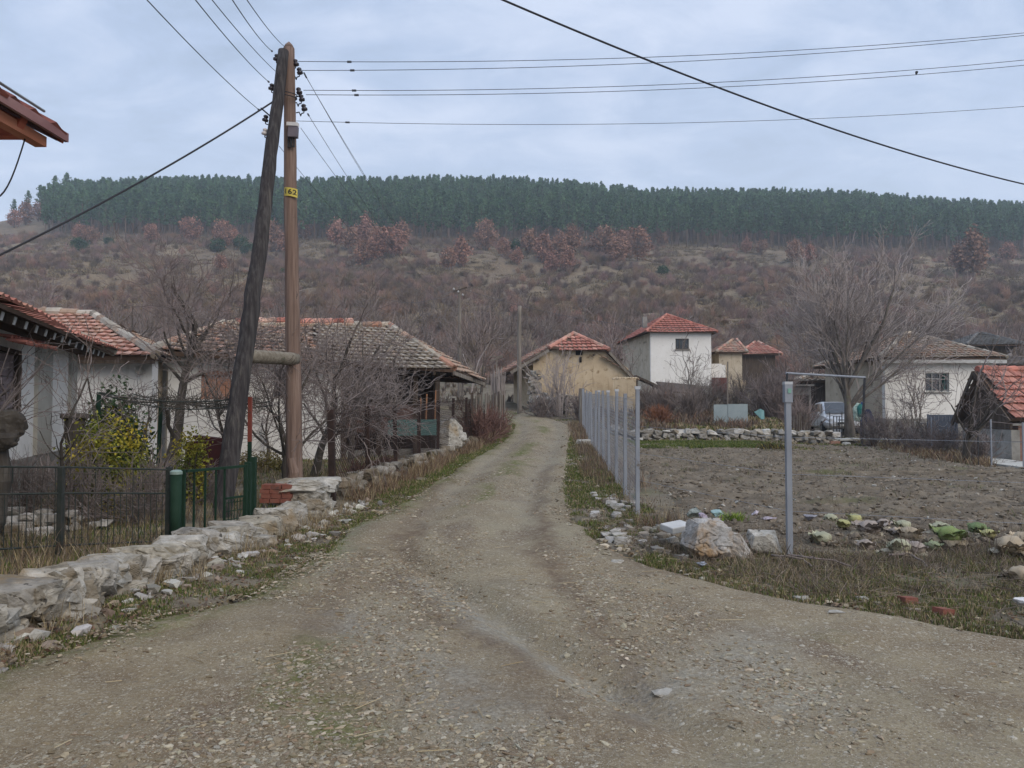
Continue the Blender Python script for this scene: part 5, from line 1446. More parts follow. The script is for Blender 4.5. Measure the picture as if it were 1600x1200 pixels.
# ===== white house at the left (nearest) =====
A, B = np.array([-5.9, 7.0]), np.array([-8.77, 15.1])          # wall that faces the road, near to far
h = thing('village_house', 'near white house at the left border with exposed rafters and a shuttered window', 'house', (-8.2, 13, .2))
dW = (B - A) / np.linalg.norm(B - A); nW = np.array([-dW[1], dW[0]]); nW = nW if nW[0] > 0 else -nW
LA = np.linalg.norm(B - A)
def s_of(px, A=A, d=dW):
    t = (px - 800) / FPX          # x = t*y on the wall line
    return (t * A[1] - A[0]) / (d[0] - t * d[1])
zt = 2.72
w0, w1 = s_of(-22), s_of(26)
def wl(mb, a, b, z0, z1, t, o=0.0, ops=()):
    ss = sorted({a, b, *[q for p in ops for q in p[:2]]}); zs = sorted({z0, z1, *[q for p in ops for q in p[2:]]})
    for i in range(len(ss) - 1):
        for j in range(len(zs) - 1):
            sm, zm = (ss[i] + ss[i + 1]) / 2, (zs[j] + zs[j + 1]) / 2
            if any(q[0] < sm < q[1] and q[2] < zm < q[3] for q in ops): continue
            p0 = A + dW * ss[i] + nW * o; p1 = A + dW * ss[i + 1] + nW * o
            box8(mb, [(*p0, zs[j]), (*p1, zs[j]), (*(p1 - nW * t), zs[j]), (*(p0 - nW * t), zs[j]), (*p0, zs[j + 1]), (*p1, zs[j + 1]), (*(p1 - nW * t), zs[j + 1]), (*(p0 - nW * t), zs[j + 1])])
zs0, zs1 = 1.62, 2.42
mb = MB(); wl(mb, 0, LA, .85, zt, .3, 0, [(w0, w1, zs0, zs1)]); part('wall', mb, M_WHITE, h)
mb = MB(); wl(mb, 0, LA + .03, -.1, .85, .34, .04); part('plinth', mb, M_PLINTH, h, 'grey concrete block plinth')
mb = MB()
for a, b in ((s_of(53), s_of(76)), (s_of(106), LA + .02)): mb = MB(); wl(mb, a, b, .86, zt - .03, .1, .06); part('pilaster', mb, M_PILAS, h)
mb = MB(); e_ = np.array([-dW[0], -dW[1]]); back = B - nW * 6
p0 = B - nW * .35
box8(mb, [(*(p0), -.1), (*(back), -.1), (*(back - dW * .3), -.1), (*(p0 - dW * .3), -.1), (*(p0), zt), (*(back), zt), (*(back - dW * .3), zt), (*(p0 - dW * .3), zt)]); part('end_wall', mb, M_WHITE, h)
SHUT = mat('faded_shutter', [(.15, .115, .12), (.21, .165, .165), (.26, .21, .205)], scale=4, rough=.9, st=(1, 1, 4), bump=.4)
mb = MB()
for k in range(7):
    p0 = A + dW * (w0 + .05); p1 = A + dW * (w1 - .05); q = zs0 + (k + .5) * (zs1 - zs0) / 7
    bar(mb, (*(p0 - nW * .06), q), (*(p1 - nW * .06), q), .05, (zs1 - zs0) / 7 * .9)
wn = part('window', mb, SHUT, h, 'window closed by a faded mauve shutter')
mb = MB()
for s_ in (w0, w1): bar(mb, (*(A + dW * s_), zs0 - .05), (*(A + dW * s_), zs1 + .02), .07, .09)
for q in (zs0 - .03, zs1 + .03): bar(mb, (*(A + dW * w0 + nW * .01), q), (*(A + dW * w1 + nW * .01), q), .09, .06)
part('frame', mb, M_DARKW, wn)
r_ = np.random.default_rng(4)
mb = MB(); c0, c1 = A + dW * (w0 - .15), A + dW * (w1 + .22)
tiles(mb, [(*(c0 + nW * .42), 2.44), (*(c1 + nW * .42), 2.44), (*(c1 + nW * .02), 2.6), (*(c0 + nW * .02), 2.6)], RED, r_, .16, .2); part('window_canopy', mb, M_TILE, h)
# roof: eave overhangs towards the road; far end hipped
ev = .62; ze = 2.80
e0 = A - dW * 1.5 + nW * ev; e1 = B + dW * .75 + nW * ev
rg0 = A - dW * 1.5 - nW * 2.6; rg1 = B - dW * 1.6 - nW * 2.6; bk0 = A - dW * 1.5 - nW * 6; bk1 = B + dW * .7 - nW * 6
E0, E1, G0, G1, K0, K1 = [np.array([*p, q]) for p, q in ((e0, ze), (e1, ze), (rg0, 4.05), (rg1, 4.05), (bk0, ze), (bk1, ze))]
roof(h, [[E0, E1, G1, G0], [E1, K1, G1], [K1, K0, G0, G1]], [RED + OLD[:2], RED + PINK, OLD], 12, [(E1, G1), (G0, G1)], cap_pal=GREYT, t=.05)
mb = MB()
for k in range(17):
    s_ = .2 + k * .52
    if s_ > LA + .6: break
    p = A + dW * s_; bar(mb, (*(p - nW * .1), ze + .12), (*(p + nW * (ev - .1)), ze - .1), .09, .11)
part('rafter', mb, M_DARKW, h)
mb = MB()
for k in range(17):
    s_ = .2 + k * .52
    if s_ > LA + .6: break
    p = A + dW * s_ + nW * (ev - .095); bar(mb, (*p, ze - .10), (*(p + nW * .012), ze - .103), .085, .10)
part('rafter_end', mb, M_FRAMEW, h, 'pale cut rafter ends')

# ===== second white house behind it =====
yF = 18.0
A, B = np.array([-15.0, yF]), np.array([xy(237, yF)[0], yF])
h = thing('village_house', 'white house with a pinkish tile hip roof directly behind the near left house', 'house', (-10.5, 18, .2))
zt = 2.8
mb = MB(); wall_open(mb, A, B, -.1, zt, .3); part('front_wall', mb, M_WHITE, h)
mb = MB(); wall_open(mb, B + (-.3, .31), B + (-.3, 1.2), -.1, zt, .3); part('side_wall', mb, M_BEIGE, h)
FL, FR = np.array([A[0] - .3, 17.5, 2.84]), np.array([xy(242, 17.5)[0], 17.5, 2.84]); BR, BL = np.array([-9.6, 24, 2.9]), np.array([-15.3, 24, 2.84])
R0, R1 = np.array([-13.1, 21.1, 4.32]), np.array([xy(143, 21.1)[0], 21.1, 4.22])
roof(h, [[FL, FR, R1, R0], [FR, BR, R1], [BR, BL, R0, R1], [BL, FL, R0]], [PINK + OLD[5:6], OLD, OLD, OLD], 13, [(FR, R1), (R0, R1), (FL, R0)], cap_pal=GREYT)
mb = MB(); bar(mb, FL + (.1, .06, -.11), FR + (-.05, .06, -.11), .05, .12); part('fascia', mb, M_DARKW, h)
mb = MB(); tube(mb, [(*xy(217, 17.98), zz_at(579, 18)), (*xy(217, 17.8), zz_at(579, 18))], .1, 10); part('vent_hole', mb, M_PLINTH, h)

# ===== long house behind the poles =====
h = thing('village_house', 'long white house with a mossy grey tile roof and bricked-up window behind the utility poles', 'house', (-5.6, 21, .2))
A, B = np.array([-8.66, 19.0]), np.array([-2.25, 23.0]); d = (B - A) / np.linalg.norm(B - A); n = np.array([d[1], -d[0]])
LB = np.linalg.norm(B - A)
def s_b(px):
    t = (px - 800) / FPX; return (t * A[1] - A[0]) / (d[0] - t * d[1])
def y_b(s): return (A + d * s)[1]
sw = LB * .60
b0, b1 = s_b(314), s_b(361); c0, c1 = s_b(428), s_b(455)
zwb, zwt = zz_at(624, y_b(b0)), zz_at(584, y_b(b0)); zdb, zdt = zz_at(622, y_b(c0)), zz_at(573, y_b(c0))
mb = MB(); wall_open(mb, A, A + d * sw, -.1, 2.95, .3, [(b0, b1, zwb, zwt), (c0, c1, zdb, zdt - .06)]); part('front_wall', mb, M_WHITE, h)
mb = MB(); wall_open(mb, A + d * b0 - n * .06, A + d * b1 - n * .06, zwb, zwt, .1); part('bricked_window', mb, M_BRICK, h, 'window bricked up with red blocks')
mb = MB(); bar(mb, (*(A + d * (b0 - .06) + n * .02), zwt + .03), (*(A + d * (b1 + .06) + n * .02), zwt + .03), .1, .1); part('lintel', mb, M_RUST, h)
window(h, A, B, c0, c1, zdb, zdt - .06, 1, M_DARKW, M_HOLE, depth=.12, label='dark open window')
# timber porch at the right
pA, pB = A + d * sw - n * 1.3, B - n * 1.3
mb = MB(); wall_open(mb, pA, pB, -.1, 2.85, .2); part('porch_back_wall', mb, M_DARKW, h)
mb = MB(); box8(mb, [(*q_, z_) for z_ in (-.1, 2.6) for q_ in (B - n * .2 - d * .06, B - n * .2 + d * .02, B - n * 4.2 + d * .02, B - n * 4.2 - d * .06)]); part('porch_side_wall', mb, M_DARKW, h)
M_RBRN = mat('red_brown_boards', [(.075, .04, .033), (.12, .065, .052), (.16, .09, .07)], scale=4, st=(2, 2, .3), rough=.95, bump=.3)
mb = MB(); q0 = A + d * (sw + .1); 
for k in range(22):
    s_ = sw + .1 + k * (LB - sw - .9) / 22; wd_ = (LB - sw - .9) / 22 * .93
    p0 = A + d * s_; p1 = A + d * (s_ + wd_); top = 1.72 + RNG.normal(0, .02)
    box8(mb, [(*p0, .95), (*p1, .95), (*(p1 - n * .03), .95), (*(p0 - n * .03), .95), (*p0, top), (*p1, top), (*(p1 - n * .03), top), (*(p0 - n * .03), top)])
part('porch_boards', mb, M_RBRN, h)
mb = MB()
for s_ in (sw + .05, sw + 1.1, LB - .75, LB - .02): p = A + d * s_; bar(mb, (*p, -.1), (*p, 2.86), .13)
bar(mb, (*(A + d * sw), 2.78), (*(B), 2.78), .12, .14); part('porch_posts', mb, M_DARKW, h)
mb = MB()
ORW = mat('orange_board', [(.26, .12, .06), (.36, .19, .105)], scale=4, st=(2, 2, .3), rough=.9)
for k, s_ in enumerate((LB - .62, LB - .42, LB - .12)): p = A + d * s_ + n * .03; bar(mb, (*p, 1.0), (*(p + d * .03), 1.95 + .12 * k), .13, .03)
part('loose_boards', mb, ORW, h, 'fresh orange boards')
mb = MB(); wall_open(mb, A + d * sw - n * .1, B - n * .1, -.1, .42, .3); part('porch_base', mb, M_PLINTH, h)
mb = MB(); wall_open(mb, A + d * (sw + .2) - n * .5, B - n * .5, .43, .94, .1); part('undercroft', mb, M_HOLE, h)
mb = MB(); wall_open(mb, A - n * .31, A - n * 6 - d * .3, -.1, 2.9, .3); part('end_wall', mb, M_WHITE, h)
ov = .55
FL = np.array([*(A - d * .45 + n * ov), 3.02]); FR = np.array([*(B + d * .25 + n * ov), 2.80]); BR = np.array([-1.0, 27.2, zz_at(596, 27.2)]); BL = np.array([*(A - d * .5 - n * 6.4), 2.95])
RL, RR = P(350, 508, 22.2), P(608, 510, 26.0)
RM = (RL + RR) / 2
FM = (FL + FR) / 2
roof(h, [[FL, FM, RM, RL], [FM, FR, RR, RM], [FR, BR, RR], [BR, BL, RL, RR], [BL, FL, RL]], [PINK[3:] + OLD + GREYT[:3] + PINK[1:2], GREYT, OLD, OLD, OLD + GREYT], 14, [(FL, RL), (RL, RR), (FR, RR)], cap_pal=GREYT + OLD)
mb = MB()
for k in range(16):
    q = k / 15; p = FR + (BR - FR) * q; ins = (RR - p) / np.linalg.norm(RR - p)
    bar(mb, p + ins * .05 - (0, 0, .15), p + ins * 1.3 - (0, 0, .15), .06, .08)
for k in range(14):
    q = k / 13; p = FL + (FR - FL) * q
    bar(mb, p + np.array([*(-n * .02), -.15]), p + np.array([*(-n * .75), .12]), .07, .09)
part('rafter', mb, M_DARKW, h)
mb = MB(); bar(mb, FR + (0, 0, -.1), BR + (0, 0, -.1), .05, .12); part('fascia', mb, M_GREYW, h)
# small red dormer-like patch of newer tiles on the ridge
mb = MB(); r_ = np.random.default_rng(6)
for (px, w_) in ((402, .8), (492, 1.1)):
    c = RL + (RR - RL) * ((px - 350) / (608 - 350)); u_ = (RR - RL) / np.linalg.norm(RR - RL); f_ = np.array([n[0], n[1], -.42]); 
    caps(mb, c - u_ * w_ + (0, 0, .06), c + u_ * w_ + (0, 0, .10), r_, PINK + RED, .11)
part('new_ridge_tiles', mb, M_TILE, h, 'brighter replaced ridge tiles')

# ===== eave corner of a near house, upper left =====
h = thing('village_house', 'near house showing only a red wooden eave corner at the upper left', 'house', (-6, 3, 0))
M_REDW = mat('red_stained_wood', [(.20, .045, .028), (.29, .07, .04), (.36, .10, .055)], scale=4, st=(.4, .4, 3), rough=.7, spec=.3, bump=.2)
M_MAUVE = mat('faded_fascia', [(.17, .085, .085), (.24, .13, .125), (.30, .18, .17)], scale=4, st=(3, .3, 1), rough=.85, bump=.3)
ex, ez, yE = -3.62, 3.80, 6.0
mb = MB(); wall_open(mb, (-4.9, .5), (-4.9, 5.4), -.1, 3.55, .3); wall_open(mb, (-10, 5.39), (-4.9, 5.39), -.1, 3.55, .3); wall_open(mb, (-10, .5), (-5.2, .5), -.1, 3.55, .3); part('wall', mb, M_WHITE, h)
f1 = [(ex, .0, ez), (ex, yE, ez), (-7.2, yE, ez + 1.75), (-7.2, .0, ez + 1.75)]; f2 = [(-10.8, yE, ez), (-10.8, .0, ez), (-7.2, .0, ez + 1.75), (-7.2, yE, ez + 1.75)]
roof(h, [f1, f2], [[(.16, .05, .04), (.2, .07, .055), (.12, .045, .04)], OLD], 15, [((-7.2, 0, ez + 1.75), (-7.2, yE, ez + 1.75))], t=.02, lift=.0)
mb = MB()
for k in range(4): bar(mb, (ex + .03, .05 + k * 1.5, ez - .008), (ex + .03, 1.53 + k * 1.5 - .01, ez - .008 + (-1) ** k * .003), .03, .07)
part('fascia', mb, M_MAUVE, h)
mb = MB(); bar(mb, (ex + .01, yE + .015, ez - .02), (-7.2, yE + .015, ez + 1.73), .03, .075); part('barge_board', mb, M_REDW, h)
mb = MB()
for k in range(9): bar(mb, (ex - .03, .12 + k * .68, ez - .075), (-5.0, .12 + k * .68, ez + .60), .07, .10)
part('rafter', mb, M_REDW, h)
mb = MB(); bar(mb, (ex - .15, 5.78, ez - .045), (-6.5, 5.78, ez - .045), .1, .1); part('tie_beam', mb, M_REDW, h)
mb = MB(); bar(mb, (ex - .09, 0, ez - .095), (ex - .09, 5.88, ez - .095), .09, .08); part('purlin', mb, mat('orange_stained_wood', [(.26, .09, .05), (.36, .14, .08), (.42, .18, .11)], scale=4, st=(3, .4, 3), rough=.75, bump=.2), h)
mb = MB(); slab(mb, [(ex - .02, 0, ez - .035), (ex - .02, yE - .02, ez - .035), (-5.0, yE - .02, ez + .64), (-5.0, 0, ez + .64)], .015); part('soffit', mb, mat('dark_soffit', [(.06, .03, .035), (.09, .045, .05)], scale=4, rough=.9), h)
mb = MB(); tube(mb, [(-3.66, 1.5, ez + .14), (-3.67, 5.85, ez + .14)], .011, 6)
for q in (2.0, 4.2): tube(mb, [(-3.67, q, ez + .14), (-3.78, q, ez + .03)], .008, 5)
part('metal_rod', mb, mat('grey_metal', [(.2, .21, .21), (.3, .31, .31)], scale=5, rough=.5, metal=.6), h)
a, b = P(39, 217, 5.7), P(-40, 290, 5.0)
pts = []
for k in range(15):
    q = k / 14; pts.append(a + (b - a) * q - np.array([0, 0, .28 * math.sin(PI * q) ** 1.0]) * (1 - .2 * q))
mb = MB(); tube(mb, pts, .006, 6); solo('hanging_cable', mb, mat('black_cable', [(.015, .015, .018), (.03, .03, .033)], scale=6, rough=.6), 'thin black cable drooping from the red eave corner', 'cable', pts[0])
# ------------------------------------------------------------------ utility pole with its brace
M_POLE = mat('reddish_pole_wood', [(.10, .066, .052), (.175, .12, .096), (.25, .18, .145)], scale=5, st=(6, 6, .2), rough=.9, bump=.9, bscale=12, bdist=.015,
             layers=[((.09, .075, .065), 1.2, .56, .68, (3, 3, .3)), ((.055, .045, .04), 7, .66, .72, (1, 1, .6))])
M_BRACE = mat('black_tarred_wood', [(.02, .018, .019), (.045, .04, .04), (.085, .078, .075)], scale=4, st=(7, 7, .2), rough=.9, bump=.9, bscale=11, bdist=.02,
              layers=[((.15, .135, .115), 1.6, .6, .72, (3, 3, .25))])
M_LOG = mat('grey_log', [(.12, .10, .075), (.19, .165, .13), (.25, .225, .18)], scale=4, st=(.3, 5, 5), rough=.95, bump=.7, bscale=14, layers=[((.08, .075, .05), 1.5, .58, .7, (.5, 2, 2))])
M_PORC = mat('dark_porcelain', [(.018, .014, .02), (.03, .024, .03)], scale=5, rough=.25, spec=.5)
M_IRON = mat('dark_iron', [(.03, .03, .034), (.06, .058, .06)], scale=8, rough=.7, metal=.3)
M_WIRE = mat('aluminium_wire', [(.06, .065, .075), (.09, .095, .105)], scale=3, rough=.6)
M_CABLE = mat('black_insulated_cable', [(.02, .02, .024), (.035, .035, .04)], scale=3, rough=.6)
pb, pt_ = V3(-3.43, 12.0, -.1), P(451.5, 68, 12.0)
t = thing('utility_pole', 'reddish wooden utility pole braced by a dark leaning pole, number plate on its front', 'utility pole', (*pb[:2], .1))
def knotty(a, b, r0, r1, n, seed, wob=.02, m=22):
    r = np.random.default_rng(seed); q = np.linspace(0, 1, m)
    p = np.asarray(a) + (np.asarray(b) - np.asarray(a)) * q[:, None]
    p[1:-1, :2] += np.cumsum(r.normal(0, wob * .35, (m - 2, 2)), axis=0) * np.sin(PI * q[1:-1])[:, None]
    return p, (r0 + (r1 - r0) * q) * (1 + r.normal(0, wob, m))
mb = MB(); p, rr_ = knotty(pb, pt_ - (0, 0, .08), .132, .088, 14, 1, .012); tube(mb, p, rr_, 14); lathe(mb, pt_ - (0, 0, .085), [(.088, 0), (.06, .06), (.012, .11)], 14)
pole = part('pole', mb, M_POLE, t, smooth=True)
bb, bt = P(343, 826, 10.3), P(443, 80, 11.88)
bb[2] = -.1
mb = MB(); p, rr_ = knotty(bb, bt, .14, .085, 14, 2, .028, 34); tube(mb, p, rr_, 12); part('brace_pole', mb, M_BRACE, t, 'dark leaning brace pole', smooth=True)
la, lb = P(379, 556, 10.82), P(462, 561, 11.98)
mb = MB(); p, rr_ = knotty(la, lb, .105, .10, 12, 3, .02, 8); tube(mb, p, rr_, 14); part('cross_log', mb, M_LOG, t, 'grey log tying the two poles', smooth=True)
for py in (153.5, 148.5):
    mb = MB(); c = P(447, py, 11.93); a = np.linspace(0, 2 * PI, 30)
    tube(mb, [c + (math.cos(q) * .17, math.sin(q) * .15, .012 * math.sin(q * 2)) for q in a], .008, 5, cap=False); part('wire_lashing', mb, M_IRON, t)
INS = {}
def insulator(key, px, py, y, side, tilt=0.0, m=M_PORC, lab=None):
    """Bell insulator on a swan-neck hook screwed into the pole."""
    c = P(px, py, y); root = P(px + side * -14, py + 6, y); root[1] = y + .06
    hook = [root, root + (side * .05, 0, .012), root + (side * .075, 0, -.05), c + (side * -.04, 0, -.10), c + (0, 0, -.085), c + (0, 0, -.02)]
    ax = (side * -.25 + tilt, -.1, 1)
    mb = MB(); lathe(mb, c - np.array(ax) * .05, [(.018, 0), (.046, .005), (.05, .035), (.034, .05), (.026, .06), (.04, .07), (.038, .09), (.02, .105)], 12, axis=ax)
    ip = part('insulator', mb, m, t, lab, smooth=True)
    hb = MB()
    P_ = []
    for k in range(len(hook) - 1):
        for q in range(4): P_.append(hook[k] + (hook[k + 1] - hook[k]) * q / 4)
    tube(hb, P_ + [hook[-1]], .009, 6); part('hook', hb, M_IRON, ip)
    INS[key] = c
for a in (('L1', 432, 90, 11.9, -1), ('L2', 424.5, 136, 11.85, -1), ('L3', 415, 185, 11.7, -1), ('R1', 462, 98, 12, 1), ('R2', 468, 111, 12, 1),
          ('R3', 467, 142, 12, 1), ('R4', 471, 153, 12, 1), ('R5', 475, 168, 12, 1)):
    insulator(*a)
insulator('L4', 414, 206, 11.6, -1, 0, mat('white_porcelain', [(.5, .46, .44), (.6, .56, .54)], scale=5, rough=.3), 'small white insulator')
c = P(457.5, 199, 11.84)
mb = MB(); box(mb, c + (0, 0, .045), (.17, .11, .055), rx=.12, ry=.05); part('box_lid', mb, mat('white_cover', [(.55, .53, .52), (.66, .64, .63)], scale=6, rough=.6), t)
mb = MB(); box(mb, c - (-.005, -.01, .075), (.145, .10, .17), ry=.04); part('connection_box', mb, mat('mauve_grey_box', [(.10, .085, .10), (.15, .13, .15)], scale=6, rough=.6), t)
mb = MB(); q = P(455, 221, 11.87)
for s_ in (-1, 1): bar(mb, q + (s_ * .045, 0, .08), q + (s_ * .045, 0, -.08), .012, .02)
bar(mb, q + (-.06, 0, .085), q + (.06, 0, .085), .02, .02); bar(mb, q + (-.055, 0, -.08), q + (.055, 0, -.08), .03, .02); bar(mb, q + (0, 0, .08), q + (0, 0, -.06), .05, .02)
part('fuse_bracket', mb, M_IRON, t)
# yellow number plate, bent round the pole
c = P(456.5, 303, 12); rad = .125
mb = MB(); ang = np.linspace(-1.0, 1.0, 12); h_ = .068
v = [(c[0] + rad * math.sin(a), c[1] - rad * math.cos(a), c[2] + s_ * h_ - .02 * math.sin(a)) for s_ in (-1, 1) for a in ang]
v += [(c[0] + (rad - .004) * math.sin(a), c[1] - (rad - .004) * math.cos(a), c[2] + s_ * h_ - .02 * math.sin(a)) for s_ in (-1, 1) for a in ang]
f = [(k, k + 1, 13 + k, 12 + k) for k in range(11)] + [(24 + k, 36 + k, 37 + k, 25 + k) for k in range(11)]
mb.add(v, f); pl = part('number_plate', mb, mat('yellow_plate', [(.46, .36, .06), (.56, .46, .10)], scale=8, rough=.6, layers=[((.35, .28, .08), 9, .6, .7, (1, 1, 1))]), t, 'yellow number plate')
cu = bpy.data.curves.new('digits', 'FONT'); cu.body = '162'; cu.size = .135; cu.extrude = .0008; cu.align_x = 'CENTER'; cu.align_y = 'CENTER'; cu.space_character = 1.12; cu.offset = .003
tmp = bpy.data.objects.new('digits', cu); COL.objects.link(tmp)
dg = bpy.context.evaluated_depsgraph_get(); me = bpy.data.meshes.new_from_object(tmp.evaluated_get(dg)); bpy.data.objects.remove(tmp)
co = np.zeros(len(me.vertices) * 3); me.vertices.foreach_get('co', co); co = co.reshape(-1, 3)
a = co[:, 0] / rad; R_ = rad + .003 + co[:, 2]
wco = np.column_stack([c[0] + R_ * np.sin(a), c[1] - R_ * np.cos(a), c[2] + co[:, 1] * .82 - .02 * np.sin(a)]) - np.array(t.location)
me.vertices.foreach_set('co', wco.astype(np.float32).ravel()); me.update()
dgt = bpy.data.objects.new('digits', me); me.materials.append(mat('black_paint', [(.02, .02, .02), (.03, .03, .03)], scale=5, rough=.7)); COL.objects.link(dgt); dgt.parent = pl

# ------------------------------------------------------------------ wires
def wire(name, label, a, b, sag, rad, m=M_WIRE, group=None, n=40, cat='wire', clamp=None, ext=(0, 1)):
    a, b = np.asarray(a, float), np.asarray(b, float); q = np.linspace(ext[0], ext[1], n)
    p = a + (b - a) * q[:, None]; p[:, 2] -= sag * 4 * q * (1 - q)
    mb = MB(); tube(mb, p, rad, 5)
    if clamp is not None:
        for cq in clamp:
            k = int(cq * (n - 1)); tube(mb, [p[k], p[k] + (p[k + 1] - p[k]) * min(1, .07 / np.linalg.norm(p[k + 1] - p[k]))], rad * 3.2, 6)
    return solo(name, mb, m, label, cat, a, group)
gr = 'overhead wires running right from the pole'
RW = [('R1', 466, 96, 1600, 51.5, 'topmost overhead wire running right from the pole'), ('R2', 471, 110, 1600, 56, 'second overhead wire from the top, running right from the pole'),
      ('R3', 474, 141, 1600, 94, 'third overhead wire from the top, running right from the pole'), ('R4', 478, 148, 1600, 102, 'fourth overhead wire from the top, running right from the pole'),
      ('B', 463, 189, 1600, 165, 'lowest single overhead wire running right from the white-lidded box')]
for k, (key, x0, y0_, x1, y1_, lab) in enumerate(RW):
    a = P(x0, y0_, 11.95); yb = 13.5
    e = P(1700, y1_ - (y0_ - y1_) * .16 - 3, yb)
    wire('power_line', lab, a, e, .20, .0055 if k != 4 else .0045, group=gr, clamp=(.03,), ext=(0, 1.9), n=70)
q = P(1432, 114, 13.2); mb = MB(); rock(mb, q, (.055, .055, .06), 5, 2); solo('wire_clamp', mb, M_IRON, 'small dark clamp on the fourth wire, high at the right', 'clamp', q)
gr = 'overhead wires rising to the upper left from the pole'
for k, (key, x1, y1_, lab) in enumerate([('L1', 366, 0, 'overhead wire to the upper left, joined to the highest left insulator'), ('L2', 309, 0, 'overhead wire to the upper left, joined to the second left insulator'),
                                         ('L3', 234, 0, 'overhead wire to the upper left, leftmost of the five and lowest on the brace pole')]):
    a = INS[key]; pa_ = np.array({'L1': (425, 80), 'L2': (420, 128), 'L3': (405, 172)}[key]); d = np.array([x1, y1_]) - pa_; e2 = np.array([x1, y1_]) + d * .35
    wire('power_line', lab, P(*pa_, a[1] - .05), P(*e2, 5.2), .05, .005, group=gr, clamp=(0.0,), ext=(0, 2.1), n=60)
wire('power_line', 'overhead wire to the upper left, rightmost of the five, from the pole top', P(446, 74, 12.0), P(362, -36, 5.2), .05, .0045, group=gr, ext=(0, 2.1), n=60)
wire('power_line', 'overhead wire to the upper left, in the middle of the five', P(437, 117, 12.0), P(292, -50, 5.2), .05, .0045, group=gr, ext=(0, 2.1), n=60)
far = P(718, 455, 48)
gr = 'overhead wires running back from the pole to the far pole'
for k, (x0, y0_, dx, lab) in enumerate([(475, 114, 0, 'upper wire of the pair running down towards the far pole'), (477, 118, .35, 'lower wire of the pair running down towards the far pole'),
                                        (481, 178, -.3, 'wire running down behind the pole, right of the lowest two'), (470, 200, .2, 'wire running down behind the pole from the box'), (436, 228, -.5, 'wire appearing between the two poles and running down behind them')]):
    wire('power_line', lab, P(x0, y0_, 12.1), far + (dx, 0, .3 - .15 * k), 1.0, .0045, group=gr, clamp=(.02,) if k < 3 else None)
wire('service_cable', 'thick black cable from the brace pole down to the left house', P(428, 158, 11.75), P(-70, 432, 8.6), .10, .014, M_CABLE, cat='cable')
mb = MB(); tube(mb, [P(408, 169, 11.4), P(416, 176, 11.6), P(424, 183, 11.7), P(432, 183, 11.8)], .011, 6)
solo('cable_bracket', mb, M_CABLE, 'black cable tail bending down to the brace pole', 'cable', P(408, 169, 11.4))
wire('overhead_cable', 'heavy black cable crossing the sky from the top centre to the right border', P(690, -42, 7.0), P(1760, 318, 13.0), .32, .011, M_CABLE, cat='cable', n=90, ext=(-.9, 1.5))
gr = None
# ------------------------------------------------------------------ far poles
y = 48.0; bs = at(718, y)
t = thing('utility_pole', 'distant thin utility pole with a crossarm behind the long house', 'utility pole', bs)
mb = MB(); tube(mb, [bs, (bs[0], y, P(718, 448, y)[2])], [.12, .085], 8); part('pole', mb, M_GREYW, t)
mb = MB(); bar(mb, P(708, 456, y - .1), P(730, 449, y - .1), .07, .09); part('crossarm', mb, M_DARKW, t)
for px, py in ((709, 453), (716, 457), (723, 462)):
    mb = MB(); lathe(mb, P(px, py, y - .15), [(.03, 0), (.07, .02), (.05, .1), (.02, .14)], 8); part('insulator', mb, mat('pale_porcelain', [(.3, .29, .28), (.4, .39, .38)], scale=5, rough=.4), t)
wire('power_line', 'faint wire leaving the distant crossarm pole to the right over the slope', P(724, 452, 48), P(1180, 505, 60), 1.2, .012, n=30)
wire('power_line', 'faint wire reaching the distant crossarm pole from the left', P(712, 452, 48), P(560, 448, 44), .9, .012, n=24)
y = 38.5; bs = at(812, y)
mb = MB(); p, rr_ = knotty(np.array(bs) - (0, 0, .2), P(812, 478, y), .13, .095, 8, 9, .02, 14); tube(mb, p, rr_, 9)
solo('wooden_post', mb, M_GREYW, 'bare grey wooden pole without wires in front of the mud house', 'pole', bs, smooth=True)

# ------------------------------------------------------------------ stone walls
M_ROCK = mat('limestone', [(.22, .202, .172), (.32, .30, .262), (.43, .405, .36)], scale=7, detail=12, rough=.95, attr=True, bump=.9, bscale=7, bdist=.04, lo=.34, hi=.64, st=(1, 1, 1.8),
             layers=[((.27, .205, .125), 1.6, .53, .68, (1, 1, 1)), ((.20, .195, .18), 4.2, .56, .70, (1, 1, 1.4)), ((.10, .11, .05), 1.3, .61, .69, (1, 1, 1)), ((.06, .055, .05), 9, .62, .67, (1, 1, 1))])
M_RUBBLE = mat('rubble_stone', [(.18, .17, .155), (.30, .285, .26), (.42, .405, .38)], scale=3, detail=10, rough=.95, bump=.8, bscale=10, bdist=.03, attr=True,
               layers=[((.2, .155, .1), 2, .58, .7, (1, 1, 1)), ((.09, .09, .05), 2.4, .6, .68, (1, 1, 1))])
t = thing('stone_wall', 'low wall of large pale boulders along the left road edge, in front of the green fence', 'stone wall', (-3.1, 8, 0))
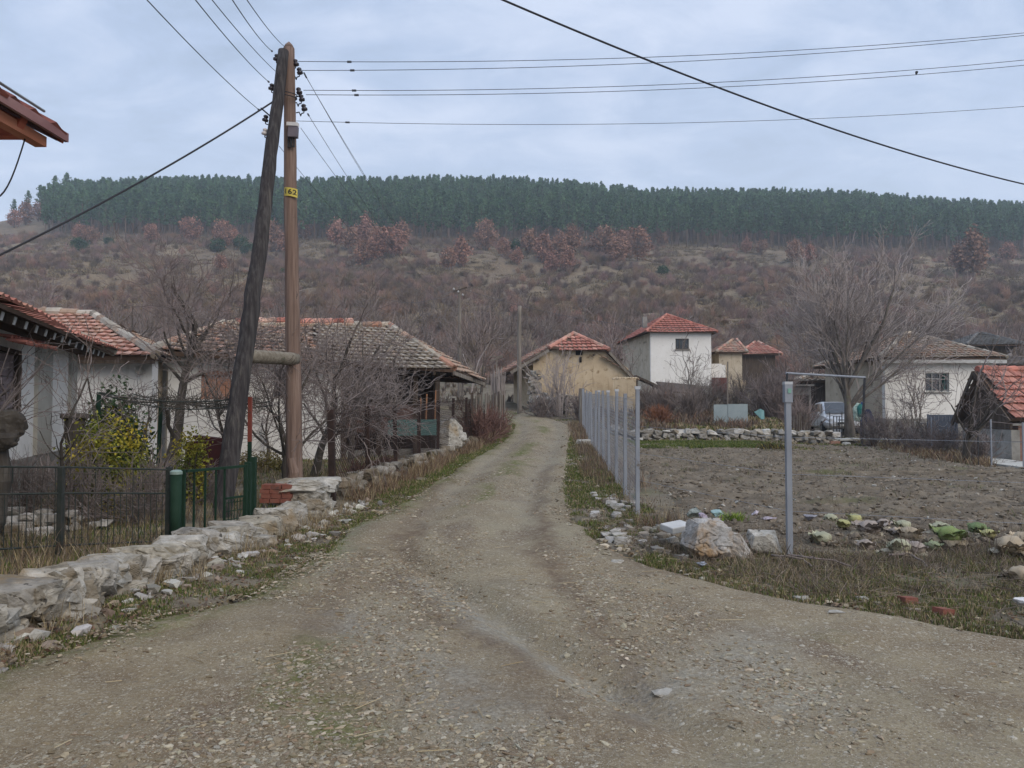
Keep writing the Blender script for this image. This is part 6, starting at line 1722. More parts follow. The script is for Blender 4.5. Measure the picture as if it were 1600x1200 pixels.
# top line of the wall in the photo: (px, py of top, py of base)
BL_ = [(-40, 935, 1040), (40, 892, 1005), (92, 884, 985), (165, 868, 945), (232, 852, 925), (300, 832, 890), (352, 818, 872), (405, 806, 855), (448, 790, 832), (490, 778, 815), (512, 772, 802)]
BP = np.array(BL_, float); kq = np.arange(0, 10.01, .6)
BL_ = [tuple(np.interp(q_, np.arange(11), BP[:, j]) for j in range(3)) for q_ in kq]; LN = [.95, .8, .75, .85, .85, .8, .75, .8, .75, .6, .5]
for k, (px, pt2, pb2) in enumerate(BL_):
    y = (EYE - .02) * FPX / (pb2 - 640) if pb2 < 1000 else (EYE) * FPX / (pb2 - 640)
    q = P(px, pb2, y); top = P(px, pt2, y + .15)[2]
    hgt = top + .12; ln = np.interp(kq[k], np.arange(11), LN) * (.46, .64, .54)[k % 3]; top += (-.06, -.01, -.09, -.03)[k % 4]
    th = min(.28, hgt * (.66, .8, .6)[k % 3])
    mb = MB(); slabrock(mb, (q[0] - .16, y + .2, top - th * .45), (.58, ln * 1.0, th), 700 + k * 3, 5, .06, rz=.2 * (-1) ** k, npts=24, tilt=.09 * (-1) ** k, col=np.array([(1, 1, 1), (.78, .76, .74), (.92, .88, .80), (1.06, 1.05, 1.04), (.85, .84, .84)][k % 5]))
    part('boulder', mb, M_ROCK, t, ('big pale boulder near the lower left corner' if k == 2 else None), smooth=False)
    r_ = np.random.default_rng(40 + k)
    for j in range(5):
        sz = np.array([.34, .26 + .2 * r_.uniform(), .20]) * r_.uniform(.75, 1.25); hz_ = r_.uniform(.05, max(.08, hgt - th * .8))
        mb = MB(); slabrock(mb, (q[0] - .10 + r_.normal(0, .05), y + .2 + (j - 2) * ln * .25, hz_), sz, 1200 + k * 7 + j, 4, .07, rz=r_.uniform(-.5, .5) + 1.5, npts=18, col=np.array([(.8, .78, .74), (.62, .57, .5), (.95, .92, .88)][j % 3]))
        part('base_stone', mb, M_ROCK, t)
r = np.random.default_rng(31)
mb = MB(); n_ = 300; yy = r.uniform(4.4, 12.6, n_); xx = wallx(yy) + .1 + r.normal(0, .12, n_)
s_ = r.uniform(.03, .12, n_) * r.uniform(.5, 1, n_); cc = pal(n_, r, [(.33, .31, .275), (.26, .24, .21), (.40, .38, .34), (.24, .19, .145)])
stones(mb, np.column_stack([xx, yy, H(xx, yy) + s_ * .2]), s_, cc, .8, 40); part('fill_stones', mb, M_STONE, t, 'small stones packed under the boulders')
mb = MB()
for k, (px, py, sz) in enumerate([(258, 905, .34), (215, 900, .22), (228, 912, .18), (575, 775, .22), (332, 893, .09), (203, 978, .1), (60, 975, .2), (92, 965, .16)]):
    y = EYE * FPX / (py + 8 - 640); q = P(px, py, y); slabrock(mb, (q[0], y, sz * .28), (sz * 1.15, sz * .9, sz * .7), 800 + k, 4, .06)
    b_ = MB(); b_.v, b_.f, b_.c, b_.n = mb.v, mb.f, mb.c, mb.n
    solo('loose_boulder', b_, M_ROCK, ['white boulder lying in the grass before the wall, largest of the loose ones', 'pale stone leaning on the wall left of the big loose boulder', 'small pale stone between the wall and the big loose boulder', 'white stone in the grass below the first rusty fence post',
         'small white stone in the grass right of the big loose boulder', 'small white stone at the road edge, lower left', 'pale stone at the wall foot, lower left corner', 'white split stone at the wall foot beside the lower left corner'][k], 'boulder', (q[0], y, 0), 'loose boulders along the left wall')
    mb = MB()

# slab pile with the red bricks beside the pole
t = thing('stone_pile', 'pile of pale slabs with red bricks at the foot of the utility pole', 'stone pile', (-2.9, 11.6, .1))
mb = MB(); q = P(478, 757, 11.4); slabrock(mb, (q[0], 11.5, q[2] - .02), (1.0, .8, .24), 901, 5, .06, rz=.2, npts=26)
part('capstone', mb, M_ROCK, t, 'broad pale slab on top')
mb = MB()
for k, (px, py, w_, h_) in enumerate([(460, 782, .5, .28), (492, 776, .42, .3), (425, 800, .5, .2), (470, 800, .6, .22), (500, 795, .4, .22)]):
    q = P(px, py, 11.3); slabrock(mb, (q[0], 11.45, q[2]), (w_, .55, h_), 910 + k, 4, .07)
part('stones', mb, M_ROCK, t)
mb = MB(); q = P(433, 771, 11.2)
for j in range(4):
    for i in range(3): box(mb, (q[0] - .16 + i * .15 + .02 * (j % 2), 11.22, q[2] - .1 + j * .068), (.14, .2, .062), rz=r.normal(0, .03), ry=.05 + r.normal(0, .02))
part('bricks', mb, mat('old_red_brick', [(.15, .055, .04), (.21, .08, .058), (.18, .085, .065)], scale=8, rough=.95, bump=.5, layers=[((.1, .055, .045), 5, .56, .68, (1, 1, 1))]), t, 'crumbling red bricks')
b_ = V3(-3.3, 11.7, .1)
mb = MB(); p, rr_ = knotty(P(455, 770, 11.75), P(455, 716, 11.75), .085, .075, 9, 12, .05, 6); tube(mb, p, rr_, 10)
solo('wooden_stub', mb, M_POLE, 'short reddish wooden stub against the foot of the pole', 'post', P(455, 770, 11.75))

# low retaining wall under the rusty fence
def dry_wall(name, label, pts, h0, h1, wd, seed, smin=.14, smax=.32, m=M_RUBBLE, zf=None, tint=((.95, .93, .9), (1.2, 1.18, 1.15), (.75, .72, .68), (1, .92, .8))):
    r = np.random.default_rng(seed); mb = MB(); pts = np.asarray(pts, float)
    L_ = np.concatenate([[0], np.cumsum(np.linalg.norm(np.diff(pts, axis=0), axis=1))])
    s = 0
    rows = 0
    z_ = 0.0
    H_ = (h0 + h1) / 2; layer = 0
    zc_ = .0
    while zc_ < H_ + .02:
        lh = r.uniform(smin * .6, smin * 1.1)
        s = r.uniform(-.2, 0)
        while s < L_[-1]:
            ln = r.uniform(smin, smax); sm = min(max(s + ln / 2, 0), L_[-1])
            hh = h0 + (h1 - h0) * sm / L_[-1]
            if zc_ < hh + r.normal(0, .03):
                p = np.array([np.interp(sm, L_, pts[:, 0]), np.interp(sm, L_, pts[:, 1])]); p2 = np.array([np.interp(sm + .1, L_, pts[:, 0]), np.interp(sm + .1, L_, pts[:, 1])]) - np.array([np.interp(sm - .1, L_, pts[:, 0]), np.interp(sm - .1, L_, pts[:, 1])])
                a = math.atan2(p2[1], p2[0])
                g_ = (zf or Hz)(p[0], p[1])
                slabrock(mb, (*(p + r.normal(0, .05, 2)), g_ + zc_ + lh * .4 + r.normal(0, .02)), (ln * 1.15, wd * r.uniform(.7, 1.2), lh * 1.45), int(r.integers(0, 60)), 2, .09, rz=a + r.normal(0, .16), tilt=r.normal(0, .12), col=np.array(tint[r.integers(0, len(tint))]) * r.uniform(.8, 1.15))
            s += ln
        zc_ += lh
    q = (*pts[len(pts) // 2], Hz(*pts[len(pts) // 2]))
    return solo(name, mb, m, label, 'stone wall', q)
dry_wall('stone_wall', 'low rubble wall overgrown with dry brush under the rusty wire fence', [(fenceL(y), y) for y in np.arange(12.6, 27.5, 1.0)], .27, .2, .34, 3, tint=((.6, .56, .5), (.85, .82, .77), (.45, .42, .38), (.65, .57, .47)))
dry_wall('stone_wall', 'low dry stone wall across the far end of the dug plot', [(4.3, 30.8), (6, 31), (9, 31.1), (11.5, 30.9), (13.2, 31)], .48, .42, .5, 4, .2, .42, zf=lambda x, y: Hz(x, 29.8))
dry_wall('stone_wall', 'ruined dry stone wall at the foot of the mud house', [xy(835, 39.2), xy(870, 39), xy(890, 38.2)], .8, .9, .5, 5, .22, .42)
dry_wall('stone_pillar', 'short dry stone pillar at the left corner of the mud house', [xy(833, 39.6) - (.15, 0), xy(833, 39.6) + (.2, 0)], 2.0, 2.0, .5, 6, .22, .4)
t_ = at(708, 21.6)
mb = MB(); q = P(704, 672, 21.6); slabrock(mb, (q[0] - .05, 21.7, q[2] - .15), (.8, .8, .95), 77, 4, .05); slabrock(mb, (q[0] + .2, 21.9, q[2] - .35), (.6, .8, .6), 78, 4, .05)
solo('boulder', mb, M_ROCK, 'big pale grey boulder block under the porch corner, behind the rusty fence', 'boulder', (q[0], 21.7, .3))
mb = MB(); q = P(645, 668, 20.9); box(mb, q, (1.45, .05, .44), rz=.5)
solo('teal_sheet', mb, mat('teal_tarp', [(.05, .12, .115), (.08, .17, .16), (.12, .2, .19)], scale=2, rough=.7, bump=.3), 'teal sheet hung below the dark wooden porch', 'sheet', q)

# ------------------------------------------------------------------ left fences
M_GREEN = mat('green_paint', [(.008, .022, .013), (.012, .031, .019), (.018, .04, .026)], scale=5, rough=.75, spec=.12, layers=[((.06, .035, .025), 6, .64, .72, (1, 1, 1))])
M_DGREEN = mat('dark_fence_metal', [(.015, .022, .02), (.03, .036, .033), (.05, .045, .04)], scale=6, rough=.75, layers=[((.09, .05, .035), 5, .6, .72, (1, 1, 1))])
FA, FB = P(-60, 729, 7.0), P(266, 734, 8.35)
t = thing('garden_fence', 'low dark green garden fence of rails and thin rods at the left border', 'fence', (-5.2, 7.4, .1))
def on(q, z_): p = FA + (FB - FA) * q; return np.array([p[0], p[1], z_])
tz = lambda q: FA[2] + (FB[2] - FA[2]) * q
qs = lambda px: (lambda t_: (t_ * FA[1] - FA[0]) / ((FB - FA)[0] - t_ * (FB - FA)[1]))((px - 800) / FPX)
for nm, dz in (('top_rail', 0), ('middle_rail', -.26), ('bottom_rail', -.78)):
    mb = MB(); tube(mb, [on(0, tz(0) + dz), on(.5, tz(.5) + dz + .01), on(1, tz(1) + dz)], .011, 6); part(nm, mb, M_DGREEN, t)
q_ = qs(98)
mb = MB(); bar(mb, on(q_, -.1), on(q_, tz(q_) + .01), .05, .05); part('post', mb, M_DGREEN, t)
mb = MB(); bar(mb, on(qs(92), -.1), on(qs(96), .35), .03, .03); part('stay', mb, M_DGREEN, t)
mb = MB(); bar(mb, on(.995, -.1), on(.995, tz(1) + .03), .05, .06); part('post', mb, M_DGREEN, t)
mb = MB(); A_, B_ = [], []
for k in range(30):
    q = .02 + k / 30 * .97; A_.append(on(q, tz(q) - .78)); B_.append(on(q, tz(q) - .26 + (.26 if k % 6 == 0 else 0)))
segs(mb, A_, B_, .0045, .0045, 5); part('rods', mb, M_DGREEN, t)
mb = MB(); A_, B_ = [], []
for k in range(46):
    q = k / 46; A_.append(on(q, tz(q) - .78)); B_.append(on(q, tz(q) - .0))
for k in range(9): A_.append(on(0, tz(0) - .08 * k - .06)); B_.append(on(1, tz(1) - .08 * k - .06))
segs(mb, A_, B_, .0013, .0013, 3); part('wire_mesh', mb, M_DGREEN, t)
mb = MB(); c = P(275, 760, 8.3); lathe(mb, (c[0], c[1], -.1), [(.06, 0), (.06, tz(1) + .06)], 16)
t2 = thing('gate_post', 'thick round green gate post with a pale cap', 'gate post', (c[0], c[1], .05)); part('shaft', mb, M_GREEN, t2, smooth=True)
mb = MB(); lathe(mb, (c[0], c[1], tz(1) - .045), [(.065, 0), (.065, .03), (.045, .045), (0.01, .05)], 16); part('cap', mb, mat('pale_green_cap', [(.16, .22, .19), (.24, .3, .27)], scale=8, rough=.6), t2)
GA, GB = P(287, 734, 8.4), P(384, 734, 9.2); gt = GA[2]
t = thing('garden_gate', 'green metal garden gate of thin bars between the thick post and the brace pole', 'gate', (*((GA + GB) / 2)[:2], .05))
mb = MB(); gp = lambda q, z_: np.array([*(GA + (GB - GA) * q)[:2], z_])
bar(mb, gp(0, .1), gp(0, gt), .04, .04); bar(mb, gp(1, .1), gp(1, gt), .04, .04); bar(mb, gp(.04, gt - .018), gp(.96, gt - .018), .038, .03); bar(mb, gp(.04, .12), gp(.96, .12), .038, .03); bar(mb, gp(.66, gt - .38), gp(.96, gt - .38), .03, .025); part('frame', mb, M_GREEN, t)
for q in (.16, .33, .5, .64): mb = MB(); bar(mb, gp(q, .13), gp(q, gt - .03), .02, .02); part('bar', mb, M_GREEN, t)
mb = MB(); A_ = [gp(.66 + k * .05, .13) for k in range(7)] + [gp(.66, .2 + k * .1) for k in range(4)]; B_ = [gp(.66 + k * .05, gt - .4) for k in range(7)] + [gp(.97, .2 + k * .1) for k in range(4)]
segs(mb, A_, B_, .005, .005, 4); part('mesh_panel', mb, M_GREEN, t)
for px, top, lab, w_ in ((388, 722, 'square green gate post right of the gate', .075), (396, 714, 'second square green post behind the right gate post', .07)):
    q = P(px, top, 9.45 if px < 390 else 9.9); mb = MB(); bar(mb, (q[0], q[1], -.1), q, w_, w_); solo('gate_post', mb, M_GREEN, lab, 'gate post', (q[0], q[1], 0), 'green posts right of the gate')

# rusty wire fence
M_RUSTP = mat('rusty_dark_post', [(.018, .013, .012), (.034, .022, .019), (.06, .036, .03)], scale=6, rough=.9, bump=.3)
t = thing('wire_fence', 'sagging wire fence on thin rusty posts along the left side of the road', 'fence', (fenceL(18), 18, .3))
ys_ = [12.25, 14.1, 16.0, 18.0, 20.0, 22.0, 24.1, 26.2]
tops = [zz_at(640, 12.25), zz_at(634, 14.1), zz_at(632, 16), zz_at(627, 18), zz_at(625, 20), zz_at(622, 22), zz_at(621, 24.1), zz_at(619, 26.2)]
r = np.random.default_rng(8)
tp = []
for k, (y, z_) in enumerate(zip(ys_, tops)):
    x = fenceL(y); d = r.normal(0, .02, 2); mb = MB(); w_ = .10 if k == 0 else .08
    bar(mb, (x, y, Hz(x, y) - .1), (x + d[0], y + d[1], z_), w_, w_); part('post', mb, M_RUSTP, t, 'thicker reddish end post' if k == 0 else None); tp.append(np.array([x + d[0], y + d[1], z_]))
mb = MB()
for f_ in (.02, .35, .68):
    for k in range(len(tp) - 1):
        a = tp[k] - (0, 0, (tp[k][2] - .45) * f_ + .03); b = tp[k + 1] - (0, 0, (tp[k + 1][2] - .45) * f_ + .03)
        q = np.linspace(0, 1, 8); p = a + (b - a) * q[:, None]; p[:, 2] -= .05 * 4 * q * (1 - q); tube(mb, p, .006, 4)
part('wire', mb, M_RUSTP, t)
def mesh_net(a0, a1, z0f, z1f, step, rad):
    """Diamond netting between two ends."""
    A_, B_ = [], []; L_ = np.linalg.norm(np.array(a1) - np.array(a0)); n = int(L_ / step)
    for k in range(-8, n + 8):
        for sg in (1, -1):
            q0 = k / n; hh = (z1f(.5) - z0f(.5)); q1 = q0 + sg * hh / L_
            c0, c1 = max(0, min(1, q0)), max(0, min(1, q1))
            if abs(c1 - c0) < 1e-6: continue
            za = (c0 - q0) / (q1 - q0); zb_ = (c1 - q0) / (q1 - q0)
            m_ = 10; 
            for i in range(m_):
                u0, u1 = za + (zb_ - za) * i / m_, za + (zb_ - za) * (i + 1) / m_
                pa_ = [(np.array(a0) + (np.array(a1) - np.array(a0)) * (q0 + (q1 - q0) * u)) for u in (u0, u1)]
                qa = [q0 + (q1 - q0) * u for u in (u0, u1)]
                A_.append([*pa_[0], z0f(qa[0]) + (z1f(qa[0]) - z0f(qa[0])) * u0]); B_.append([*pa_[1], z0f(qa[1]) + (z1f(qa[1]) - z0f(qa[1])) * u1])
    mb = MB(); segs(mb, A_, B_, rad, rad, 3); return mb
part('wire_mesh', mesh_net((fenceL(12.25), 12.25), (fenceL(26.2), 26.2), lambda q: .4 + .15 * q, lambda q: tops[0] - .06 + (tops[-1] - tops[0]) * q, .10, .0036), M_RUSTP, t)

# picket fence of old boards at its far end
t = thing('picket_fence', 'weathered grey picket fence of rough boards where the road bends', 'fence', (fenceL(29.5), 29.5, .7))
y = 25.2; k = 0
while y < 33.6:
    x = fenceL(y) + r.normal(0, .02); w_ = r.uniform(.10, .2); top = zz_at(616 + r.normal(0, 1.5), y)
    mb = MB(); a = np.array([x, y, Hz(x, y) - .1]); b = np.array([x + r.normal(0, .03), y + r.normal(0, .04), top + r.normal(0, .06)])
    d_ = np.array([.12, 1, 0]); d_ /= np.linalg.norm(d_)
    box8(mb, [a - d_ * w_ / 2 - (.012, 0, 0), a - d_ * w_ / 2 + (.012, 0, 0), a + d_ * w_ / 2 + (.012, 0, 0), a + d_ * w_ / 2 - (.012, 0, 0), b - d_ * w_ / 2 - (.012, 0, 0), b - d_ * w_ / 2 + (.012, 0, 0), b + d_ * w_ / 2 + (.012, 0, 0.02), b + d_ * w_ / 2 - (.012, 0, 0.02)])
    part('picket', mb, (M_GREYW, M_DARKW, M_GREYW, M_DARKW)[int(r.integers(0, 4))], t); y += w_ * r.uniform(1.02, 1.5) + .02; k += 1
mb = MB()
for hz_ in (.35, 1.0): bar(mb, (fenceL(25.2) - .05, 25.2, Hz(fenceL(25.2), 25.2) + hz_), (fenceL(33.5) - .05, 33.5, Hz(fenceL(33.5), 33.5) + hz_), .05, .08)
part('rail', mb, M_DARKW, t)
mb = MB(); A_, B_ = [], []; c = P(778, 640, 33.2); base = at(778, 33.2)
for k in range(46):
    o_ = r.normal(0, .18, 2); A_.append((base[0] + o_[0], 33.4 + o_[1] * .6, base[2])); B_.append((base[0] + o_[0] + r.normal(0, .06), 33.4 + o_[1], zz_at(585, 33.4) + r.normal(0, .15)))
segs(mb, A_, B_, .018, .012, 5); solo('cane_bundle', mb, M_TWIGL, 'upright bundle of dry canes behind the end of the picket fence', 'cane bundle', base)
q = P(776, 562, 33.5); mb = MB(); bar(mb, q + (-.35, 0, .12), q + (.32, 0, .16), .12, .03); bar(mb, q + (-.3, 0, -.05), q + (.28, 0, .14), .1, .05); bar(mb, (q[0], 33.5, 1.0), q, .05)
solo('bird_table', mb, M_GREYW, 'small ragged board on a stick above the cane bundle', 'board', (q[0], 33.5, 1.0))

# vine trellis in the left garden
t = thing('vine_trellis', 'vine trellis of thin green posts and sagging wires in the left garden', 'trellis', (at(260, 11.5)))
tA, tB, tC = P(155, 613, 10.4), P(252, 622, 11.8), P(391, 620, 10.9)
for q, lab in ((tA, None), (tB, None)):
    mb = MB(); bar(mb, (q[0] - .06, q[1], -.05), q, .045); part('post', mb, M_GREEN, t)
mb = MB(); bar(mb, (tC[0], tC[1], zz_at(690, tC[1])), tC, .05); part('post', mb, mat('red_oxide_paint', [(.15, .035, .025), (.20, .055, .04)], scale=6, rough=.7), t, 'red upper part of the right post')
mb = MB(); bar(mb, (tC[0], tC[1], -.05), (tC[0], tC[1], zz_at(690, tC[1]) - .002), .048); part('post', mb, M_GREEN, t)
mb = MB()
for a, b, s_ in ((tA, tC, .10), (tA, tC + (0, 0, -.08), .16), (tA + (0, 0, -.02), tB + (0, 0, -.06), .05), (tB, tC + (0, 0, -.1), .04), (tA + (0, .9, 0), tC + (0, .9, -.06), .12), (tB + (0, 1, -.1), tC + (0, 1, -.12), .05)):
    q = np.linspace(0, 1, 20); p = a + (b - a) * q[:, None]; p[:, 2] -= s_ * 4 * q * (1 - q); tube(mb, p, .009, 5)
part('wire', mb, M_DGREEN, t)
r = np.random.default_rng(12); mb = MB(); A_, B_ = [], []
for k in range(420):
    q = r.uniform(0.2, 1); a = tA + (tC - tA) * q + (r.normal(0, .04), r.uniform(0, 1.0), r.normal(-.12, .06)); d = r.normal(0, .13, 3); A_.append(a); B_.append(a + d)
segs(mb, A_, B_, .005, .003, 4); vx = at(270, 11.6)
p, rr_ = knotty((vx[0], 11.6, 0), P(262, 640, 11.6), .05, .03, 7, 15, .12, 14); tube(mb, p, rr_, 7); part('vine', mb, M_BARKD, t)

# gnarled pollard at the left border, wall pillar
q = P(-6, 690, 7.9)
t = thing('pollard_stump', 'gnarled hollow tree stump with a jutting burl at the left border', 'tree stump', (q[0], 7.9, .1))
mb = MB(); p, rr_ = knotty((q[0] - .12, 7.9, -.1), (q[0] - .10, 7.9, 1.5), .13, .14, 10, 18, .05, 16); tube(mb, p, rr_, 12); rock(mb, q + (-.02, 0, .12), (.5, .42, .36), 41, 4, .6); rock(mb, q + (.06, -.05, .02), (.34, .3, .2), 44, 3, .6); lathe(mb, q + (.02, -.05, -.01), [(.12, 0), (.07, .1), (.008, .24)], 8, axis=(1, 0, -.05)); part('trunk', mb, M_BARKD, t)
r = np.random.default_rng(14); A_, B_ = [], []
for k in range(24):
    a = q + r.normal(0, .1, 3) + (0, 0, .2); d = np.array([r.normal(.1, .35), r.normal(0, .3), r.uniform(.2, .8)]); A_.append(a); B_.append(a + d)
mb = MB(); segs(mb, A_, B_, .007, .003, 5); part('shoots', mb, M_TWIGD, t)
q = at(117, 11.2)
mb = MB(); p, rr_ = knotty((q[0], 11.2, -.1), P(117, 655, 11.2), .13, .14, 8, 19, .06, 8); tube(mb, p, rr_, 8); lathe(mb, P(117, 656, 11.2), [(.14, 0), (.2, .03), (.19, .09), (.05, .11)], 10)
solo('old_trunk', mb, M_BARKD, 'dark cut trunk with a flat top left of the wide yellow bush', 'tree stump', q)
# pale rubble in the left garden
for k, (px, py, sz, lab) in enumerate([(30, 812, .5, 'whitish heap of rubble in the left garden, leftmost'), (62, 822, .4, 'whitish rubble heap right beside the leftmost one'), (125, 842, .28, 'pale stone in the left garden right of the fence post')]):
    y = 9.2; q = P(px, py, y); hp_ = thing('rubble_heap', lab, 'rubble', (q[0], y, .1), 'rubble heaps in the left garden')
    for j in range(9): mb = MB(); o_ = r.normal(0, .18, 2); slabrock(mb, (q[0] + o_[0], y + o_[1], max(.1, Hz(q[0], y)) + r.uniform(.02, .22)), np.array([sz, sz, sz * .6]) * r.uniform(.3, .7), 820 + k * 10 + j, 2, .08, col=(1.25, 1.22, 1.2)); part('stone', mb, M_RUBBLE, hp_)
mb = MB(); q = P(325, 660, 15.5); b_ = at(325, 15.5); box(mb, (q[0], 15.6, .55), (.75, .5, .8)); box(mb, (q[0] - .3, 15.6, .5), (.25, .45, .6), ry=.1); box(mb, (q[0] + .05, 15.5, 1.0), (.6, .3, .08), ry=.12)
solo('red_box', mb, mat('dark_red_paint', [(.03, .008, .009), (.055, .014, .014)], scale=4, rough=.7), 'dark red box half hidden behind the brace pole', 'box', b_)

# ------------------------------------------------------------------ right fence: grey steel posts
M_STEEL = mat('grey_painted_steel', [(.17, .18, .205), (.225, .24, .268), (.28, .295, .32)], scale=4, rough=.65, metal=.0, spec=.3, st=(1, 1, .3), layers=[((.12, .1, .085), 5, .62, .7, (1, 1, 1))])
M_PCAP = mat('pale_post_top', [(.36, .37, .39), (.46, .47, .48)], scale=8, rough=.6)
t = thing('post_fence', 'row of pale grey steel posts with wire netting, right of the road', 'fence', (fenceR(18), 18, .1))
r = np.random.default_rng(15)
ys_ = [11.3] + [13.25 + 1.9 * k for k in range(11)]
tp = []
for k, y in enumerate(ys_):
    x = fenceR(y); ztop = zz_at(608 if k == 0 else 612 + (3 if k == 1 else r.uniform(-5, 1)), y); d = r.normal(0, .02, 2) + ((.035, 0) if k == 0 else (0, 0))
    mb = MB(); bar(mb, (x, y, Hz(x, y) - .15), (x + d[0], y + d[1], ztop), .066, .055); part('post', mb, M_STEEL, t); tp.append(np.array([x + d[0], y + d[1], ztop]))
    if k in (0, 2, 3, 5): mb = MB(); box(mb, (x + d[0], y + d[1], ztop + .02), (.08, .066, .045)); part('post_cap', mb, M_PCAP, t)
mb = MB()
for f_ in (.05, .5, .95):
    for k in range(len(tp) - 1): tube(mb, [tp[k] - (0, 0, 1.75 * f_), tp[k + 1] - (0, 0, 1.75 * f_)], .0025, 4)
part('wire', mb, M_STEEL, t)
part('wire_mesh', mesh_net((fenceR(11.3), 11.3), (fenceR(32), 32), lambda q: .1 + .55 * q, lambda q: tp[0][2] - .15 + (tp[-1][2] - tp[0][2]) * q, .12, .0018), M_STEEL, t)
b_ = (fenceR(33.2), 33.2, Hz(fenceR(33.2), 33.2)); mb = MB(); p, rr_ = knotty(b_, (b_[0], b_[1], zz_at(607, 33.2)), .13, .12, 8, 22, .03, 8); tube(mb, p, rr_, 8)
solo('wooden_post', mb, M_GREYW, 'thick brown wooden post at the far end of the steel post row', 'post', b_)
q = P(1230.5, 600, 8.2); t = thing('steel_post', 'lone grey steel post with a pale top at the near edge of the plot', 'post', (q[0], 8.2, 0))
mb = MB(); bar(mb, (q[0], 8.2, -.1), (q[0], 8.2, q[2] - .17), .056, .056); part('shaft', mb, M_STEEL, t)
mb = MB(); box(mb, (q[0], 8.2, q[2] - .10), (.082, .078, .20)); part('sleeve', mb, M_STEEL, t)
mb = MB(); box(mb, (q[0], 8.2, q[2] + .01), (.086, .082, .03)); part('cap', mb, M_PCAP, t)
mb = MB(); box(mb, (q[0] + .005, 8.157, q[2] - .075), (.036, .006, .05)); part('label', mb, mat('green_sticker', [(.12, .26, .2), (.2, .34, .28)], scale=9, rough=.6), t, 'small green sticker')
mb = MB()
for z_, e in ((1.35, .02), (.55, .0), (.95, .01)): tube(mb, [tp[0] * (1, 1, 0) + (0, 0, z_), (q[0], 8.24, z_ - .05)], .002, 4); tube(mb, [(q[0], 8.24, z_ - .05), (7.5, 6.6, z_ - .1)], .002, 4)
solo('fence_wire', mb, M_STEEL, 'thin fence wires tied to the lone steel post', 'wire', (q[0], 8.2, .5))

# ------------------------------------------------------------------ boulders and clutter at the plot corner
M_TROCK = mat('rust_stained_rock', [(.23, .215, .20), (.34, .325, .305), (.46, .445, .42)], scale=2.6, detail=12, rough=.95, bump=1, bscale=9, bdist=.04,
              layers=[((.26, .175, .098), 2.6, .43, .60, (1, 1, 1)), ((.17, .165, .165), 4, .58, .66, (1, 1, 1))])
y = 8.15
q = P(1118, 848, y); mb = MB(); slabrock(mb, (q[0] - .10, y, .22), (.46, .44, .42), 4, 5, .10, rz=.3, npts=22); slabrock(mb, (q[0] + .19, y + .02, .15), (.44, .38, .32), 9, 5, .09, rz=-.4)
solo('boulder', mb, M_TROCK, 'big cracked boulder with tan stains at the plot corner, left of the lone post', 'boulder', (q[0], y, 0))
q = P(1194, 852, 8.35); mb = MB(); slabrock(mb, (q[0], 8.35, .15), (.34, .24, .26), 17, 4, .05); solo('boulder', mb, M_ROCK, 'blue-grey squarish stone between the stained boulder and the lone post', 'boulder', (q[0], 8.35, 0))
q = P(1057, 822, 8.6); mb = MB(); box(mb, (q[0], 8.6, q[2] - .01), (.30, .22, .075), rz=.5, rx=.12, ry=-.08)
ob = solo('concrete_slab', mb, mat('pale_concrete', [(.40, .395, .38), (.5, .495, .48)], scale=6, rough=.9, bump=.3, bscale=40), 'pale square concrete block lying on rubble left of the stained boulder', 'slab', (q[0], 8.6, .1))
bv = ob.modifiers.new('bevel', 'BEVEL'); bv.width = .012; bv.segments = 2
hp_ = thing('rubble_heap', 'heap of small rubble under the pale concrete block', 'rubble', P(1055, 850, 8.8), 'rubble at the plot corner'); r = np.random.default_rng(51)
for k in range(40):
    mb = MB(); px, py = r.uniform(1020, 1090), r.uniform(828, 868); y = EYE * FPX / (py + 6 - 640); q = P(px, py, y); s_ = r.uniform(.04, .14); slabrock(mb, (q[0], y, max(.02, .02 + (868 - py) * .0035)), (s_ * 1.2, s_, s_ * .7), 3000 + k, 2, .08, rz=k, col=np.array([(.9, .88, .85), (.7, .62, .52), (1.1, 1.08, 1.05)][k % 3]) * r.uniform(.7, 1.1)); part('stone', mb, M_RUBBLE, hp_)
hp_ = thing('rubble_heap', 'line of loose rubble along the foot of the steel post row', 'rubble', (1.6, 11, .1), 'rubble at the plot corner')
for k in range(60):
    mb = MB(); y = r.uniform(9, 13.5); x = fenceR(y) - .25 + r.normal(0, .18) - .1 * (y < 11); s_ = r.uniform(.04, .17); slabrock(mb, (x, y, Hz(x, y) + s_ * .2), (s_ * 1.3, s_, s_ * .7), 3100 + k, 2, .08, rz=k, col=np.array([(1, .98, .95), (.75, .68, .6), (1.25, 1.22, 1.2)][k % 3]) * r.uniform(.75, 1.1)); part('stone', mb, M_RUBBLE, hp_)
# crumpled plastic bags and rags
def rag(label, px, py, y, size, cols, seed, name='plastic_bag', cat='litter', lift=.0):
    q = P(px, py, y); g_ = Hz(q[0], y) + .05; mb = MB(); r_ = np.random.default_rng(seed); v, f = ico(4); v = v.copy()
    for k in range(14):
        n_ = r_.normal(size=3); n_ /= np.linalg.norm(n_); v -= np.maximum(0, v @ n_ - r_.uniform(.35, .8))[:, None] * n_ * 1.25
    v *= (1 + .5 * (fbm(v[:, 0] * 3 + seed, v[:, 1] * 3 + v[:, 2] * 2, seed, 4) - .5))[:, None]
    mb.add(v * np.array(size) / 2 + (q[0], y, g_ + size[2] * .4 + lift), f)
    return solo(name, mb, mat('crumpled_%d' % seed, cols, scale=9, rough=.6, spec=.3, bump=.6, bscale=14), label, cat, (q[0], y, g_), 'litter on the plot')
rag('grey-green crumpled sack on the plot, left of the turquoise bag', 1086, 793, 10.6, (.30, .24, .2), [(.10, .12, .11), (.18, .2, .18), (.3, .3, .28)], 2)
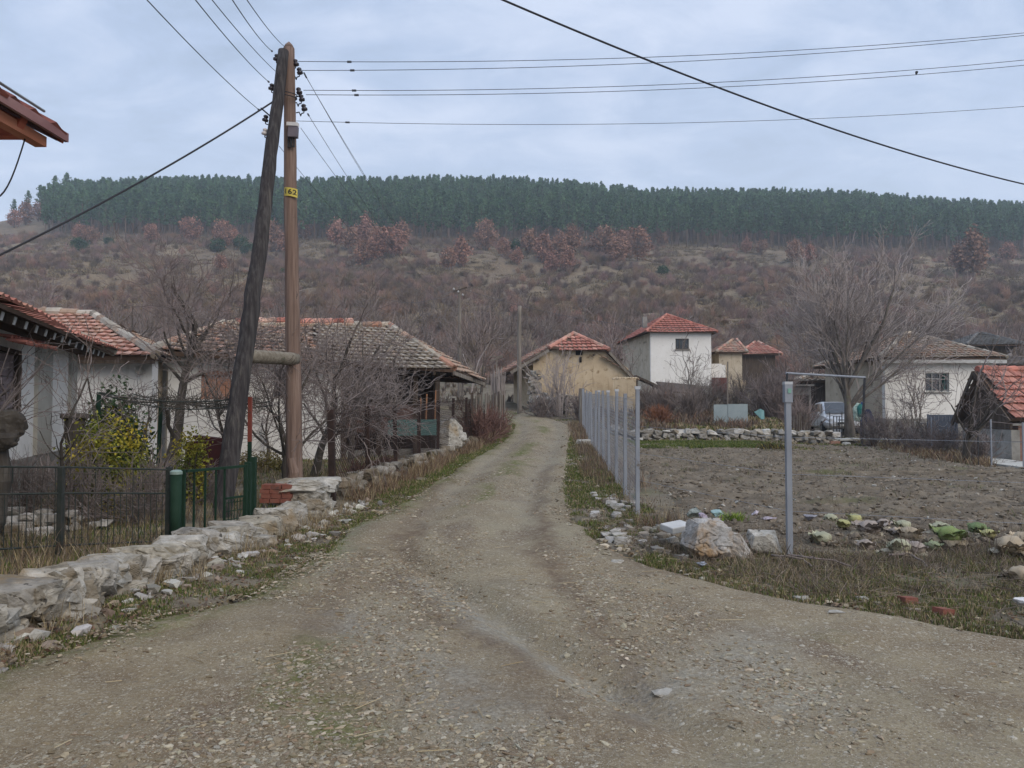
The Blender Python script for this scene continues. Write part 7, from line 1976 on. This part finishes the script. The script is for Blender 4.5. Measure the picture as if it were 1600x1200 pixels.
rag('small mauve plastic bag on top of the grey-green sack', 1099, 787, 10.5, (.14, .1, .13), [(.28, .24, .31), (.38, .34, .41)], 3)
rag('pale turquoise plastic bag on the plot', 1119, 794, 10.55, (.26, .2, .19), [(.19, .29, .28), (.30, .40, .39)], 4)
rag('whitish crumpled bag below the turquoise bag', 1104, 803, 10.1, (.16, .13, .1), [(.34, .34, .32), (.46, .45, .43)], 5)
rag('pale lilac scrap of plastic left of the lone post', 1181, 789, 10.7, (.13, .08, .14), [(.36, .32, .37), (.44, .4, .45)], 6)
rag('flat mauve plastic sheet left of the lone post', 1198, 796, 10.4, (.28, .18, .06), [(.27, .22, .25), (.36, .31, .34)], 7)
rag('grey-mauve rag right of the lone post', 1265, 800, 10.3, (.22, .2, .15), [(.17, .165, .19), (.27, .265, .29)], 8)
rag('dirty white rag far right at the road edge', 1597, 953, 6.0, (.16, .12, .09), [(.48, .47, .47), (.58, .57, .57)], 9)
rag('small blue-grey scrap below the stained boulder', 1096, 891, 7.5, (.12, .1, .06), [(.2, .22, .26), (.3, .32, .37)], 10)
# bricks and stones beside the road
for k, (px, py, sz, c_, lab) in enumerate([(1474, 954, .10, 0, 'broken red brick at the road edge, lower right'), (1418, 936, .11, 0, 'orange brick fragment among the twigs, lower right'), (1253, 932, .09, 1, 'white stone at the road edge below the lone post'), (1347, 932, .08, 1, 'white elongated stone at the road edge right of the lone post'),
        (1303, 958, .13, 1, 'flat pale stone on the road below the lone post'), (1080, 919, .11, 1, 'pale stone at the road edge below the stained boulder'), (963, 875, .11, 1, 'flat pale stone at the right road edge before the post row'), (912, 668, .42, 1, 'pale boulder at the foot of the far steel posts'), (1037, 1080, .09, 1, 'blue-grey stone on the road in the right foreground')]):
    y = min(30, EYE * FPX / (py + 4 - 640)) if py > 700 else 25.5; q = P(px, py, y); mb = MB(); g_ = Hz(q[0], y)
    if c_ == 0: box(mb, (q[0], y, g_ + .03), (sz * 1.5, sz * .9, .05), rz=.5 + k, ry=.15)
    else: slabrock(mb, (q[0], y, g_ + sz * .16), (sz * 1.4, sz, sz * .6), 950 + k, 3, .07)
    solo('brick' if c_ == 0 else 'stone', mb, (bpy.data.materials['old_red_brick'], M_ROCK)[c_], lab, 'brick' if c_ == 0 else 'stone', (q[0], y, g_), None if c_ == 0 else 'single stones by the right road edge')
# fallen branches
for k, (x0, y0_, x1, y1_, lab) in enumerate([(1206, 868, 1268, 888, 'long bare branch lying below the lone post'), (1232, 852, 1330, 872, 'thin bare branch lying right of the lone post'), (1130, 822, 1195, 842, 'bent branch lying behind the stained boulder'), (1390, 925, 1450, 955, 'dark stick by the bricks, lower right')]):
    a = P(x0, y0_, 7.9 if y0_ > 830 else 9); b = P(x1, y1_, 7.5 if y0_ > 830 else 8.8); a[2] = Hz(a[0], a[1]) + .09; b[2] = Hz(b[0], b[1]) + .05
    mb = MB(); p, rr_ = knotty(a, b, .014, .008, 6, 60 + k, .1, 12); p[:, 2] += np.sin(np.linspace(0, 3, 12)) * .03; tube(mb, p, rr_, 6); segs(mb, p[3:9:2], p[3:9:2] + RNG.normal(0, .1, (3, 3)) + (0, 0, .04), .006, .003, 4)
    solo('branch', mb, M_TWIG, lab, 'branch', a, 'fallen branches at the plot edge')

# ------------------------------------------------------------------ cabbages
M_CAB = mat('cabbage_leaf', [(.8, .8, .8), (1.05, 1.05, 1.05), (1.25, 1.25, 1.25)], scale=9, rough=.75, spec=.25, attr=True, bump=.4, bscale=24)
def cabbage(label, px, py, size, col, seed, outer):
    y = (EYE - .10) * FPX / (py + size * 55 - 640); q = P(px, py, y); g_ = float(ZSOIL(np.array([q[0]]), np.array([y]))[0])
    size *= 1.05; r_ = np.random.default_rng(seed); t = thing('cabbage', label, 'cabbage', (q[0], y, g_), 'cabbages left on the plot')
    mb = MB(); v, f = ico(3); lob = 1 + .10 * np.sin(v[:, 0] * 7 + seed) * np.cos(v[:, 1] * 6) + .16 * (fbm(v[:, 0] * 3 + seed, v[:, 2] * 3 + v[:, 1], seed, 3) - .5)
    mb.add(v * lob[:, None] * np.array([size, size, size * .72]) * .46 + (q[0], y, g_ + size * .36), f, np.array(col) * 1.1); part('head', mb, M_CAB, t, smooth=True)
    lf = MB()
    for k in range(outer + 4):
        a = r_.uniform(0, 2 * PI); wilt = r_.uniform() < .35; L_ = size * (r_.uniform(.5, .8) if wilt else r_.uniform(.55, .85)); w_ = size * r_.uniform(.26, .42)
        d = np.array([math.cos(a), math.sin(a), 0]); s_ = np.array([-d[1], d[0], 0]); V_ = []; el = r_.uniform(.55, 1.15)
        for i in range(6):
            u = i / 5; ww = w_ * math.sin(PI * (.16 + .74 * u)) ** .8
            rad_ = size * .16 + L_ * (u * (.95 if wilt else .62) + (.12 * u * u if not wilt else 0)); hh = L_ * ((.22 * math.sin(u * 3.0) + .02) if wilt else u * el * (1.15 - .45 * u))
            for j in (-1, -.55, 0, .55, 1):
                V_.append(np.array([q[0], y, g_ + size * .04]) + d * (rad_ - .22 * ww * abs(j)) + s_ * ww * j + np.array([0, 0, hh + (.25 * ww * j * j if not wilt else -.2 * ww * j * j) + r_.normal(0, size * .035) * (abs(j) + u)]))
        F_ = [(i * 5 + j, i * 5 + j + 1, i * 5 + j + 6, i * 5 + j + 5) for i in range(5) for j in range(4)]
        base_c = np.array([(.24, .195, .13), (.27, .24, .18)][r_.integers(0, 2)] if wilt else col) * r_.uniform(.75, 1.2)
        cc_ = np.array([base_c * (1.18 if j in (1, 2) else .92) for i in range(5) for j in range(4)])
        lf.add(V_, F_, cc_)
    part('outer_leaves', lf, M_CAB, t, smooth=True)
PALE, YEL, GRN, WIT, TAN = (.28, .275, .19), (.30, .285, .13), (.115, .155, .065), (.245, .205, .175), (.29, .235, .165)
for k, a in enumerate([('pale green cabbage head nearest the lone post', 1285, 824, .22, PALE, 1, 7), ('round straw-yellow cabbage stalk head in the left group', 1318, 815, .16, YEL, 2, 4), ('bright yellow-green leafy cabbage at the back of the left group', 1336, 801, .18, YEL, 3, 9), ('wilted mauve-grey cabbage, widest of the left group', 1358, 816, .26, WIT, 4, 12),
        ('withered pale cabbage right of the widest wilted one', 1380, 816, .16, WIT, 5, 6), ('pale fallen cabbage leaves left behind, close to the grey-mauve rag', 1298, 801, .17, PALE, 6, 6), ('wilted striped cabbage in front of the left group', 1352, 834, .2, WIT, 7, 8), ('pale green round cabbage in the middle group, at its back', 1411, 810, .2, PALE, 8, 5),
        ('brownish rotting cabbage in the middle group', 1421, 824, .22, TAN, 9, 10), ('ragged pale cabbage left in the middle group', 1400, 823, .16, WIT, 10, 7), ('yellow-green cabbage in front of the middle group', 1405, 842, .22, PALE, 11, 6), ('whitish withered cabbage right in front of the middle group', 1430, 843, .2, WIT, 12, 8),
        ('green cabbage with a yellow crown, brightest of all', 1484, 832, .26, (.15, .19, .065), 13, 12), ('pale yellow-green cabbage behind the brightest one', 1470, 812, .24, PALE, 14, 10), ('tall green cabbage with a pale head at the right', 1528, 818, .22, GRN, 15, 12), ('yellowing cabbage leaves beside the tall green cabbage', 1545, 828, .16, YEL, 16, 8),
        ('tan withered cabbage at the right border', 1578, 842, .28, TAN, 17, 9), ('tan cabbage cut off by the right border', 1598, 833, .24, TAN, 18, 7), ('small dull green cabbage between the middle group and the brightest one', 1458, 843, .14, (.17, .19, .11), 19, 7), ('pale stony-looking cabbage low at the right border', 1594, 882, .2, TAN, 20, 5)]):
    cabbage(*a)
for k, (px, py, s_, lab) in enumerate([(1205, 703, 1.0, 'dark tuft of rotting leaves at the far edge of the plot'), (1145, 789, .35, 'bright green weed tuft right of the turquoise bag')]):
    y = 26 if k == 0 else 10.4; q = at(px, y); mb = MB(); n_ = 120; rr_ = np.random.default_rng(k); a = rr_.normal(0, .28 * s_, n_); b = rr_.normal(0, .12 * s_, n_)
    blades(mb, q[0] + a, y + b, np.full(n_, q[2] + .05), rr_.uniform(.1, .25, n_) * (s_ + .3), np.full(n_, .03 * (s_ + .2)), (np.array([(.05, .04, .025), (.2, .15, .04), (.08, .07, .03)]) if k == 0 else np.array([(.15, .23, .04), (.22, .28, .06)]))[rr_.integers(0, 2 + (k == 0), n_)], 1.2)
    solo('weed_tuft', mb, M_BLADE, lab, 'weed', q)

# ------------------------------------------------------------------ far end of the plot
q = P(1141.5, 646, 34); t = thing('metal_sheet', 'grey metal sheet of two panels standing behind the low stone wall', 'metal sheet', (q[0], 34, q[2] - .45))
M_SHEET = mat('galvanised_sheet', [(.20, .245, .255), (.255, .30, .31), (.30, .34, .345)], scale=1.5, rough=.6, metal=.15, layers=[((.16, .14, .12), 2.5, .62, .74, (1, 1, .4))])
wS = 53 / FPX * 34; hS = 28 / FPX * 34 + .12
mb = MB(); box(mb, (q[0] - wS * .29, 34, q[2] - .06), (wS * .41, .03, hS)); part('panel', mb, M_SHEET, t, 'smaller greenish left panel')
mb = MB(); box(mb, (q[0] + wS * .21, 33.98, q[2] - .04), (wS * .58, .03, hS)); part('panel', mb, M_SHEET, t)
mb = MB(); bar(mb, (q[0] - wS * .08, 34.05, q[2] - .6), P(1137, 565, 34.06), .05); part('stake', mb, M_GREYW, t)
q = P(1189, 647, 34.2); mb = MB(); slab(mb, [q + (-.28, .1, .1), q + (.02, 0, -.24), q + (.16, 0, -.22), q + (.16, .05, .16), q + (-.02, .05, .24)], .03)
solo('turquoise_scrap', mb, mat('turquoise_plastic', [(.12, .26, .26), (.2, .34, .34)], scale=4, rough=.5), 'broken turquoise scrap right of the grey metal sheet', 'scrap', q - (0, 0, .24))
y = 30.0; a, b = P(1228, 583, y), P(1352, 590, y)
t = thing('pipe_frame', 'thin metal pipe frame over the terrace, left of the white house', 'pipe frame', (at(1290, y)))
mb = MB(); tube(mb, [a, b], .045, 8); part('top_pipe', mb, M_STEEL, t, 'shiny pale top pipe')
mb = MB(); tube(mb, [b - (.02, 0, 0), (P(1346, 690, y)[0], y, -.1)], .05, 8); part('leg', mb, M_IRON, t)
mb = MB(); tube(mb, [a + (.05, 0, 0), (P(1227, 690, y)[0], y, -.1)], .05, 8); part('leg', mb, M_IRON, t)
# terrace edge
mb = MB(); p0, p1, p2 = P(1240, 689, 31), P(1312, 689.5, 31), P(1349, 686, 31); box(mb, ((p0 + p1) / 2 + (0, .4, -.02)), (p1[0] - p0[0], .9, .06)); box(mb, ((p1 + p2) / 2 + (0, .4, .02)), (p2[0] - p1[0], .9, .06), ry=-.04); box(mb, ((p0 + p2) / 2 + (0, .55, -.25)), (p2[0] - p0[0] - .2, .5, .4))
solo('terrace_edge', mb, M_CONC, 'thin concrete edge of the terrace under the walnut', 'slab', (p0 + p2) / 2 - (0, 0, .3))
q = P(1258, 681, 32.5); mb = MB(); lathe(mb, (q[0], 32.5, q[2] - .17), [(.15, 0), (.19, .36), (.2, .38), (.2, .4), (.17, .4), (.15, .06)], 14); solo('bucket', mb, mat('whitish_plastic', [(.38, .375, .34), (.46, .455, .42)], scale=5, rough=.6), 'whitish bucket on the terrace left of the car', 'bucket', (q[0], 32.5, q[2] - .17))
q = P(1304.5, 694, 30.5); mb = MB(); box(mb, (q[0], 30.5, q[2] + .02), (.36, .2, .2)); box(mb, (q[0], 30.5, q[2] - .1), (.26, .18, .12)); solo('terracotta_block', mb, M_BRICK, 'terracotta block under the terrace edge', 'block', q - (0, 0, .15))
q = P(1323, 697, 30.4); mb = MB(); rock(mb, q, (.4, .3, .3), 66, 3, .3); solo('boulder', mb, M_ROCK, 'pale stone beside the terracotta block', 'boulder', q - (0, 0, .15))
# wooden gate frame in front of the car and slat fence left of it
q = at(1308, 33); t = thing('iron_gate', 'narrow blue-grey iron gate in front of the silver car', 'gate', q)
mb = MB(); gx = lambda px: (px - 800) / FPX * 33
for px in (1296, 1302, 1307, 1311, 1315): bar(mb, (gx(px), 33, .15), (gx(px), 33, zz_at(643 if px in (1296, 1315) else 650, 33)), .03)
for py in (651, 664, 676): bar(mb, (gx(1301), 33, zz_at(py, 33)), (gx(1315), 33, zz_at(py, 33)), .026)
part('frame', mb, M_IRON, t)
mb = MB(); box(mb, ((gx(1308)), 33.03, zz_at(677, 33)), (.36, .02, .36)); part('panel', mb, M_STEEL, t)
t = thing('slat_fence', 'short fence of thin grey-brown slats left of the silver car', 'fence', at(1248, 33.5))
r = np.random.default_rng(70)
for k in range(13):
    px = 1240 + k * 2.0; x = (px - 800) / FPX * 33.5; mb = MB(); bar(mb, (x, 33.5, 0), (x + r.normal(0, .03), 33.5, zz_at(648 + r.uniform(-4, 5), 33.5)), .035, .02); part('slat', mb, (M_GREYW, M_DARKW)[k % 2], t)
t = thing('hanging_tarp', 'green, white and blue tarpaulin bundle hanging on a blue post right of the walnut trunk', 'tarpaulin', at(1345, 34.5))
q = P(1340, 645, 34.5); mb = MB(); v, f = ico(3); v = v * (1 + .5 * (fbm(v[:, 0] * 3, v[:, 2] * 3, 3, 3) - .5))[:, None]
mb.add(v * (.20, .15, .42) + q, f); part('cloth', mb, mat('pale_green_cloth', [(.18, .3, .22), (.38, .46, .4), (.12, .2, .16)], scale=5, rough=.8), t)
mb = MB(); bar(mb, (P(1346, 690, 34.4)[0], 34.4, 0), P(1347, 628, 34.4), .07); part('post', mb, mat('blue_paint', [(.02, .05, .16), (.035, .08, .22)], scale=6, rough=.6), t)
mb = MB(); mb.add(v * (.14, .12, .3) + P(1344, 642, 34.38), f); part('cloth', mb, mat('teal_cloth', [(.01, .09, .09), (.03, .15, .13)], scale=6, rough=.8), t)
q = P(1355, 655, 35); mb = MB(); mb.add(v * (.3, .3, .42) + (q[0], 35, q[2] - .1), f); mb.add(v * (.18, .18, .2) + (q[0] + .02, 35, q[2] + .25), f); mb.add(v * (.2, .2, .5) + (q[0] - .05, 35.1, q[2] - .65), f)
solo('dark_sack', mb, mat('navy_cloth', [(.018, .02, .04), (.035, .035, .055)], scale=6, rough=.9), 'dark navy sack piled beside the blue post', 'sack', (q[0], 35, .2))
# blue gate
y = 26.5; t = thing('metal_gate', 'blue-grey sheet metal gate with a curved ornament before the white house', 'gate', at(1472, y))
M_BLUEG = mat('blue_grey_gate', [(.065, .078, .105), (.095, .11, .14), (.13, .145, .175)], scale=3, rough=.7, layers=[((.1, .075, .06), 4, .62, .72, (1, 1, 1))])
g0, g1 = P(1450, 694, y), P(1494, 648, y)
mb = MB(); box(mb, ((g0[0] + g1[0]) / 2, y, (g0[2] + g1[2]) / 2), (g1[0] - g0[0], .04, g1[2] - g0[2])); part('panel', mb, M_BLUEG, t)
mb = MB()
for x in (g0[0], g1[0]): bar(mb, (x, y - .03, g0[2] - .2), (x, y - .03, g1[2] + .02), .05)
for z_ in (g0[2] + .02, g0[2] + .38): bar(mb, (g0[0], y - .032, z_), (g1[0], y - .032, z_), .04)
part('frame', mb, M_BLUEG, t)
mb = MB(); a = np.linspace(PI, 2 * PI, 20); cx = (g0[0] + g1[0]) / 2
for rr2 in (.17, .3): tube(mb, [(cx + math.cos(q) * rr2, y - .03, g0[2] + .78 + math.sin(q) * rr2) for q in a], .012, 5)
for k in range(7): bar(mb, (g0[0] + .1 + k * .13, y - .03, g0[2] + .8), (g0[0] + .1 + k * .13, y - .03, g1[2] - .05), .014)
part('ornament', mb, mat('pale_gate_iron', [(.17, .19, .22), (.24, .26, .29)], scale=5, rough=.6), t)
# wire fence along the path
t = thing('wire_fence', 'thin wire fence with slim posts along the pale path at the right border', 'fence', at(1540, 20))
for px, top, y in ((1455, 652, 25.2), (1528, 672, 20.6), (1548, 655, 19.6), (1598, 660, 18.4)):
    q = P(px, top, y); mb = MB(); bar(mb, (q[0], y, -.1), q, .03); part('post', mb, (M_STEEL, M_IRON)[px == 1528], t)
mb = MB()
for py in (668, 690): tube(mb, [P(1455, py, 25.2), P(1528, py + 3, 20.6), P(1548, py, 19.6), P(1598, py, 18.4)], .004, 4)
part('wire', mb, M_IRON, t)
# plinth wall before the white house, below the brambles
A, B = xy(1376, 33), xy(1400, 33); mb = MB(); wall_open(mb, xy(1352, 33.2), xy(1374, 33.2), -.1, zz_at(665, 33), .2); solo('low_wall', mb, M_PLINTH, 'low pale wall block at the foot of the beige side wall', 'wall', (*A, .1))
dry_wall('stone_wall', 'low crumbling wall in front of the white house, left of the blue gate', [xy(1405, 31), xy(1430, 30), xy(1449, 27.5)], .75, .9, .35, 8, .18, .38)

# ------------------------------------------------------------------ the car
def car(loc, heading):
    t = thing('parked_car', 'silver family car parked behind the walnut trunk', 'car', (0, 0, 0))
    M_PAINT = mat('silver_paint', [(.60, .61, .62), (.64, .65, .66)], scale=2, rough=.3, spec=.5, metal=.25)
    M_BLK = mat('black_trim', [(.015, .015, .016), (.025, .025, .026)], scale=5, rough=.6); M_TYRE = mat('tyre_rubber', [(.016, .016, .016), (.03, .03, .03)], scale=9, rough=.85)
    M_RIM = mat('alloy_rim', [(.3, .31, .32), (.4, .41, .42)], scale=5, rough=.35, metal=.6); M_LAMP = mat('lamp_glass', [(.5, .52, .54), (.62, .63, .65)], scale=5, rough=.15, spec=.6)
    # stations along the length: x, bottom, hood/belt height, half width low, half width belt
    st = [(-2.1, .42, .78, .66, .62), (-2.0, .3, .95, .8, .76), (-1.5, .25, 1.0, .86, .83), (-.6, .24, 1.0, .88, .85), (.5, .24, .98, .88, .85), (1.0, .25, .95, .87, .83), (1.55, .27, .86, .85, .77), (1.95, .3, .72, .78, .66), (2.12, .4, .58, .62, .52)]
    def ring(x, zb_, zt_, wl_, wb_): return [(x, -wl_ * .9, zb_), (x, -wl_, zb_ + .12), (x, -wl_, zb_ + (zt_ - zb_) * .6), (x, -wb_, zt_ - .03), (x, -wb_ * .75, zt_ + .02), (x, 0, zt_ + .04), (x, wb_ * .75, zt_ + .02), (x, wb_, zt_ - .03), (x, wl_, zb_ + (zt_ - zb_) * .6), (x, wl_, zb_ + .12), (x, wl_ * .9, zb_)]
    def loft(mb, rs):
        m = len(rs[0]); v = [p for q in rs for p in q]
        mb.add(v, [(k * m + i, k * m + (i + 1) % m, (k + 1) * m + (i + 1) % m, (k + 1) * m + i) for k in range(len(rs) - 1) for i in range(m)] + [tuple(range(m))[::-1], tuple(range((len(rs) - 1) * m, len(rs) * m))])
    mb = MB(); loft(mb, [ring(*s) for s in st]); body = part('body', mb, M_PAINT, t, smooth=False)
    cs = [(-1.95, .95, .72, 1.02, .70), (-1.75, .95, .76, 1.42, .58), (-1.2, .95, .78, 1.58, .60), (-.2, .95, .79, 1.62, .62), (.35, .95, .79, 1.56, .6), (.75, .95, .78, 1.28, .66), (1.15, .93, .74, .97, .72)]
    mb = MB(); loft(mb, [[(x, -w0, z0), (x, -w1, z1 - .06), (x, -w1 * .8, z1), (x, w1 * .8, z1), (x, w1, z1 - .06), (x, w0, z0)] for x, z0, w0, z1, w1 in cs]); part('cabin', mb, M_PAINT, t)
    mb = MB(); slab(mb, [(1.13, -.66, 1.0), (1.13, .66, 1.0), (.46, .55, 1.54), (.46, -.55, 1.54)], .012); ws = part('windscreen', mb, M_GLASS, t)
    ws.location = ws.location + Vector((.028, 0, .028))
    for sgn in (-1, 1):
        mb = MB()
        for pl_ in ([(.78, .775, 1.02), (-.18, .80, 1.02), (-.18, .655, 1.5), (.32, .63, 1.48)], [(-.26, .80, 1.02), (-1.2, .79, 1.02), (-1.2, .645, 1.47), (-.26, .655, 1.5)], [(-1.27, .785, 1.03), (-1.72, .765, 1.06), (-1.66, .64, 1.36), (-1.27, .65, 1.46)]):
            p = np.array(pl_) * (1, sgn, 1) + (0, sgn * .012, .004); mb.add(p, [(0, 1, 2, 3)]); mb.add(p - (0, sgn * .01, 0), [(3, 2, 1, 0)])
        part('side_windows', mb, M_GLASS, t)
        mb = MB(); rock(mb, (1.88, sgn * .56, .68), (.3, .28, .17), 5, 3, .05, facets=3); part('headlight', mb, M_LAMP, t)
        mb = MB(); box(mb, (.78, sgn * .93, 1.04), (.12, .16, .12)); part('mirror', mb, M_PAINT, t)
        mb = MB(); bar(mb, (-.2, sgn * .885, .35), (-.2, sgn * .872, .98), .012, .012); box(mb, (-.05, sgn * .885, .82), (.16, .03, .03)); part('door_trim', mb, M_BLK, t)
        for x in (1.3, -1.28):
            mb = MB(); lathe(mb, (x, sgn * .88 - sgn * .2, .31), [(.2, 0), (.31, .01), (.32, .1), (.31, .2), (.2, .215)], 24, axis=(0, sgn, 0)); wh = part('wheel', mb, M_TYRE, t, smooth=False)
            mb = MB(); lathe(mb, (x, sgn * .88 - sgn * .02, .31), [(.2, 0), (.2, .04), (.16, .03), (.05, .045)], 20, axis=(0, sgn, 0)); part('rim', mb, M_RIM, wh)
    mb = MB(); box(mb, (2.11, 0, .50), (.06, .6, .16)); box(mb, (2.03, 0, .68), (.05, .5, .07)); part('grille', mb, M_BLK, t)
    mb = MB(); box(mb, (2.155, 0, .44), (.02, .5, .11)); part('licence_plate', mb, M_FRAMEW, t)
    t.location = tuple(loc); t.rotation_euler = (0, 0, heading)
    return t
q = xy(1301, 39.6); car((q[0], q[1], Hz(*q) + .02), math.radians(-99))
mb = MB(); q = xy(1252, 41); box(mb, (q[0], 41, zz_at(602, 41)), (1.2, .6, .08)); 
for dx in (-.5, .5): bar(mb, (q[0] + dx, 41.1, .3), (q[0] + dx, 41.1, zz_at(602, 41)), .1)
box(mb, (q[0], 41.2, zz_at(610, 41)), (.9, .4, .45))
solo('rusty_hutch', mb, M_PLINTH, 'pale-topped grey hutch behind the slat fence, left of the car', 'hutch', (q[0], 41, .4))
# ------------------------------------------------------------------ haze
def add_haze():
    m = bpy.data.materials.new('hazy_air'); m.use_nodes = True; nt = m.node_tree
    nt.nodes.remove(nt.nodes['Principled BSDF'])
    pv = nt.nodes.new('ShaderNodeVolumePrincipled'); pv.inputs['Color'].default_value = (.80, .90, 1, 1); pv.inputs['Density'].default_value = HAZE; pv.inputs['Anisotropy'].default_value = .3
    nt.links.new(pv.outputs[0], nt.nodes['Material Output'].inputs['Volume'])
    mb = MB(); box(mb, (0, 215, 72.5), (880, 526, 149)); solo('haze', mb, m, None, None, (0, 0, 0), kind='stuff')
HAZE = .00055
add_haze()
S.cycles.volume_bounces = 1
S.cycles.max_bounces = 8
